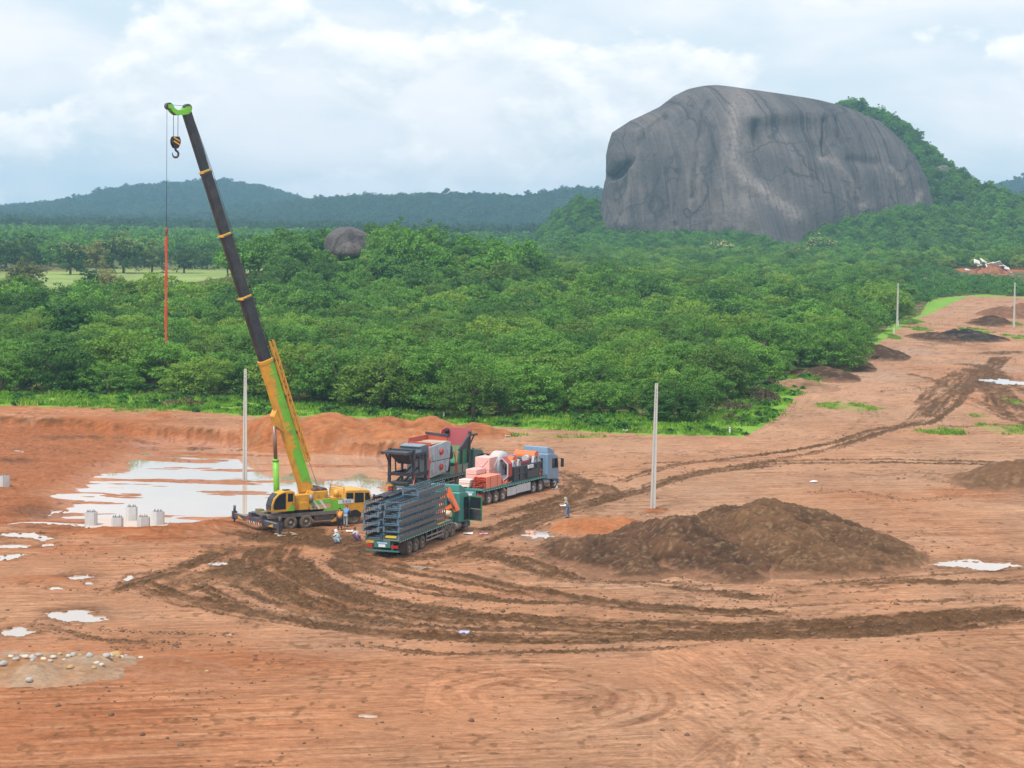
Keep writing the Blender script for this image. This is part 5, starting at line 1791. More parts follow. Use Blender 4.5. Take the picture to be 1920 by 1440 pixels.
# ------------------------------------------------------------------ loaded trucks
TEAL = paint('teal_paint', (0.030, 0.255, 0.225), 0.4, 0, 0.35)
TEALDK = paint('trailer_green', (0.030, 0.160, 0.140), 0.55, 0, 0.55)
DECKG = paint('deck_green_grey', (0.150, 0.205, 0.175), 0.7, 0, 0.55)
SILVER = paint('silver_blue', (0.22, 0.36, 0.52), 0.3, 0.2, 0.2)
AMBER = plain('reflector_amber', (0.60, 0.30, 0.04), 0.4)
PLATE = plain('number_plate', (0.62, 0.66, 0.70), 0.5, 0, 0.15, 12)
ORANGE = paint('loader_orange', (0.78, 0.16, 0.035), 0.42, 0, 0.25)
DUSTY = paint('dusty_channel', (0.150, 0.135, 0.125), 0.75, 0, 0.5, (0.26, 0.20, 0.16))
BLUEST = paint('blue_grey_steel', (0.085, 0.170, 0.245), 0.55, 0, 0.35, (0.20, 0.17, 0.15))
DARKST = paint('dark_blue_steel', (0.030, 0.040, 0.055), 0.5, 0, 0.3)
GREYBOX = paint('machine_grey', (0.45, 0.52, 0.58), 0.45, 0, 0.3)
MAROON = paint('hopper_maroon', (0.36, 0.060, 0.075), 0.55, 0, 0.2)
HOPGREEN = paint('hopper_green', (0.030, 0.23, 0.11), 0.5, 0, 0.3)
PINK = plain('pink_film', (0.72, 0.42, 0.38), 0.25, 0, 0.12, 1.5)
PALEPINK = plain('pale_film', (0.76, 0.62, 0.58), 0.3, 0, 0.1, 1.5)
SALMON = paint('red_oxide', (0.72, 0.12, 0.060), 0.5, 0, 0.15)
SALMON2 = plain('salmon_side', (0.80, 0.26, 0.17), 0.5, 0, 0.15, 2.5)


def semi_truck(name, label, anchor, alocal, head, cab_mat, trailer_mat, deck_mat, x_rear, x_front, rim_mat, deflector=True, cab_x=None):
    a = R(head)
    d = Vector((math.cos(a), math.sin(a), 0)); l_ = Vector((-math.sin(a), math.cos(a), 0))
    o = anchor - d * alocal[0] - l_ * alocal[1]
    T = empty(name, (o.x, o.y, ground_z(o.x, o.y) - 0.04), a)
    tag(T, label, 'truck')
    # trailer
    f = MB()
    for sd_ in (-1, 1): f.prism([(x_rear + .2, 1.28), (x_rear + .2, 0.95), (7.4, 0.85), (8.2, 1.12), (x_front - .2, 1.12), (x_front - .2, 1.28)], sd_ * 0.42, sd_ * 0.56, 'y')
    for i in range(9): f.box2((x_rear + .5 + i * 1.3, -1.15, 1.14), (x_rear + .62 + i * 1.3, 1.15, 1.27))
    for x in (0, 1.31, 2.62): f.cyl((x, -0.9, 0.52), (x, 0.9, 0.52), 0.10)
    f.build('trailer_frame', trailer_mat, T)
    dk = MB().box2((x_rear, -1.25, 1.285), (x_front, 1.25, 1.38))
    D = dk.build('deck', deck_mat, T)
    for sd_ in (-1, 1):
        MB().box2((x_rear, sd_ * 1.25, 1.19), (x_front, sd_ * 1.285, 1.40)).build('side_rail', trailer_mat, D)
    hk_ = MB()
    n = int((x_front - x_rear) / 0.45)
    for i in range(n):
        for sd_ in (-1, 1): hk_.box2((x_rear + 0.2 + i * 0.45, sd_ * 1.287, 1.20), (x_rear + 0.34 + i * 0.45, sd_ * 1.30, 1.26))
    hk_.build('rope_hook', PLATE, D)
    for i, x in enumerate((0, 1.31, 2.62)):
        for sd_ in (-1, 1): wheel(T, x, sd_ * 0.96, 0.52, 0.27, sd_, True, rim_mat)
    for sd_ in (-1, 1):
        mg = MB().box2((-0.95, sd_ * 0.66, 0.30), (-0.90, sd_ * 1.24, 1.15))
        mg.prism([(-0.62, 0.55), (-0.62, 1.0), (-0.3, 1.16), (-0.3, 1.12), (-0.56, 0.95), (-0.56, 0.55)], sd_ * 0.66, sd_ * 1.24, 'y')
        mg.build('mudguard', DKGREY, T)
        ur = MB()
        for z in (0.50, 0.78): ur.box2((3.5, sd_ * 1.16, z), (7.0, sd_ * 1.21, z + 0.10))
        for x in (3.6, 4.7, 5.8, 6.9): ur.box2((x, sd_ * 1.12, 0.48), (x + 0.07, sd_ * 1.165, 1.19))
        ur.build('underrun_guard', paint('guard_grey', (0.33, 0.31, 0.29), 0.6, 0, 0.6), T)
        MB().box2((7.25, sd_ * 0.55, 0.25), (7.40, sd_ * 0.75, 1.15)).box2((7.15, sd_ * 0.5, 0.2), (7.5, sd_ * 0.8, 0.26)).build('landing_leg', DKGREY, T)
        MB().box2((x_rear - 0.05, sd_ * 1.16 - 0.05, 0.78), (x_rear + 0.02, sd_ * 0.70, 0.98)).build('tail_lamp', LAMPRED, T)
    MB().box2((x_rear, -0.62, 0.78), (x_rear + 0.08, 0.62, 1.26)).box2((x_rear + 0.02, -1.25, 0.50), (x_rear + 0.14, 1.25, 0.62)).box2((x_rear + .15, -.75, .55), (x_rear + .3, -.65, 1.2)).box2((x_rear + .15, .65, .55), (x_rear + .3, .75, 1.2)).build('rear_bumper', trailer_mat, T)
    MB().box2((x_rear - 0.02, -0.26, 0.82), (x_rear - 0.005, 0.26, 1.02)).build('number_plate', PLATE, T)
    MB().box2((x_rear - 0.02, -0.40, 1.06), (x_rear - 0.005, 0.36, 1.16)).build('marking_strip', plain('strip_blue', (0.35, 0.50, 0.72), 0.4), T)
    MB().box2((x_rear - 0.03, 0.62, 1.08), (x_rear - 0.005, 1.2, 1.26)).build('reflector_board', AMBER, T)
    # tractor
    c0 = cab_x - 3.45                         # rear end of the tractor
    t = MB()
    for sd_ in (-1, 1): t.box2((c0, sd_ * 0.40 - .06, 0.62), (c0 + 5.6, sd_ * 0.40 + .06, 0.92))
    t.lathe([(0.93, 0.5), (1.02, 0.5), (1.06, 0.1)], (c0 + 1.3, 0, 0), 'z', 16)
    for x in (c0 + 0.7, c0 + 2.05, c0 + 5.1): t.cyl((x, -0.9, 0.52), (x, 0.9, 0.52), 0.11)
    t.build('tractor_frame', DKGREY, T)
    for x in (c0 + 0.7, c0 + 2.05):
        for sd_ in (-1, 1): wheel(T, x, sd_ * 0.95, 0.52, 0.27, sd_, True, rim_mat)
    for sd_ in (-1, 1):
        wheel(T, c0 + 5.1, sd_ * 1.05, 0.52, 0.30, sd_, False, rim_mat)
        g_ = MB()
        for x in (c0 + 0.7, c0 + 2.05):
            pts = [(x + 0.62 * math.cos(q), 0.52 + 0.62 * math.sin(q)) for q in [math.pi * (i / 6) for i in range(7)]]
            pin = [(x + 0.57 * math.cos(q), 0.52 + 0.57 * math.sin(q)) for q in [math.pi * (1 - i / 6) for i in range(7)]]
            g_.prism(pts + pin, sd_ * 0.66, sd_ * 1.24, 'y')
        g_.box2((c0 - 0.02, sd_ * 0.62, 0.25), (c0 + 0.02, sd_ * 1.24, 0.95))
        g_.build('mudguard', BLACK if rim_mat is RIMBR else paint('dusty_guard', (0.30, 0.29, 0.27), 0.7, 0, 0.6), T)
        MB().box2((c0 - 0.03, sd_ * 0.75, 0.72), (c0 - 0.022, sd_ * 1.15, 0.86)).build('tail_lamp', LAMPRED, T)
        MB().cyl((c0 + 2.85, sd_ * 0.9, 0.68), (c0 + 4.1, sd_ * 0.9, 0.68), 0.30, n=14).build('fuel_tank', STEEL, T)
    x0, x1 = c0 + 3.45, c0 + 5.75
    cab = MB().prism([(x0, 0.95), (x1 + .05, 0.75), (x1 + .1, 1.7), (x1 - .1, 2.75), (x1 - .5, 3.05), (x0 + .25, 3.25), (x0, 3.2)], -1.22, 1.22, 'y')
    CAB_ = cab.build('cab', cab_mat, T, bevel=0.06)
    if deflector:
        fr = MB().prism([(x0 + .05, 3.2), (x1 - .6, 3.06), (x1 - 1.0, 3.45), (x0 + .4, 3.78), (x0 + .1, 3.80)], -1.16, 1.16, 'y')
        fr.build('roof_fairing', cab_mat, CAB_, bevel=0.06)
    MB().box2((x0 - 0.02, -0.75, 2.35), (x0 - 0.004, -0.2, 2.8)).box2((x0 - 0.02, 0.2, 2.35), (x0 - 0.004, 0.75, 2.8)).build('rear_window', GLASS, CAB_)
    rb = MB()
    for y in (-0.9, -0.3, 0.3, 0.9): rb.box2((x0 - 0.035, y - .02, 1.1), (x0 - 0.006, y + .02, 3.1))
    rb.build('pressed_rib', cab_mat, CAB_)
    for sd_ in (-1, 1):
        MB().prism([(x1 - 1.35, 1.85), (x1 - .1, 1.80), (x1 - .3, 2.65), (x1 - 1.35, 2.72)], sd_ * 1.223, sd_ * 1.24, 'y').build('side_window', GLASS, CAB_)
        mi = MB().bar((x1 - .1, sd_ * 1.2, 2.65), (x1 + .1, sd_ * 1.55, 2.6), 0.05).box2((x1 + .02, sd_ * 1.42, 1.85), (x1 + .16, sd_ * 1.66, 2.62))
        mi.build('mirror', BLACK, CAB_)
        MB().box2((x0 + .3, sd_ * 1.1, 3.22), (x0 + .42, sd_ * 0.9, 3.34)).build('marker_lamp', AMBER, CAB_)
        st = MB()
        for z in (0.4, 0.7): st.box2((x1 - 1.2, sd_ * 1.0, z), (x1 - .7, sd_ * 1.24, z + .06))
        st.build('step', BLACK, CAB_)
    MB().prism([(x1 + .1, 1.72), (x1 + .115, 1.72), (x1 - .08, 2.72), (x1 - .1, 2.72)], -1.1, 1.1, 'y').build('windscreen', GLASS, CAB_)
    MB().box2((x1 + .05, -1.22, 0.35), (x1 + .3, 1.22, 0.78)).build('front_bumper', cab_mat, CAB_, bevel=0.04)
    MB().cyl((x0 - 0.25, 0.9, 0.9), (x0 - 0.25, 0.9, 3.3), 0.08).build('exhaust_stack', STEEL, T)
    hs = MB()
    for q in range(3):
        pts = [Vector((x0 - .05, -.3 + .15 * q, 1.6)), Vector((x0 - .4, -.25 + .15 * q, 1.2)), Vector((x0 - .9, -.2 + .1 * q, 1.12)), Vector((c0 + 1.7, 0, 1.3))]
        hs.tube(pts, 0.03, 5)
    hs.build('air_hose', [REDP, BLACK][0], T)
    return T, CAB_, x0, x1, c0


def load_root(T, name, label, cat, x, y, z, rz=0.0, group=None):
    """a separate thing resting on a truck: placed in the world at truck-local x, y, z"""
    a = T.rotation_euler.z
    p = T.location + Vector((math.cos(a) * x - math.sin(a) * y, math.sin(a) * x + math.cos(a) * y, z))
    e = empty(name, p, a + rz)
    tag(e, label, cat, group)
    return e


# ---- nearest truck: steel frames
TA, CABA, ax0, ax1, ac0 = semi_truck('semi_truck', 'teal semi truck with open cab door and flatbed stacked with blue grey frames', at(765, 1039), (0, -1.1), 72, TEAL, TEALDK, DECKG, -2.25, 8.9, RIM, True, 10.5)
# its loader crane, folded behind the cab
lc = MB().box2((ax0 - 0.95, -0.5, 0.95), (ax0 - 0.35, 0.5, 1.5)).cyl((ax0 - 0.65, 0, 1.4), (ax0 - 0.65, 0, 2.5), 0.22)
LC = lc.build('loader_crane_base', ORANGE, TA)
MB().bar((ax0 - 0.65, -0.45, 3.55), (ax0 - 0.62, -1.25, 1.9), 0.34, 0.50, (1, 0, 0)).build('loader_arm', ORANGE, LC)
MB().bar((ax0 - 0.72, -0.95, 2.35), (ax0 - 0.70, 0.3, 1.55), 0.28, 0.34, (1, 0, 0)).build('loader_arm', ORANGE, LC)
MB().bar((ax0 - 0.65, 0.1, 2.4), (ax0 - 0.65, -0.5, 3.5), 0.30, 0.36, (1, 0, 0)).build('loader_arm', ORANGE, LC)
MB().cyl((ax0 - 0.95, -0.7, 2.9), (ax0 - 0.95, -1.15, 2.1), 0.07).build('loader_cylinder', DKGREY, LC)
MB().cyl((ax0 - 1.25, -1.0, 1.75), (ax0 - 1.25, -0.3, 1.75), 0.24, n=16).build('air_tank', plain('tank_cream', (0.62, 0.50, 0.30), 0.5), TA)
# open door on the near side
dr = MB()
c_, s_ = math.cos(R(75)), math.sin(R(75))
hx, hy = ax1 - 0.12, -1.24
def dpt(u, w, z): return (hx - c_ * u + s_ * w, hy - s_ * u - c_ * w, z)
for (z0, z1, u0, u1) in ((0.85, 1.75, 0, 1.15), (2.65, 2.75, 0.05, 1.1), (1.75, 2.65, 0.0, 0.09), (1.75, 2.65, 1.06, 1.15)):
    vs = [dpt(u, w, z) for z in (z0, z1) for (u, w) in ((u0, 0), (u1, 0), (u1, 0.07), (u0, 0.07))]
    dr.add(vs, [(3, 2, 1, 0), (4, 5, 6, 7), (0, 1, 5, 4), (1, 2, 6, 5), (2, 3, 7, 6), (3, 0, 4, 7)])
DOOR = dr.build('door', paint('door_green', (0.020, 0.20, 0.085), 0.45, 0, 0.3), CABA)
vs = [dpt(u, w, z) for z in (0.98, 1.72) for (u, w) in ((0.08, -.02), (1.07, -.02), (1.07, -0.004), (0.08, -.004))]
MB().add(vs, [(3, 2, 1, 0), (4, 5, 6, 7), (0, 1, 5, 4), (1, 2, 6, 5), (2, 3, 7, 6), (3, 0, 4, 7)]).build('door_lining', DARKST, CABA)
vs = [dpt(u, w, z) for z in (1.78, 2.62) for (u, w) in ((0.1, .03), (1.05, .03), (1.05, 0.04), (0.1, .04))]
MB().add(vs, [(3, 2, 1, 0), (4, 5, 6, 7), (0, 1, 5, 4), (1, 2, 6, 5), (2, 3, 7, 6), (3, 0, 4, 7)]).build('door_window', GLASS, CABA)
MB().prism([(ax1 - 1.3, 1.0), (ax1 - .15, 0.95), (ax1 - .3, 2.7), (ax1 - 1.3, 2.75)], -1.222, -1.228, 'y').build('doorway_dark_panel', BLACK, CABA)  # black panel on the closed cab side, painting in the shaded interior


def steel_frame(L, W=1.12, hi=0.25, post=0.27):
    """one conveyor frame: two side channels, rungs between and short posts on top"""
    t = empty('conveyor_frame')
    for sd_ in (-1, 1):
        m_ = MB().box2((0, sd_ * W / 2 - 0.012, 0.0), (L, sd_ * W / 2 + 0.012, hi))
        for z in (0.0, hi - 0.03): m_.box2((0, sd_ * W / 2 - sd_ * 0.09, z), (L, sd_ * W / 2 - sd_ * 0.0121, z + 0.03))
        m_.build('side_channel', DUSTY, t)
        MB().box2((-0.035, sd_ * W / 2 - 0.07, 0.0), (-0.003, sd_ * W / 2 + 0.07, hi + 0.12)).box2((-0.035, sd_ * (W / 2 + 0.18) - .1, hi + .06), (-0.003, sd_ * (W / 2 + 0.02), hi + 0.12)).build('end_plate', BLUEST, t)
    m_ = MB()
    n = int(L / 0.95)
    for i in range(n + 1):
        x = 0.06 + i * (L - 0.12) / n
        m_.box2((x - .03, -W / 2 + .013, 0.03), (x + .03, W / 2 - .013, 0.09))
        if i < n:
            m_.bar((x, -W / 2 + .05, 0.06), (x + (L - .12) / n, W / 2 - .05, 0.06), 0.035)
    m_.build('cross_bar', BLUEST, t)
    m_ = MB()
    n = int(L / 0.42)
    for i in range(n + 1):
        x = 0.05 + i * (L - 0.1) / n
        for sd_ in (-1, 1): m_.box2((x - .035, sd_ * W / 2 - .03, hi + .002), (x + .035, sd_ * W / 2 + .03, hi + post))
    for sd_ in (-1, 1): m_.box2((0, sd_ * W / 2 - .02, hi + post - .05), (L, sd_ * W / 2 + .02, hi + post - 0.003))
    m_.box2((0.0, -W / 2, hi + post - .05), (.05, W / 2, hi + post - .003))
    m_.build('post_rail', BLUEST, t)
    return t


PF = steel_frame(9.6)
rnd = random.Random(12)
ordn = ['lowest', 'second', 'third', 'fourth', 'fifth', 'sixth']
a = TA.rotation_euler.z
first = True
for col_, (yy, side, n) in enumerate(((-0.66, 'right hand', 5), (0.66, 'left hand', 5))):
    for k in range(n):
        fr = PF if first else copy_tree(PF)
        first = False
        x = -2.15 + rnd.uniform(-0.25, 0.25) + (0.35 if k == 4 else 0) - (0.3 if col_ else 0); y = yy + rnd.uniform(-.05, .05); z = 1.385 + k * 0.525
        fr.location = TA.location + Vector((math.cos(a) * x - math.sin(a) * y, math.sin(a) * x + math.cos(a) * y, z))
        fr.rotation_euler = (0, 0, a + rnd.uniform(-.006, .006))
        tag(fr, f'blue grey conveyor frame, {ordn[k]} from bottom of the {side} stack, nearest trailer', 'steel frame', 'steel frames on the nearest trailer')
PS = steel_frame(5.6)
for k, (x, y) in enumerate(((1.6, -0.62),)):
    PS.location = TA.location + Vector((math.cos(a) * x - math.sin(a) * y, math.sin(a) * x + math.cos(a) * y, 1.385 + 5 * .525))
    PS.rotation_euler = (0, 0, a)
    tag(PS, 'short blue grey steel frame on top of the right hand stack on the nearest trailer', 'steel frame', 'steel frames on the nearest trailer')
rnd = random.Random(4)
where = ['nearest the left edge', 'next to the left edge', 'in the middle', 'right of the middle', 'next to the short frame', 'against the short frame']
for k in range(6):
    m_ = MB()
    Lb = 3.6 + rnd.uniform(-.4, .6)
    m_.box2((0, -0.012, 0), (Lb, 0.012, 0.16)); m_.box2((0, -0.07, 0.0), (Lb, 0.07, 0.02)); m_.box2((0, -0.07, 0.14), (Lb, 0.07, 0.16))
    x, y = -0.9 + rnd.uniform(-.3, .5), 1.15 - k * 0.19
    o = m_.build('steel_beam', DARKST, None)
    o.location = TA.location + Vector((math.cos(a) * x - math.sin(a) * y, math.sin(a) * x + math.cos(a) * y, 1.385 + 5 * .525 + 0.02))
    o.rotation_euler = (0, 0, a + rnd.uniform(-.05, .05))
    tag(o, f'dark steel beam lying loose on the left frame stack, {where[k]}', 'steel beam', 'loose beams on the nearest trailer')
YB = plain('yellow_timber', (0.62, 0.48, 0.035), 0.7, 0, 0.2)
for k, (x, y, w, lab) in enumerate(((-2.19, -0.62, 0.85, 'yellow block tucked inside the lowest frame at the tail of the nearest trailer'), (5.6, -1.245, 0.07, 'yellow strip lying on the right edge of the nearest trailer deck'))):
    m_ = MB().box2((0, -w / 2, 0.0), (0.28 if k == 0 else 1.5, w / 2, 0.14 if k == 0 else 0.10))
    o = m_.build('timber_block', YB, None)
    o.location = TA.location + Vector((math.cos(a) * x - math.sin(a) * y, math.sin(a) * x + math.cos(a) * y, 1.485 if k == 0 else 1.405))
    o.rotation_euler = (0, 0, a)
    tag(o, lab, 'block')

# ---- middle truck: screening machine
TB, CABB, bx0, bx1, bc0 = semi_truck('semi_truck', 'dark green semi truck carrying a grey screening machine behind the stacked frames', at(775, 905, 1.40), (-1.25, -1.28), 66, TEALDK, TEALDK, DECKG, -1.25, 10.7, RIM, False, 10.85)
SM = load_root(TB, 'screening_machine', 'dark frame and grey screening machine with two red ports strapped on the middle trailer', 'machine', 0, 0, 1.385)
fr = MB()
for sd_ in (-1, 1):
    fr.box2((-1.1, sd_ * 1.15 - .1, 0.0), (-0.85, sd_ * 1.15 + .1, 2.95)); fr.box2((1.25, sd_ * 1.12 - .08, 0), (1.45, sd_ * 1.12 + .08, 2.3))
    fr.box2((-1.1, sd_ * 1.12 - .08, 0.55), (2.0, sd_ * 1.12 + .08, 0.85)); fr.box2((-0.85, sd_ * 1.12 - .06, 2.35), (1.4, sd_ * 1.12 + .06, 2.55))
    fr.bar((-2.45, sd_ * 1.1, 2.62), (-0.9, sd_ * 1.1, 2.75), 0.16, 0.22); fr.bar((-1.75, sd_ * 1.1, 2.55), (-0.95, sd_ * 1.1, 1.4), 0.12)
    fr.bar((0.0, sd_ * 1.12, 2.4), (0.15, sd_ * 1.12, 0.8), 0.10); fr.bar((-0.85, sd_ * 1.12, 2.5), (1.3, sd_ * 1.12, 1.85), 0.12)
fr.box2((-1.12, -1.1, 0.62), (-0.88, 1.1, 0.88)); fr.box2((-1.0, -1.05, 2.6), (-0.85, 1.05, 2.9)); fr.box2((-2.5, -1.25, 2.6), (-2.35, 1.25, 2.78))
fr.box2((-2.4, -1.05, 2.70), (-0.9, 1.05, 2.76))
fr.build('support_frame', DARKST, SM)
MB().add([(-1.6, -0.9, 2.5), (0.9, -0.9, 2.5), (0.9, 0.9, 2.5), (-1.6, 0.9, 2.5), (-0.6, -0.5, 1.6), (0.5, -0.5, 1.6), (0.5, 0.5, 1.6), (-0.6, 0.5, 1.6)], [(0, 1, 5, 4), (1, 2, 6, 5), (2, 3, 7, 6), (3, 0, 4, 7), (4, 5, 6, 7)]).build('discharge_chute', DARKST, SM)
MB().bar((-1.0, -0.3, 0.2), (1.6, -0.3, 1.1), 0.12).bar((-1.0, 0.4, 0.2), (1.6, 0.4, 1.1), 0.12).box2((-1.6, -0.9, 0.02), (0.4, 0.8, 0.12)).build('folded_conveyor', DARKST, SM)
MB().prism([(0.6, 2.3), (2.1, 2.0), (2.1, 2.95), (1.6, 3.05), (0.7, 2.95)], -1.05, 1.05, 'y').build('side_cover', paint('cover_slate', (0.10, 0.15, 0.20), 0.5, 0, 0.3), SM)
MB().prism([(0.55, 2.96), (1.7, 3.06), (1.7, 3.12), (0.55, 3.02)], -1.0, 1.0, 'y').build('top_plate', paint('plate_grey_blue', (0.20, 0.27, 0.33), 0.5), SM)
gb = MB().prism([(2.0, 0.15), (5.6, 0.45), (5.95, 1.6), (6.1, 2.95), (5.0, 3.08), (2.0, 2.85)], -1.22, 1.0, 'y')
GB = gb.build('screen_box', GREYBOX, SM, bevel=0.03)
MB().box2((1.95, -1.235, 1.52), (6.0, -1.21, 1.58)).build('seam', DARKST, GB)
for z in (0.95, 2.27):
    MB().cyl((4.05, -1.2, z), (4.05, -1.42, z), 0.27, 0.24, 16).build('red_port', REDP, GB)
    MB().box2((3.4, -1.245, z - 0.5), (4.75, -1.222, z + 0.5)).build('access_door', GREYBOX, GB)
for x, z in ((2.6, 1.95), (5.5, 2.2), (2.55, 0.7), (5.2, 0.8)):
    MB().box2((x - .16, -1.32, z - .22), (x + .16, -1.225, z + .22)).build('bracket', GREYBOX, GB)
for x in (3.1, 5.0):
    MB().box2((x - .03, -1.25, 0.3), (x + .03, -1.223, 2.95)).build('rib', GREYBOX, GB)
tr_ = MB().box2((2.2, 0.92, 2.86), (6.0, 1.0, 3.5)).box2((5.9, -0.9, 2.9), (6.05, 1.0, 3.55)).box2((2.2, -1.15, 2.87), (2.3, 1.0, 3.2))
tr_.build('screen_tray', paint('tray_red', (0.50, 0.085, 0.05), 0.55, 0, 0.3), SM)
MB().box2((2.3, -1.1, 2.98), (5.9, 0.92, 3.06)).build('screen_mesh', plain('sandy_mesh', (0.42, 0.27, 0.16), 0.9), SM)
MB().bar((5.95, -1.0, 3.50), (6.0, 1.2, 3.62), 0.24, 0.20).build('tray_beam', DARKST, SM)
dv = MB()
dv.cyl((6.3, -1.1, 2.2), (6.3, -0.6, 2.2), 0.42).cyl((6.75, -1.0, 1.7), (6.75, -0.6, 1.7), 0.35).box2((6.0, -0.95, 0.3), (6.6, 0.9, 2.4))
dv.build('drive_unit', DARKST, SM)
for (x0_, z0_, x1_, z1_) in ((1.85, 2.9, 1.7, 0.1), (2.1, 2.0, 1.5, 0.0), (-0.9, 0.7, -1.25, -0.05), (6.9, 2.6, 7.0, 0.0), (7.4, 2.2, 7.3, 0.1), (6.6, 2.1, 7.2, 0.6)):
    MB().bar((x0_, -1.26, z0_), (x1_, -1.27, z1_), 0.07, 0.03).build('ratchet_strap', SALMON, SM)
HP = load_root(TB, 'feed_hopper', 'maroon and green feed hopper at the front of the middle trailer', 'hopper', 0, 0, 1.385)
def slab(pts, th, nrm):
    n_ = Vector(nrm) * th
    p = [Vector(q) for q in pts]
    m_ = len(p)
    return MB().add(p + [q + n_ for q in p], [tuple(range(m_)), tuple(range(2 * m_ - 1, m_ - 1, -1))] + [(i, (i + 1) % m_, m_ + (i + 1) % m_, m_ + i) for i in range(m_)])
slab([(10.0, -1.2, 2.2), (10.0, 1.2, 2.2), (10.35, 1.2, 3.75), (10.35, -1.2, 3.75)], 0.08, (1, 0, 0)).build('back_wall', MAROON, HP)
slab([(7.9, 1.15, 1.9), (10.0, 1.15, 2.2), (10.35, 1.2, 3.75), (9.2, 1.2, 3.6)], 0.08, (0, 1, 0)).build('side_wall', paint('hopper_red', (0.58, 0.055, 0.045), 0.5, 0, 0.2), HP)
slab([(7.9, -1.15, 1.9), (10.0, -1.15, 2.2), (10.1, -1.2, 3.5)], 0.06, (0, -1, 0)).build('side_wall', DARKST, HP)
slab([(7.6, -1.0, 0.9), (7.6, 1.0, 0.9), (10.0, 1.1, 2.2), (10.0, -1.1, 2.2)], 0.08, (0, 0, -1)).build('chute_floor', HOPGREEN, HP)
slab([(7.9, -1.05, 0.3), (9.9, -1.05, 0.3), (10.0, -1.1, 2.15), (8.0, -1.1, 1.85)], 0.06, (0, 1, 0)).build('lower_side', HOPGREEN, HP)
hf = MB()
for sd_ in (-1, 1):
    hf.box2((9.8, sd_ * 1.2 - .09, 0.0), (10.05, sd_ * 1.2 + .09, 3.55)); hf.box2((8.4, sd_ * 1.18 - .06, 0), (8.55, sd_ * 1.18 + .06, 2.3))
    hf.bar((7.7, sd_ * 1.2, 2.05), (10.2, sd_ * 1.22, 3.45), 0.16, 0.12); hf.box2((7.4, sd_ * 1.15 - .06, 0.2), (10.0, sd_ * 1.15 + .06, 0.36))
    hf.bar((10.0, sd_ * 1.2, 3.2), (11.5, sd_ * 1.2, 3.15), 0.18); hf.bar((10.0, sd_ * 1.2, 2.3), (10.9, sd_ * 1.2, 3.1), 0.1)
hf.build('hopper_frame', DARKST, HP)
MB().cyl((10.05, 0.9, 3.45), (10.0, 1.25, 3.45), 0.2).build('side_motor', BLACK, HP)
GP = load_root(TB, 'steel_plate', 'pale green steel plate standing along the right edge of the middle trailer', 'plate', 6.05, -1.2, 1.385)
MB().box2((0, -0.03, 0), (3.7, 0.03, 0.75)).build('sheet', paint('plate_green', (0.20, 0.30, 0.24), 0.6, 0, 0.4), GP)
st_ = MB()
for x in (0.3, 1.4, 2.5, 3.5): st_.box2((x, -0.06, 0.0), (x + .06, -0.031, 0.75))
st_.build('stiffener', paint('stiffener_green', (0.16, 0.25, 0.20), 0.6, 0, 0.4), GP)

# ---- far truck: crusher parts
TC, CABC, cx0, cx1, cc0 = semi_truck('semi_truck', 'silver blue semi truck with crusher parts and pink bundles on its teal flatbed', at(914.5, 946), (0, -1.1), 64, SILVER, paint('bright_teal', (0.022, 0.230, 0.200), 0.45, 0, 0.3), paint('teal_deck', (0.030, 0.26, 0.225), 0.5, 0, 0.3), -1.25, 11.2, RIMBR, True, 11.4)
wb = MB().box2((3.35, -1.26, 0.35), (5.1, -1.215, 1.05)).box2((5.15, -1.26, 0.40), (7.9, -1.215, 1.10))
wb.build('side_panel', paint('panel_white', (0.56, 0.60, 0.63), 0.5, 0, 0.3), TC)


def bundle(root, name, x, y, z, sx, sy, sz, mat, seed, layers=3, rr=0.08):
    """film-wrapped stack: layered and slightly swollen"""
    r_ = random.Random(seed)
    m_ = MB()
    for k in range(layers):
        h = sz / layers
        g = [r_.uniform(-rr, rr) * 0.5 for _ in range(4)]
        m_.box2((x + g[0], y + g[1], z + k * h + (0.012 if k else 0)), (x + sx + g[2], y + sy + g[3], z + (k + 1) * h))
    return m_.build(name, mat, root, bevel=0.03)


B1 = load_root(TC, 'wrapped_bundle', 'low pale film wrapped bundle at the left tail corner of the far trailer', 'bundle', -0.95, 0.15, 1.385)
bundle(B1, 'film_stack', 0, 0, 0.08, 1.0, 1.0, 0.62, PALEPINK, 1, 4); MB().box2((0, 0.05, 0), (1.0, 0.2, 0.08)).box2((0, 0.8, 0), (1.0, 0.95, 0.08)).build('pallet', plain('pallet_wood', (0.35, 0.20, 0.13), 0.8), B1)
B2 = load_root(TC, 'wrapped_bundle', 'pink film wrapped bundle of middle height behind the pale one on the far trailer', 'bundle', 0.3, 0.15, 1.385)
bundle(B2, 'film_stack', 0, 0, 0.08, 1.7, 1.05, 1.35, PINK, 2, 3); MB().box2((0, 0.05, 0), (1.7, 0.2, 0.08)).box2((0, 0.8, 0), (1.7, 0.95, 0.08)).build('pallet', bpy.data.materials['pallet_wood'], B2)
B3 = load_root(TC, 'wrapped_bundle', 'tallest pink film wrapped crate beside the grey drum on the far trailer', 'bundle', 2.1, -0.1, 1.385)
bundle(B3, 'film_stack', 0, 0, 0.08, 1.6, 1.3, 2.2, PINK, 3, 2)
MB().box2((0, 0.05, 0), (1.6, 0.2, 0.08)).box2((0, 1.1, 0), (1.6, 1.25, 0.08)).build('pallet', bpy.data.materials['pallet_wood'], B3)
for (p, q) in (((-0.03, 0.1, 2.1), (-0.03, 0.65, 1.5)), ((-0.03, 0.65, 1.5), (-0.03, 1.2, 2.1)), ((1.5, -0.07, 2.1), (0.8, -0.07, 1.4)), ((0.8, -0.07, 1.4), (0.1, -0.07, 2.1))):
    MB().bar(p, q, 0.05, 0.03).build('white_strap', PALEPINK, B3)
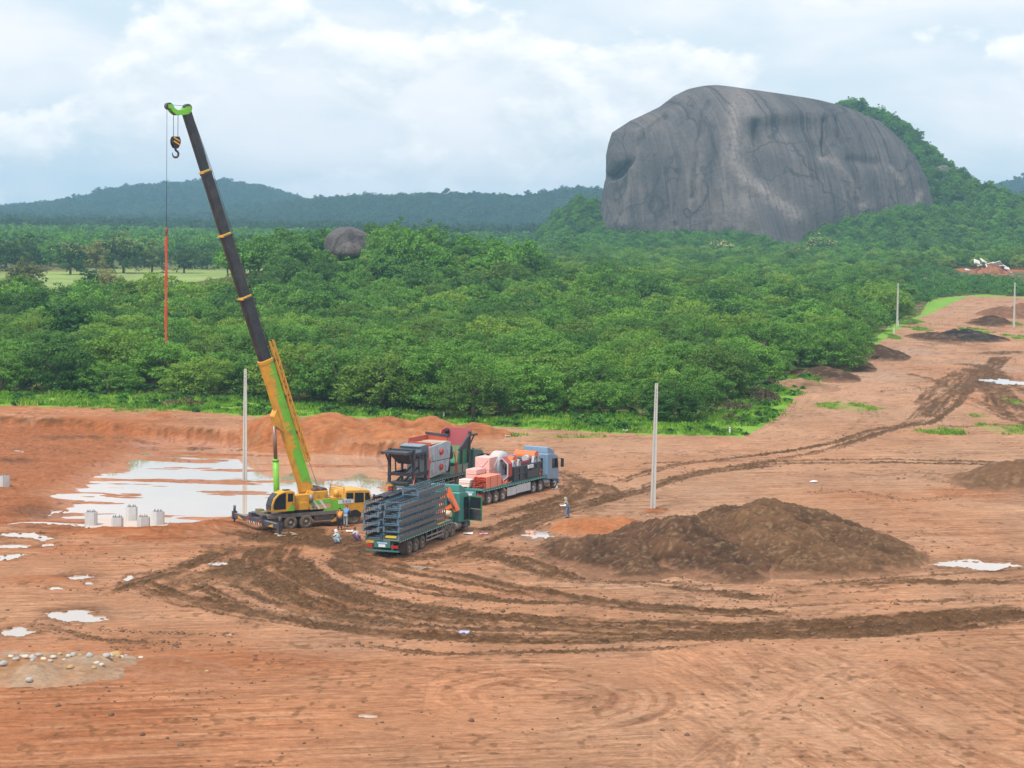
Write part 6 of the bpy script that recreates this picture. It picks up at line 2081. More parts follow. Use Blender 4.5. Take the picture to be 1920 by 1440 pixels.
RS = load_root(TC, 'steel_bundle', 'stack of red oxide steel channels on the right tail of the far trailer', 'steel bundle', -0.75, -1.2, 1.385)
rnd = random.Random(9)
ru = MB()
for i in range(5):
    for k in range(6):
        y = 0.05 + i * 0.23; z = 0.02 + k * 0.155; x0_ = rnd.uniform(-.08, .18)
        ru.box2((x0_, y, z), (2.95, y + 0.02, z + 0.14)); ru.box2((x0_, y + .021, z), (2.95, y + 0.18, z + 0.02)); ru.box2((x0_, y + .021, z + .12), (2.95, y + 0.18, z + 0.14))
ru.build('channel_pack', SALMON, RS)
MB().box2((0.25, -0.02, 0.0), (2.98, 0.03, 0.97)).box2((0.25, 0.03, 0.955), (2.98, 1.2, 0.985)).build('cover_film', SALMON2, RS)
for x in (0.9, 2.2): MB().box2((x, -0.035, 0.0), (x + .06, -0.021, 0.99)).build('strap', REDP, RS)
FD = load_root(TC, 'fan_housing', 'grey round fan housing standing behind the red hexagonal frame', 'fan housing', 3.75, 0.25, 1.385)
MB().lathe([(-0.55, 0.3), (-0.55, 1.15), (-0.42, 1.28), (0.42, 1.28), (0.55, 1.15), (0.55, 0.3)], (0.9, 0, 1.30), 'y', 28).build('scroll', GREYBOX, FD)
MB().lathe([(-0.40, 1.30), (-0.30, 1.34), (0.30, 1.34), (0.40, 1.30)], (0.9, 0, 1.30), 'y', 28).build('rim_band', paint('band_pinkish', (0.62, 0.48, 0.45), 0.5), FD)
MB().box2((0.9, -0.5, 0.9), (2.2, 0.5, 1.9)).build('outlet', GREYBOX, FD)
MB().box2((0.1, -0.9, 0.0), (1.9, 0.5, 0.32)).box2((0.2, -1.0, 0.32), (1.0, -0.6, 0.6)).build('plinth', paint('plinth_grey', (0.27, 0.33, 0.40), 0.5), FD)
HX = load_root(TC, 'hexagonal_frame', 'dark red hexagonal steel frame standing upright before the crusher', 'frame', 3.75, -0.5, 1.385)
hexo = [(0.72 * math.cos(q), 1.12 + 1.10 * math.sin(q)) for q in [R(90 + 60 * i) for i in range(6)]]
hexi = [(0.55 * math.cos(q), 1.12 + 0.90 * math.sin(q)) for q in [R(90 + 60 * i) for i in range(6)]]
vs = [(e, p, q) for e in (0, 0.75) for (p, q) in hexo] + [(e, p, q) for e in (0, 0.75) for (p, q) in hexi]
fs = []
for i in range(6):
    k = (i + 1) % 6
    fs += [(i, k, 6 + k, 6 + i), (12 + i, 18 + i, 18 + k, 12 + k), (i, 12 + i, 12 + k, k), (6 + i, 6 + k, 18 + k, 18 + i)]
MB().add(vs, fs).build('ring', paint('frame_dark_red', (0.42, 0.050, 0.032), 0.5, 0, 0.2), HX)
vs = [(-0.012, p * .99, 1.12 + (q - 1.12) * .99) for (p, q) in hexo] + [(-0.012, p * 1.06, 1.12 + (q - 1.12) * 1.06) for (p, q) in hexi]
MB().add(vs, [(i, (i + 1) % 6, 6 + (i + 1) % 6, 6 + i) for i in range(6)]).build('edge_face', GREYBOX, HX)
SC = load_root(TC, 'strap_heap', 'heap of orange red straps at the foot of the hexagonal frame', 'straps', 3.3, -1.0, 1.385)
rnd = random.Random(6)
mm = MB()
for i in range(26):
    p = Vector((rnd.uniform(-.5, 1.0), rnd.uniform(-.12, .3), 0.04)); q = p + Vector((rnd.uniform(-.4, .4), rnd.uniform(-.2, .2), rnd.uniform(0.0, 0.45)))
    q.z = min(q.z, 0.5); mm.bar(p, q, 0.07, 0.03)
mm.build('strap', SALMON, SC)
CR = load_root(TC, 'crusher', 'dark roller crusher with orange covers on the front half of the far trailer', 'crusher', 4.8, 0, 1.385)
cb_ = MB().box2((0, -1.15, 0.0), (5.7, 1.15, 0.12)).box2((0, -1.12, 0.12), (5.7, -1.0, 1.28)).box2((0, 1.0, 0.12), (5.7, 1.12, 1.28)).box2((0, -1.0, 0.12), (0.12, 1.0, 1.28)).box2((5.58, -1.0, 0.12), (5.7, 1.0, 1.28)).box2((0, -1.0, 1.1), (5.7, 1.0, 1.2))
cb_.box2((2.4, -1.3, 0.1), (4.6, -1.122, 0.75))
for x in (0.0, 1.1, 2.2, 3.3, 4.4, 5.55): cb_.box2((x, -1.2, 0.12), (x + .12, -1.121, 1.28))
cb_.box2((-0.05, -1.22, 1.16), (5.75, -1.125, 1.30)); cb_.box2((-0.05, -1.22, 0.62), (5.75, -1.125, 0.72))
cb_.build('base_frame', paint('crusher_slate', (0.050, 0.066, 0.080), 0.5, 0, 0.3), CR)
MB().box2((2.5, -1.335, 0.95), (3.5, -1.225, 1.22)).build('white_plate', WHITE, CR)
def hood(x, w, r_, mat, z0):
    n_ = 10
    prof = [(r_ * math.cos(math.pi * i / n_), r_ * math.sin(math.pi * i / n_)) for i in range(n_ + 1)]
    return MB().prism([(x + p, z0 + q) for p, q in prof], -w / 2, w / 2, 'y').build('cover', mat, CR)
hood(0.75, 1.7, 0.62, ORANGE, 1.55); hood(4.75, 2.0, 0.48, ORANGE, 1.75)
for x in (0.2, 1.25, 4.3, 5.2):
    MB().prism([(x - .3, 1.29), (x + .3, 1.29), (x + .12, 1.85), (x - .12, 1.85)], -1.05, -0.85, 'y').prism([(x - .3, 1.29), (x + .3, 1.29), (x + .12, 1.85), (x - .12, 1.85)], 0.85, 1.05, 'y').build('bearing_block', GREYBOX, CR)
    MB().cyl((x, -1.08, 1.62), (x, 1.08, 1.62), 0.10).build('shaft', STEEL, CR)
MB().box2((1.6, -0.9, 1.29), (3.6, 0.9, 1.38)).box2((1.6, -0.95, 1.38), (3.6, -0.88, 1.6)).box2((1.6, .88, 1.38), (3.6, .95, 1.6)).build('feed_frame', MAROON, CR)
MB().cyl((2.3, 0.2, 1.4), (2.3, 0.2, 2.05), 0.30).build('blue_drum', plain('drum_blue', (0.04, 0.09, 0.32), 0.4), CR)
MB().cyl((3.0, 0.3, 1.4), (3.0, 0.3, 1.8), 0.26).build('red_drum', REDP, CR)
ml = MB().cyl((3.6, -0.4, 1.65), (4.2, -0.4, 1.65), 0.28).box2((3.65, -0.62, 1.3), (4.15, -0.18, 1.45))
ml.build('motor', GREYBOX, CR)
RC = load_root(TC, 'red_cover', 'small red metal cover leaning on the deck by the silver cab', 'cover', 10.2, -0.95, 1.385)
MB().prism([(-0.35, 0.0), (0.45, 0.0), (0.30, 0.62), (-0.05, 0.70)], -0.2, 0.2, 'y').build('shell', SALMON, RC, bevel=0.04)
MB().box2((-0.1, -0.26, 0.3), (0.2, -0.2, 0.42)).build('handle', BLACK, RC)
# ------------------------------------------------------------------ heaps of soil
SOILM = bpy.data.materials['soil']


def mound(label, parts, cA, cB, res=0.3, seed=0, rough=0.30, name='soil_mound', group=None, cat='soil mound', wet=0.1):
    """parts: (x, y, rx_left, rx_right, ry_near, ry_far, height, power) in world metres"""
    parts = [(a_, b_, c_ * .86, d_ * .86, e_ * .86, f_ * .86, g_, h_) for a_, b_, c_, d_, e_, f_, g_, h_ in parts]
    x0 = min(p[0] - p[2] * 1.6 for p in parts) - 1.5; x1 = max(p[0] + p[3] * 1.6 for p in parts) + 1.5
    y0 = min(p[1] - p[4] * 1.6 for p in parts) - 2; y1 = max(p[1] + p[5] * 1.6 for p in parts) + 2
    nx = int((x1 - x0) / res) + 2; ny = int((y1 - y0) / (res * 1.4)) + 2
    xs = np.linspace(x0, x1, nx); ys = np.linspace(y0, y1, ny)
    X, Y = np.meshgrid(xs, ys)
    wx = X + 1.0 * (fbm(X / 0.9, Y / 1.2, seed + 5, 3) - 0.5) + 1.6 * (fbm(X / 3.0, Y / 3.5, seed + 3, 3) - 0.5); wy = Y + 1.8 * (fbm(X / 3.0, Y / 3.5, seed + 9, 3) - 0.5)
    h = np.full(X.shape, -0.5)
    for (cx, cy, rl, rr_, rn, rf, hh, pw) in parts:
        r = np.hypot(np.where(wx < cx, (cx - wx) / rl, (wx - cx) / rr_), np.where(wy < cy, (cy - wy) / rn, (wy - cy) / rf))
        r = (np.sqrt(r * r + 0.03) - 0.17) / 1.12
        h = np.maximum(h, hh * np.where(r < 1, np.clip(1 - r, 0, 1) ** (1.62 - 0.35 * pw), 0) * 1.12 - 0.75 * sstep(0.90, 1.2, r))
    cl = fbm(X / (2.0 * res), Y / (2.8 * res), seed + 21, 4, 0.7); md = fbm(X / 2.2, Y / 2.8, seed + 31, 4, 0.6)
    on = sstep(-0.15, 0.4, h)
    h = h + on * (rough * (cl - 0.5) + rough * 2.6 * (md - 0.5))
    gz = np.array([[ground_z(float(a), float(b)) for a in xs[::4]] for b in ys[::4]])
    G = land(X, Y)
    Z = G + h + 0.03
    keep = h > -0.6
    i0 = (np.arange(ny - 1)[:, None] * nx + np.arange(nx - 1)[None]).ravel()
    q = np.stack([i0, i0 + 1, i0 + nx + 1, i0 + nx], 1)
    kf = keep.ravel()[q].any(1)
    q = q[kf]
    used, inv = np.unique(q, return_inverse=True)
    V = np.stack([X, Y, Z], 2).reshape(-1, 3)[used]
    c0 = np.array([(x0 + x1) / 2, (y0 + y1) / 2, float(G.min())])
    me = mesh_np(name, V - c0, inv.reshape(-1, 4), SOILM, True)
    t = np.clip(0.5 + 1.8 * (md - 0.5) + 0.9 * (cl - 0.5), 0, 1).ravel()[used][:, None]
    col = np.ones((len(used), 4), dtype=np.float32)
    col[:, :3] = np.array(cA) * (1 - t) + np.array(cB) * t
    bits = 0.6 * sstep(0.66, 0.76, fbm(X / (1.5 * res), Y / (1.5 * res), seed + 51, 2)).ravel()[used][:, None]
    col[:, :3] = col[:, :3] * (1 - 0.5 * bits) + np.array((0.34, 0.25, 0.14)) * 0.5 * bits
    ed = (1 - sstep(-0.02, 0.30, h + 0.5 * (md - 0.5))).ravel()[used][:, None]
    col[:, :3] = col[:, :3] * (1 - 0.75 * ed) + (0.6 * np.array((0.36, 0.185, 0.11)) + 0.4 * np.array(cB)) * 0.75 * ed
    col[:, 3] = wet
    la = me.attributes.new('lane', 'FLOAT_VECTOR', 'POINT')
    a = me.color_attributes.new('soil', 'FLOAT_COLOR', 'POINT'); a.data.foreach_set('color', col.ravel())
    o = link_mesh(name, me, None, c0)
    return tag(o, label, cat, group)


def mp(px, py, rl, rr_, rn, rf, hh, pw):
    p = at(px, py)
    return (p.x, p.y, rl, rr_, rn, rf, hh, pw)


BR1, BR2 = (0.068, 0.036, 0.019), (0.152, 0.082, 0.042)
DK1, DK2 = (0.048, 0.027, 0.016), (0.125, 0.066, 0.036)
OR1, OR2 = (0.24, 0.085, 0.032), (0.40, 0.155, 0.062)
mound('large brown soil mound with a rounded straw flecked top right of the tall pole', [mp(1425, 1008, 6.2, 9.8, 15, 9, 2.55, 1.1), mp(1580, 1030, 7.5, 5.5, 10, 9, 1.35, 1.5), mp(1500, 1050, 9, 8, 8, 9, 1.0, 1.5), mp(1480, 1002, 5, 7, 9, 6, 2.2, 1.2), mp(1375, 1000, 5, 4, 8, 6, 2.1, 1.2), mp(1340, 1030, 5, 5, 9, 8, 1.4, 1.3)], BR1, BR2, 0.17, 1, 0.42)
mound('dark brown soil mound with a steep cut face in front of the rounded mound', [mp(1282, 1028, 5.6, 5.2, 11, 7, 2.2, 1.3), mp(1230, 1022, 4, 4, 8, 7, 1.7, 1.3), mp(1160, 1045, 5.2, 5.5, 9, 10, 1.25, 1.4), mp(1360, 1048, 4, 3.2, 10, 8, 1.2, 1.4), mp(1070, 1040, 2.5, 3, 6, 8, 0.7, 1.5)], DK1, DK2, 0.17, 2, 0.45)
mound('small orange soil heap beside the standing worker and the puddle', [mp(1105, 992, 2.8, 3.2, 4, 5, 0.72, 1.6), mp(1165, 985, 2.5, 1.8, 3, 4, 0.5, 1.6)], OR1, OR2, 0.2, 3, 0.2)
mound('long ridge of orange soil behind the pond along the grass verge', [mp(520, 806, 4, 5, 8, 6, 1.7, 1.5), mp(620, 808, 6, 6, 8, 7, 1.75, 1.5), mp(720, 810, 5, 5, 8, 7, 1.65, 1.5), mp(810, 812, 4.5, 4.5, 7, 6, 1.55, 1.4), mp(890, 814, 4, 4, 6, 5, 1.2, 1.5)], OR1, OR2, 0.3, 4, 0.25)
mound('brown soil mound cut off by the right edge beside the long wheel tracks', [mp(1915, 905, 5.5, 8, 9, 8, 1.9, 1.4), mp(1850, 905, 3.5, 4, 7, 7, 0.8, 1.5)], DK2, BR2, 0.3, 5, 0.3)
mound('low black heap of burnt soil on the track far right', [mp(1810, 633, 7, 6, 18, 14, 1.6, 1.5), mp(1850, 634, 4, 4, 12, 10, 0.9, 1.5)], (0.012, 0.010, 0.010), (0.045, 0.033, 0.026), 0.5, 6, 0.35)
mound('low brown heap left of the black heap on the far track', [mp(1750, 634, 5, 6, 18, 12, 1.1, 1.5)], DK1, BR1, 0.5, 7, 0.3)
mound('dark soil heap along the orchard edge right of the dry brush', [mp(1640, 664, 4, 5, 18, 14, 1.6, 1.4), mp(1590, 684, 4, 4, 16, 12, 1.3, 1.4), mp(1545, 704, 5, 5, 14, 10, 1.1, 1.4)], DK1, BR1, 0.5, 8, 0.35)
mound('reddish brown soil heap behind the far right pole', [mp(1880, 592, 6, 6, 20, 16, 2.2, 1.4), mp(1920, 588, 5, 8, 20, 16, 2.6, 1.4)], DK2, (0.21, 0.10, 0.060), 0.6, 9, 0.3)
mound('dark brown soil heap left of the far right pole', [mp(1865, 604, 5, 3, 14, 12, 1.5, 1.4), mp(1845, 608, 4, 4, 12, 10, 0.8, 1.4)], DK1, BR1, 0.5, 10, 0.3)
mound('low tan heap at the grass corner beyond the dry brush', [mp(1500, 724, 5, 5, 12, 9, 0.9, 1.5)], BR2, (0.33, 0.19, 0.12), 0.4, 11, 0.25)
mound('tiny orange soil heap on the pale strip above the dug bank', [mp(296, 781, 1.8, 1.8, 4, 3, 0.5, 1.5)], OR1, OR2, 0.25, 12, 0.15)
mound('yellow brown rubble bank under the grey stones at the left edge', [mp(60, 1262, 5, 4.5, 3.2, 4, 0.75, 1.6), mp(170, 1250, 3, 2.4, 2.6, 3, 0.6, 1.6)], (0.28, 0.130, 0.050), (0.33, 0.235, 0.165), 0.16, 13, 0.2)
mound('low red brown heap right of the grey stones', [mp(330, 1256, 3.0, 3.2, 2.6, 3, 0.32, 1.6)], OR1, (0.30, 0.13, 0.065), 0.18, 14, 0.14)

# ------------------------------------------------------------------ concrete poles and footings
CONC = plain('pole_concrete', (0.50, 0.49, 0.46), 0.85, 0, 0.18, 5.0)
CONC2 = paint('footing_concrete', (0.56, 0.56, 0.56), 0.85, 0, 0.4, (0.33, 0.22, 0.16), 1.2)


def pole(px, py, pxt, pyt, label):
    p = hit(px, py)
    top = at_y(pxt, pyt, p.y)
    hh = top.z - p.z
    lean = (top.x - p.x)
    m_ = MB()
    def ring(z, w, d):
        k = z / hh * lean; f = w * 0.30
        return [(-w / 2 + k, -d / 2, z), (-f / 2 + k, -d / 2, z), (-f / 2 + k, -d / 2 + d * .22, z), (f / 2 + k, -d / 2 + d * .22, z), (f / 2 + k, -d / 2, z), (w / 2 + k, -d / 2, z), (w / 2 + k, d / 2, z), (-w / 2 + k, d / 2, z)]
    n = 8
    zs = [-1.0, hh * 0.33, hh * 0.66, hh]
    vs = []
    for z in zs:
        w = 0.44 - 0.20 * max(z, 0) / hh
        vs += ring(z, w, w * 0.85)
    fs = []
    for j_ in range(len(zs) - 1):
        fs += [(j_ * n + i, j_ * n + (i + 1) % n, (j_ + 1) * n + (i + 1) % n, (j_ + 1) * n + i) for i in range(n)]
    fs.append(tuple(range((len(zs) - 1) * n, len(zs) * n)))
    m_.add(vs, fs)
    e = empty('concrete_pole', (p.x, p.y, p.z))
    tag(e, label, 'pole')
    m_.build('shaft', CONC, e)
    MB().box((lean * 0.997, 0, hh + 0.02), (0.20, 0.17, 0.05)).build('cap', CONC, e)
    b_ = MB()
    for i in range(4): b_.cyl((lean * (0.93 - .02 * i), -0.16, hh * (0.955 - 0.03 * i)), (lean * (0.93 - .02 * i), 0.14, hh * (0.955 - 0.03 * i)), 0.02, n=6)
    b_.build('hole_dark_pin', BLACK, e)  # solid black pins, their colour standing in for the shade inside bolt holes
    return e


pole(1224, 953, 1231, 720, 'tall pale concrete pole standing alone left of the large soil mound')
pole(459, 902, 460, 693, 'tall pale concrete pole standing in the pond behind the crane')
pole(1682, 614, 1684, 531, 'distant concrete pole at the orchard edge beside the far track')
pole(1901, 614, 1903, 530, 'distant concrete pole at the far right edge beyond the red track')

FT = at(236, 990, land1(at(236, 985).x, at(236, 985).y))
sl_ = MB()
n = 28
fz = ground_z(FT.x, FT.y)
pts = [(3.0 * math.cos(t) * (1 + .06 * math.sin(3 * t)), 6.2 * math.sin(t) * (1 + .05 * math.sin(5 * t))) for t in [2 * math.pi * i / n for i in range(n)]]
sl_.prism(pts, -0.5, 0.06, 'z')
SLB = sl_.build('blinding_slab', plain('slab_concrete', (0.50, 0.40, 0.34), 0.9, 0, 0.2, 1.0), None, (FT.x, FT.y, fz + 0.10))
tag(SLB, 'flat pale concrete slab under the group of five column stubs', 'slab')
names = ['leftmost concrete column stub of the group of five by the pond', 'front left concrete column stub of the five on the slab', 'rearmost concrete column stub of the five on the slab', 'front right concrete column stub of the five on the slab', 'rightmost concrete column stub of the group of five by the pond', 'lone concrete column stub at the left edge beside the small pond']
for i, (px, py, w, hh) in enumerate(((171, 984, 0.86, 1.0), (220, 995, 0.88, 1.02), (247, 975, 0.84, 1.05), (269, 993, 0.86, 0.98), (296, 983, 0.84, 1.0), (7, 913, 0.9, 0.9))):
    p = at(px, py, fz + 0.16) if i < 5 else on_ground(px, py)
    e = empty('column_stub', (p.x, p.y, p.z), R(8 * i))
    tag(e, names[i], 'column', 'concrete column stubs')
    k = 0.14
    oct_ = [(-w / 2 + k, -w / 2), (w / 2 - k, -w / 2), (w / 2, -w / 2 + k), (w / 2, w / 2 - k), (w / 2 - k, w / 2), (-w / 2 + k, w / 2), (-w / 2, w / 2 - k), (-w / 2, -w / 2 + k)]
    MB().prism(oct_, -0.6, hh, 'z').build('shaft', CONC2, e)
    MB().prism([(x * .86, y * .86) for x, y in oct_], hh, hh + 0.02, 'z').build('base_plate', STEEL, e)
    rb_ = MB()
    for q in range(6):
        t = q * math.pi / 3
        rb_.cyl((w * .32 * math.cos(t), w * .32 * math.sin(t), hh), (w * .32 * math.cos(t), w * .32 * math.sin(t), hh + 0.16), 0.02, n=5)
    rb_.build('anchor_bolt', DKGREY, e)

# ------------------------------------------------------------------ people
SKIN = plain('skin', (0.30, 0.17, 0.11), 0.6)
HAIR = plain('black_hair', (0.012, 0.011, 0.011), 0.7)


def skin_mesh(name, verts, edges, radii, mat, parent, root=0, subd=1):
    me = bpy.data.meshes.new(name)
    me.from_pydata(verts, edges, [])
    ob_ = bpy.data.objects.new(name + '_tmp', me)
    COL.objects.link(ob_)
    ob_.modifiers.new('skin', 'SKIN')
    sv = me.skin_vertices[0].data
    for i, r_ in enumerate(radii):
        sv[i].radius = r_ if isinstance(r_, tuple) else (r_, r_)
        sv[i].use_root = (i == root)
    sm = ob_.modifiers.new('sub', 'SUBSURF'); sm.levels = subd; sm.render_levels = subd
    dg = bpy.context.evaluated_depsgraph_get()
    dg.update()
    out_ = bpy.data.meshes.new_from_object(ob_.evaluated_get(dg))
    bpy.data.objects.remove(ob_); bpy.data.meshes.remove(me)
    out_.name = name
    out_.materials.clear(); out_.materials.append(mat)
    out_.polygons.foreach_set('use_smooth', np.ones(len(out_.polygons), dtype=bool))
    return link_mesh(name, out_, parent)


def person(px, py, rz, J, shirt, trousers, label, hat=None, z_off=0.0, gz=None):
    """J: joints in metres, facing +x: pelvis, chest, neck, head, and l/r shoulder elbow wrist hip knee ankle toe"""
    p = on_ground(px, py)
    e = empty('person', (p.x, p.y, (p.z if gz is None else gz) + z_off), rz)
    tag(e, label, 'person')
    V = []; E = []; Rr = []
    def add(pt, r_, prev=None):
        V.append(tuple(pt)); Rr.append(r_)
        if prev is not None: E.append((prev, len(V) - 1))
        return len(V) - 1
    pel = add(J['pelvis'], (0.13, 0.11)); che = add(J['chest'], (0.15, 0.11), pel); nek = add(J['neck'], 0.055, che)
    hd_ = Vector(J['head']); up = (hd_ - Vector(J['neck'])).normalized(); fwd = Vector(J.get('face', (1, 0, 0)))
    h1 = add(hd_ - up * 0.05, 0.075, nek); h2 = add(hd_ + up * 0.02, 0.092, h1); add(hd_ + up * 0.10, 0.06, h2)
    add(hd_ + fwd * 0.105 - up * 0.015, 0.016, h2)
    side = up.cross(fwd).normalized()
    for q in (-1, 1): add(hd_ + side * q * 0.095, 0.018, h2)
    for q in 'lr':
        sh = add(J[q + 'sh'], 0.062, che); el = add(J[q + 'el'], 0.046, sh); wr = add(J[q + 'wr'], 0.032, el)
        d = (Vector(J[q + 'wr']) - Vector(J[q + 'el'])).normalized()
        s2 = d.cross(Vector((0.3, 0.2, 1))).normalized()
        pm = add(Vector(J[q + 'wr']) + d * 0.07, (0.036, 0.02), wr)
        for i, ln in enumerate((0.075, 0.088, 0.082, 0.065)):
            k = add(Vector(V[pm]) + d * ln * 0.55 + s2 * (i - 1.5) * 0.022, 0.009, pm); add(Vector(V[k]) + d * ln * 0.4 - Vector((0, 0, 0.015)), 0.008, k)
        k = add(Vector(J[q + 'wr']) + d * 0.05 + s2 * 0.05, 0.010, wr); add(Vector(V[k]) + d * 0.035, 0.008, k)
        hp_ = add(J[q + 'hip'], 0.09, pel); kn = add(J[q + 'kn'], 0.062, hp_); an = add(J[q + 'an'], 0.042, kn); add(J[q + 'toe'], 0.036, an)
    skin_mesh('body', V, E, Rr, SKIN, e)
    # shirt
    V = []; E = []; Rr = []
    a = add(Vector(J['pelvis']) + Vector((0, 0, 0.02)), (0.165, 0.14)); b = add(J['chest'], (0.185, 0.145), a); add(Vector(J['chest']) * 0.35 + Vector(J['neck']) * 0.65, 0.085, b)
    for q in 'lr':
        s1 = add(J[q + 'sh'], 0.085, b); add(Vector(J[q + 'sh']) * 0.15 + Vector(J[q + 'el']) * 0.85, 0.066, s1)
    skin_mesh('shirt', V, E, Rr, shirt, e)
    V = []; E = []; Rr = []
    a = add(Vector(J['pelvis']) - Vector((0, 0, 0.02)), (0.15, 0.13))
    for q in 'lr':
        s1 = add(J[q + 'hip'], 0.105, a); s2_ = add(J[q + 'kn'], 0.08, s1); add(Vector(J[q + 'kn']) * 0.08 + Vector(J[q + 'an']) * 0.92, 0.062, s2_)
    skin_mesh('trousers', V, E, Rr, trousers, e)
    for q in 'lr':
        a_, t_ = Vector(J[q + 'an']), Vector(J[q + 'toe'])
        MB().bar(a_ - (t_ - a_) * 0.25 + Vector((0, 0, -0.03)), t_ + Vector((0, 0, -0.005)), 0.085, 0.07).build('shoe', BLACK, e, bevel=0.015)
    up_ = up
    hm2 = MB()
    if hat is None:
        hm2.lathe([(0.0, 0.100), (0.05, 0.098), (0.09, 0.07), (0.115, 0.01)], (0, 0, 0), 'z', 12)
        ho_ = hm2.build('hair', HAIR, e)
    else:
        hm2.lathe([(-0.12, 0.13), (-0.02, 0.125), (0.06, 0.12), (0.11, 0.08), (0.135, 0.01)], (0, 0, 0), 'z', 12)
        ho_ = hm2.build('hood', hat, e)
    ho_.location = hd_ + up_ * 0.01 - fwd * 0.012
    ho_.rotation_euler = Vector((0, 0, 1)).rotation_difference(up_).to_euler()
    return e


def stand(lean=0.0, arm=0.0):
    j_ = dict(pelvis=(0, 0, 0.92), chest=(0.03 + lean, 0, 1.25 - lean * .2), neck=(0.05 + lean * 1.5, 0, 1.46 - lean * .4), head=(0.08 + lean * 1.9, 0, 1.60 - lean * .5))
    for q, s in (('l', 1), ('r', -1)):
        sx = 0.04 + lean * 1.4
        j_.update({q + 'sh': (sx, s * 0.19, 1.40 - lean * .35), q + 'el': (sx + 0.05 + arm * .15, s * 0.25, 1.13 - lean * .3), q + 'wr': (sx + 0.18 + arm * .3, s * 0.22, 0.95 + arm * .2 - lean * .3),
                   q + 'hip': (0, s * 0.10, 0.88), q + 'kn': (0.03 + 0.06 * s, s * 0.11, 0.48), q + 'an': (-0.02 + 0.08 * s, s * 0.12, 0.09), q + 'toe': (0.14 + 0.08 * s, s * 0.14, 0.045)})
    return j_


def squat():
    j_ = dict(pelvis=(-0.12, 0, 0.28), chest=(0.02, 0, 0.58), neck=(0.10, 0, 0.78), head=(0.15, 0, 0.91))
    for q, s in (('l', 1), ('r', -1)):
        j_.update({q + 'sh': (0.07, s * 0.18, 0.71), q + 'el': (0.26, s * 0.26, 0.52), q + 'wr': (0.42, s * 0.14, 0.50),
                   q + 'hip': (-0.10, s * 0.11, 0.27), q + 'kn': (0.28, s * 0.20, 0.47), q + 'an': (0.02, s * 0.17, 0.09), q + 'toe': (0.19, s * 0.20, 0.045)})
    return j_


SH_W = plain('white_shirt', (0.66, 0.64, 0.68), 0.85, 0, 0.12); SH_B = plain('blue_shirt', (0.12, 0.26, 0.50), 0.85); SH_O = plain('orange_vest', (0.62, 0.26, 0.05), 0.85)
SH_K = plain('khaki_shirt', (0.38, 0.34, 0.27), 0.85); SH_T = plain('pale_green_shirt', (0.52, 0.64, 0.62), 0.85)
TR_D = plain('dark_trousers', (0.035, 0.030, 0.034), 0.9); TR_B = plain('blue_jeans', (0.14, 0.22, 0.36), 0.9); TR_P = plain('purple_trousers', (0.14, 0.06, 0.14), 0.9); TR_G = plain('grey_blue_trousers', (0.28, 0.36, 0.42), 0.9)
person(1064, 972, R(170), stand(0.06, 0.9), SH_K, TR_B, 'person in khaki shirt and blue jeans standing by the orange heap', SH_K)
person(633, 1018, R(160), squat(), SH_T, TR_G, 'person in pale shirt and white hood squatting behind the crane, left of two', SH_W)
person(669, 1015, R(165), squat(), SH_W, TR_P, 'person in white shirt squatting beside the nearest trailer, right of two')
person(648, 988, R(80), stand(0.12, 0.5), SH_B, TR_G, 'person in blue shirt standing against the side of the crane carrier')
person(637, 994, R(95), stand(0.10, 0.3), SH_O, TR_D, 'person in orange vest and dark trousers working beside the crane wheels')
# ------------------------------------------------------------------ stones, slabs and litter
STONE = [plain('stone_grey', (0.36, 0.34, 0.32), 0.9, 0, 0.3, 3), plain('stone_pale', (0.50, 0.44, 0.37), 0.9, 0, 0.25, 3), plain('stone_ochre', (0.42, 0.27, 0.12), 0.9, 0, 0.3, 3)]
rnd = random.Random(31)
SGR = 'grey stones along the rubble bank'
special = {0: 'largest pale stone with an ochre flank on top of the rubble bank'}
spots = [(216, 1233, 0.36), (228, 1245, 0.17), (200, 1253, 0.24), (190, 1262, 0.16), (182, 1261, 0.18), (168, 1256, 0.22), (207, 1238, 0.2), (222, 1247, 0.14), (196, 1249, 0.14), (176, 1268, 0.14), (138, 1250, 0.19), (128, 1252, 0.15), (100, 1256, 0.18), (82, 1260, 0.16), (62, 1254, 0.24), (48, 1261, 0.2), (30, 1264, 0.18), (8, 1270, 0.22), (94, 1262, 0.15), (112, 1248, 0.15), (60, 1266, 0.12), (55, 1287, 0.2), (132, 1270, 0.18), (264, 1236, 0.13), (236, 1233, 0.1), (388, 1266, 0.1), (150, 1246, 0.13), (120, 1262, 0.13), (20, 1258, 0.16), (40, 1252, 0.14), (72, 1246, 0.16)]
bank = bpy.data.objects
dg = bpy.context.evaluated_depsgraph_get(); dg.update()


def surf(x, y):
    """top of whatever lies at x, y (heaps included)"""
    ok, loc, *_ = scene.ray_cast(dg, Vector((x, y, 12)), Vector((0, 0, -1)))
    return loc.z if ok else ground_z(x, y)


HAZE.hide_viewport = True
dg.update()
for i, (px, py, r_) in enumerate(spots):
    p = on_ground(px, py)
    z = surf(p.x, p.y)
    me = lump_mesh('stone', 50 + i, r_ * rnd.uniform(1.0, 1.4), r_, r_ * rnd.uniform(0.6, 0.9), 0.10, STONE[0 if i in (2, 5, 14) else rnd.choice((0, 0, 1, 2, 1))], 12, True, False)
    o = link_mesh('stone', me, None, (p.x, p.y, z + r_ * 0.18))
    o.rotation_euler = (0, 0, rnd.uniform(0, 6.28))
    tag(o, special.get(i, 'angular grey stone lying on the rubble bank at the lower left'), 'stone', SGR)
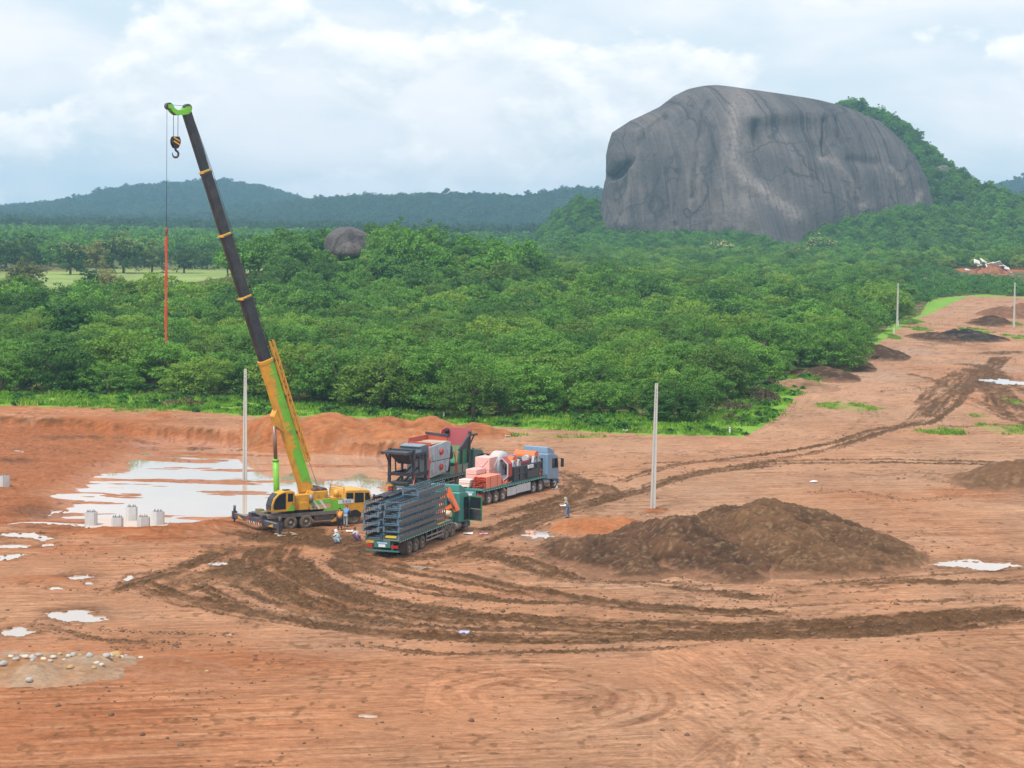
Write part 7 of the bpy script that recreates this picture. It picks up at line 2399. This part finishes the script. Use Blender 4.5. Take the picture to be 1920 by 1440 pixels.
# broken white slabs far right
RZ = hit(1862, 514)
mound('reddish soil under the broken white slabs at the far right', [(RZ.x - 1, RZ.y, 9, 9, 8, 12, 4.2, 1.2)], (0.16, 0.07, 0.035), (0.30, 0.13, 0.07), 0.5, 41, 0.4)
SLW = plain('broken_slab', (0.62, 0.60, 0.57), 0.9, 0, 0.2, 0.8)
for i, (px, py, w, l_, hh, tx, tz) in enumerate(((1832, 494, 3, 2.4, 1.2, 0.9, 0.3), (1845, 492, 5, 2.5, 0.9, 0.7, 0.9), (1858, 497, 5, 2.0, 0.9, 0.5, 2.2), (1870, 496, 4, 2.2, 0.9, 0.8, 2.5), (1880, 502, 4, 2.4, 1.0, 0.4, 1.9), (1872, 508, 3.5, 2, 1.0, 0.2, 0.8), (1863, 511, 4, 1.8, 0.9, 0.3, 0.4), (1850, 502, 3, 2, 1, 1.0, 1.2), (1838, 501, 2.6, 2, 1, 0.5, 2.8), (1888, 505, 2.5, 1.8, 0.9, 0.6, 0.2), (1893, 512, 2.4, 1.6, .8, 0.2, 1.0), (1814, 508, 2.2, 1.6, .9, 0.4, 0.6), (1918, 488, 4, 3, 2.2, 0.3, 0.7))):
    p = at_y(px, py, RZ.y - 3 + (i % 3) * 1.5) if px < 1910 else hit(px, py)
    m_ = MB().box((0, 0, 0), (w, l_, hh * .6), None, (0.86, 0.8))
    o = m_.build('broken_slab', SLW, None, (p.x, p.y, p.z + hh * 0.5), bevel=0.12)
    o.rotation_euler = (tx, tx * 0.4, tz)
    tag(o, 'broken white concrete slab tipped on the rubble pile below the wooded slope' if px < 1910 else 'white concrete block at the far right edge above the rubble', 'slab', 'broken slabs on the far rubble pile' if px < 1910 else None)
# marker stakes
for i, (px, py, hh, lab) in enumerate(((832, 786, 0.7, 'white marker stake in the grass verge left of centre'), (1368, 816, 0.85, 'white marker stake at the corner of the grass verge'), (1676, 625, 1.6, 'white marker stake below the distant pole at the orchard edge'), (1684, 612, 1.2, 'short white post at the foot of the distant pole'))):
    p = on_ground(px, py)
    e = empty('marker_stake', (p.x, p.y, p.z)); tag(e, lab, 'stake')
    MB().box2((-0.09, -0.09, -0.2), (0.09, 0.09, hh)).build('post', WHITE, e, bevel=0.02)
    MB().box2((-0.10, -0.10, hh * .82), (0.10, 0.10, hh * .9)).build('band', STEEL, e)
# litter
LIT = [(1056, 968, 'white scrap of sheet in the worker\'s hands by the wheel tracks'), (878, 1003, 'scrap of white litter in the mud right of the nearest truck'), (906, 1002, 'scrap of pink litter in the mud right of the nearest truck'), (872, 1187, 'blue and white scrap lying in the main wheel tracks'), (1525, 904, 'white scrap on the bare ground beyond the soil mound'), (953, 819, 'white scrap on the ground beyond the far truck'), (655, 999, 'white sack lying between the workers and the crane'), (1173, 809, 'scrap of white litter at the edge of the grass verge'), (1708, 603, 'white scrap on the far track')]
LM = [plain('white_litter', (0.75, 0.74, 0.76), 0.6), plain('pink_litter', (0.75, 0.30, 0.50), 0.6), plain('blue_litter', (0.35, 0.40, 0.75), 0.6)]
for i, (px, py, lab) in enumerate(LIT):
    p = on_ground(px, py)
    w = 0.30 if i != 6 else 0.28
    m_ = MB()
    r_ = random.Random(i)
    vs = [(a_ * w + r_.uniform(-.08, .08), b_ * w * .7 + r_.uniform(-.08, .08), 0.05 + r_.uniform(0, .12)) for b_ in (-1, 0, 1) for a_ in (-1, 0, 1)]
    vs2 = [(x, y, z - 0.05) for x, y, z in vs]
    qs = [(0, 1, 4, 3), (1, 2, 5, 4), (3, 4, 7, 6), (4, 5, 8, 7)]
    rim_ = [0, 1, 2, 5, 8, 7, 6, 3]
    m_.add(vs + vs2, qs + [tuple(9 + k for k in reversed(q)) for q in qs] + [(rim_[k], rim_[(k + 1) % 8], 9 + rim_[(k + 1) % 8], 9 + rim_[k]) for k in range(8)])
    o = m_.build('litter', LM[{2: 1, 3: 2}.get(i, 0)], None, (p.x, p.y, p.z + 0.02 + (0.85 if i == 0 else 0)))
    tag(o, lab, 'litter')
# timber frame on the ground before the crane
p = on_ground(536, 1003)
WF = empty('lumber_square', (p.x, p.y, p.z + 0.03), CA); tag(WF, 'pale timber frame lying in the mud in front of the crane', 'frame')
TM = plain('pale_timber', (0.45, 0.33, 0.24), 0.9)
for (a_, b_) in (((-0.7, -0.5, 0.04), (0.7, -0.5, 0.06)), ((-0.7, 0.5, 0.05), (0.5, 0.5, 0.05)), ((-0.65, -0.45, 0.08), (-0.65, 0.45, 0.08)), ((0.55, -0.45, 0.09), (0.6, 0.45, 0.09))):
    MB().bar(a_, b_, 0.10, 0.06).build('plank', TM, WF)

# ------------------------------------------------------------------ trees of their own kind
def special_tree(px, py, hh, rad, mat, label, seed, Y=None, top=None, topmat=None, name='tree', cat='tree', squash=1.0):
    p = hit(px, py) if Y is None else at_y(px, py, Y)
    z = land1(p.x, p.y)
    e = empty(name, (p.x, p.y, z), seed * 1.3)
    tag(e, label, cat)
    rz = hh * 0.58 * squash
    cl = dome_clumps(900 + seed, rad, rz, hh - rz * 0.95, 110, -0.75, 0.40)
    rr_ = np.random.default_rng(seed).uniform(0.6, 1.15, len(cl)) * rad / 4
    link_mesh('crown', leaf_mesh('crown', [leaves(cl, rr_, 26, 0.10 + 0.055 * rad, 950 + seed)], mat), e)
    link_mesh('trunk', mb_mesh(trunk_mb(hh * 0.8, 0.05 * hh * 0.5 + 0.05, seed, 5, rad * 0.5), 'trunk', BARK), e)
    if topmat:
        k = cl[cl[:, 2] > np.percentile(cl[:, 2], 45)] + np.array([0, -0.2, 0.5])
        link_mesh('blossom', leaf_mesh('blossom', [leaves(k, np.full(len(k), rad / 5), 12, 0.10 + 0.05 * rad, 970 + seed, 0.9)], topmat), e)
    return e


ST = special_tree
ST(132, 668, 9.5, 4.3, LEAF_BRIGHT, 'bright green broadleaf tree taller than the orchard at the left', 1)
ST(572, 600, 8.5, 7.5, LEAF_BRIGHT, 'bright green dome shaped tree left of the boulder on the knoll', 2, 612)
ST(618, 575, 6.0, 3.6, LEAF_YELLOW, 'yellow green tree in front of the boulder on the knoll', 3, 540)
ST(750, 560, 8.0, 5.0, LEAF_WILD, 'dark green tree right of the boulder on the knoll', 4, 600)
ST(803, 630, 6.5, 2.6, LEAF_BRIGHT, 'slender pale green sapling poking above the orchard near the centre', 5)
for i, (px, py, hh, rad, tp) in enumerate(((132, 515, 13, 6.5, 1), (180, 512, 12, 6, 0), (232, 512, 15, 8.0, 1), (285, 512, 12, 6, 0), (345, 512, 11, 5.5, 0), (12, 508, 13, 8, 0), (52, 505, 12, 7, 0), (490, 492, 10, 7, 0), (378, 505, 8, 3.5, 0), (50, 540, 8, 5, 0), (170, 545, 6, 3, 0), (205, 548, 6, 3.5, 0))):
    where = ['leftmost pale topped teak in the field', 'teak between the two pale topped teaks in the field', 'tallest pale topped teak in the field', 'teak left of the red sling in the field', 'teak right of the red sling in the field', 'round tree at the left edge of the far field', 'round tree beside the left edge of the far field', 'broad pale tree behind the boom right of the field', 'thin tree right of the red sling by the field', 'bushy tree at the near left corner of the field', 'small bush before the leftmost teak', 'small bush before the tallest teak'][i]
    ST(px, py, hh, rad, LEAF_TEAK, where, 20 + i, topmat=None, name='teak_tree' if i < 5 else 'field_tree')
    if tp:
        e = [o for o in bpy.data.objects if o.get('label') == where][0]
        k = dome_clumps(900 + 20 + i, rad, hh * .5, hh - hh * .5 * .95, 110, -0.6, 0.40); k = k[k[:, 2] > np.percentile(k[:, 2], 60)] + np.array([0, -.2, .4])
        link_mesh('blossom', leaf_mesh('blossom', [leaves(k, np.full(len(k), rad / 6), 8, 0.3, 977 + i, 0.9)], LEAF_BLOSSOM), e)
for i, (px, py, hh, rad, Y, lab) in enumerate(((1350, 470, 9, 8, 1160, 'tree with cream blossom below the middle of the granite dome'), (1535, 480, 12, 9, 1130, 'tree with the most cream blossom right of the dome foot'), (1496, 500, 8, 7, 1080, 'low tree with cream blossom in front of the dome foot'), (1000, 488, 7, 6, 1150, 'pale blossom tree left of the granite dome'))):
    ST(px, py, hh, rad, LEAF_WILD, lab, 50 + i, Y, topmat=LEAF_BLOSSOM, name='blossom_tree')

# ------------------------------------------------------------------ dry brush, verge and scrub
def brush(px, py, rx, ry, hh, n, label, seed):
    p = on_ground(px, py)
    e = empty('brush_pile', (p.x, p.y, p.z)); tag(e, label, 'brush pile')
    r_ = np.random.default_rng(seed)
    t = r_.uniform(0, 6.28, n); q = np.sqrt(r_.random(n))
    c = np.stack([rx * q * np.cos(t), ry * q * np.sin(t), hh * (1 - q ** 2) * r_.uniform(0.3, 1, n) + 0.1], 1)
    link_mesh('dead_leaves', leaf_mesh('dead_leaves', [leaves(c, r_.uniform(.3, .6, n), 16, 0.14, seed)], LEAF_DEAD), e)
    tw = MB()
    for k in range(n // 2):
        a_ = Vector(c[k]); b_ = a_ + Vector(r_.normal(size=3) * 0.7) + Vector((0, 0, 0.3))
        tw.cyl(a_, b_, 0.03, 0.012, 5)
    tw.build('twigs', BARK, e)


brush(1425, 748, 2.6, 9.0, 1.3, 90, 'pile of dry purple brown brush on the grass corner', 61)
brush(1382, 768, 2.2, 4.0, 0.9, 40, 'smaller dry brush pile left of the larger one on the grass corner', 62)
brush(1448, 728, 1.2, 3.0, 1.5, 24, 'upright tuft of dry brush at the back of the grass corner', 63)
brush(1372, 790, 1.3, 2.0, 0.6, 16, 'lowest patch of dry brush near the white corner stake', 64)
brush(340, 762, 2.6, 3.0, 0.7, 24, 'patch of dry brush at the wood edge above the pond', 65)


def tuft(seed, hh, n, rad, mat, wid=0.05):
    r_ = np.random.default_rng(seed)
    b = np.stack([r_.normal(0, rad, n), r_.normal(0, rad, n), np.zeros(n)], 1)
    d = np.stack([r_.normal(0, .35, n), r_.normal(0, .35, n), np.ones(n)], 1) * (hh * r_.uniform(.5, 1.1, n))[:, None]
    s = np.stack([r_.normal(size=n), r_.normal(size=n), np.zeros(n)], 1); s /= np.linalg.norm(s, axis=1, keepdims=True); s *= wid
    v = np.stack([b - s, b + s, b + d * .6 + s * .8, b + d * .6 - s * .8], 1); v2 = np.stack([b + d * .6 - s * .8, b + d * .6 + s * .8, b + d + s * .1 + d[:, [1, 0, 2]] * np.array([.2, .2, -.1]), b + d - s * .1], 1)
    V = np.concatenate([v.reshape(-1, 3), v2.reshape(-1, 3)])
    me = mesh_np('tuft', V, np.arange(len(V)).reshape(-1, 4), mat)
    a = me.attributes.new('tint', 'FLOAT', 'POINT'); a.data.foreach_set('value', np.tile(np.repeat(r_.random(n), 4), 2).astype(np.float32))
    return me


def weed(seed, hh, mat):
    cl = dome_clumps(seed, hh * 1.1, hh * .7, hh * .4, 16, -0.2, 0.4)
    return leaf_mesh('weed', [leaves(cl, np.full(len(cl), hh * .4), 12, 0.13 + .08 * hh, seed)], mat)


TUFT_C = kit('verge_kit', [tuft(i, 0.26 + 0.05 * i, 34, 0.42, LEAF_HERB, 0.05) for i in range(6)] + [weed(700, 0.45, LEAF_BRIGHT)])
SHRUB_C = kit('scrub_kit', [weed(720 + i, 1.5 + .3 * i, [LEAF_BRIGHT, LEAF_WILD, LEAF_BRIGHT][i % 3]) for i in range(4)])
PATCH_C = kit('patch_kit', [tuft(30 + i, 0.28, 22, 0.3, LEAF_HERB, 0.03) for i in range(3)])
r_ = np.random.default_rng(77)


def strip(n, y0, y1, x0, x1, cond):
    x = r_.uniform(x0, x1, n); y = r_.uniform(y0, y1, n)
    k = cond(x, y)
    return x[k], y[k]


x, y = strip(16000, 228, 330, -75, 70, lambda x, y: poly_inside(x, y, GRASS_POLY) & ~poly_inside(x, y - 5, WOOD_POLY) & (fbm(x / 3, y / 5, 6, 3) > 0.34))
z = np.array([ground_z(float(a), float(b)) for a, b in zip(x, y)])
scatter('grass_verge', np.stack([x, y, z], 1), np.random.default_rng(5).uniform(.55, 1.25, len(x)) * (0.6 + 0.9 * fbm(x / 4, y / 6, 12, 2)), TUFT_C, 'rough green grass and weeds along the edge of the orchard', 'grass', 40)
x, y = strip(5200, 235, 560, -90, 120, lambda x, y: poly_inside(x, y - 5, WOOD_POLY) & ~poly_inside(x, y - 12, WOOD_POLY))
z = land(x, y)
scatter('undergrowth', np.stack([x, y, z], 1), np.random.default_rng(6).uniform(.35, .9, len(x)), SHRUB_C, 'low bushes under the first row of orchard trees', 'undergrowth', 41)
gx, gy = [], []
for (px, py, rx, ry, st) in GRASSY:
    c = at(px, py); aa = rx * c.y / FPX; bb = ry * c.y * c.y / (CAM_H * FPX)
    n = int(aa * bb * 7 * st)
    t = r_.uniform(0, 6.28, n); q = np.sqrt(r_.random(n))
    gx.append(c.x + aa * q * np.cos(t)); gy.append(c.y + bb * q * np.sin(t))
x = np.concatenate(gx); y = np.concatenate(gy)
k = fbm(x / 1.2, y / 4, 66, 3) > 0.47
x, y = x[k], y[k]
z = np.array([ground_z(float(a), float(b)) for a, b in zip(x, y)])
scatter('grass_patches', np.stack([x, y, z], 1), np.random.default_rng(8).uniform(.6, 1.5, len(x)), PATCH_C, 'thin patches of young grass on the bare ground', 'grass', 42)
x, y = strip(9000, 560, 1100, 120, 290, lambda x, y: poly_inside(x, y, WOOD_POLY) & ~rubble_zone(x, y))
z = land(x, y)
u, v = to_px(x, y, z)
k = (u > 1640) & (v > 506) & ~((u > 1790) & (v < 524)) & (fbm(x / 9, y / 20, 44, 3) > 0.36)
scatter('scrub', np.stack([x[k], y[k], z[k]], 1), np.random.default_rng(9).uniform(.4, 1.2, int(k.sum())), SHRUB_C, 'bright green scrub at the end of the dirt track', 'scrub', 43)
# loose clods thrown up along the ruts and round the heaps
CLODM = plain('clod_soil', (0.150, 0.080, 0.042), 0.95, 0, 0.4, 6.0)
CLOD_C = kit('clod_kit', [lump_mesh('clod', 300 + i, 1.0, 0.85, 0.7, 0.16, CLODM, 8, True, False) for i in range(4)])
cx, cy = [], []
for k, (pts, w, st, twin) in enumerate(TRACKS):
    if twin or st < 0.5: continue
    L = smooth_line(pts)
    n = int(len(L) * 9 * st)
    j = r_.integers(0, len(L) - 1, n); t = r_.random(n)
    P_ = L[j] * (1 - t)[:, None] + L[j + 1] * t[:, None]
    d_ = L[j + 1] - L[j]; d_ = d_ / (np.linalg.norm(d_, axis=1, keepdims=True) + 1e-9)
    o_ = r_.normal(0, w * 0.5, n)
    cx.append(P_[:, 0] - d_[:, 1] * o_); cy.append(P_[:, 1] + d_[:, 0] * o_)
for (px, py, ra, rb, n) in ((1440, 1020, 11, 15, 420), (1240, 1035, 10, 13, 420), (300, 1010, 6, 9, 160), (330, 1256, 5, 6, 120), (1900, 905, 8, 10, 120)):
    c = at(px, py); t = r_.uniform(0, 6.28, n); q = r_.uniform(0.8, 1.3, n)
    cx.append(c.x + ra * q * np.cos(t)); cy.append(c.y + rb * q * np.sin(t))
n = 700
u = r_.uniform(0, 1920, n); v = r_.uniform(820, 1440, n)
P_ = [at(float(a), float(b)) for a, b in zip(u, v)]
cx.append(np.array([p.x for p in P_])); cy.append(np.array([p.y for p in P_]))
x = np.concatenate(cx); y = np.concatenate(cy)
k = (y > 90) & (y < 400)
x, y = x[k], y[k]
z = np.array([ground_z(float(a), float(b)) for a, b in zip(x, y)])
k = z > -1.2
scatter('clods', np.stack([x, y, z + 0.01], 1)[k], np.random.default_rng(15).gamma(1.6, 0.028, int(k.sum())) + 0.02, CLOD_C, 'loose clods of brown earth scattered along the ruts', 'clods', 44)
HAZE.hide_viewport = False
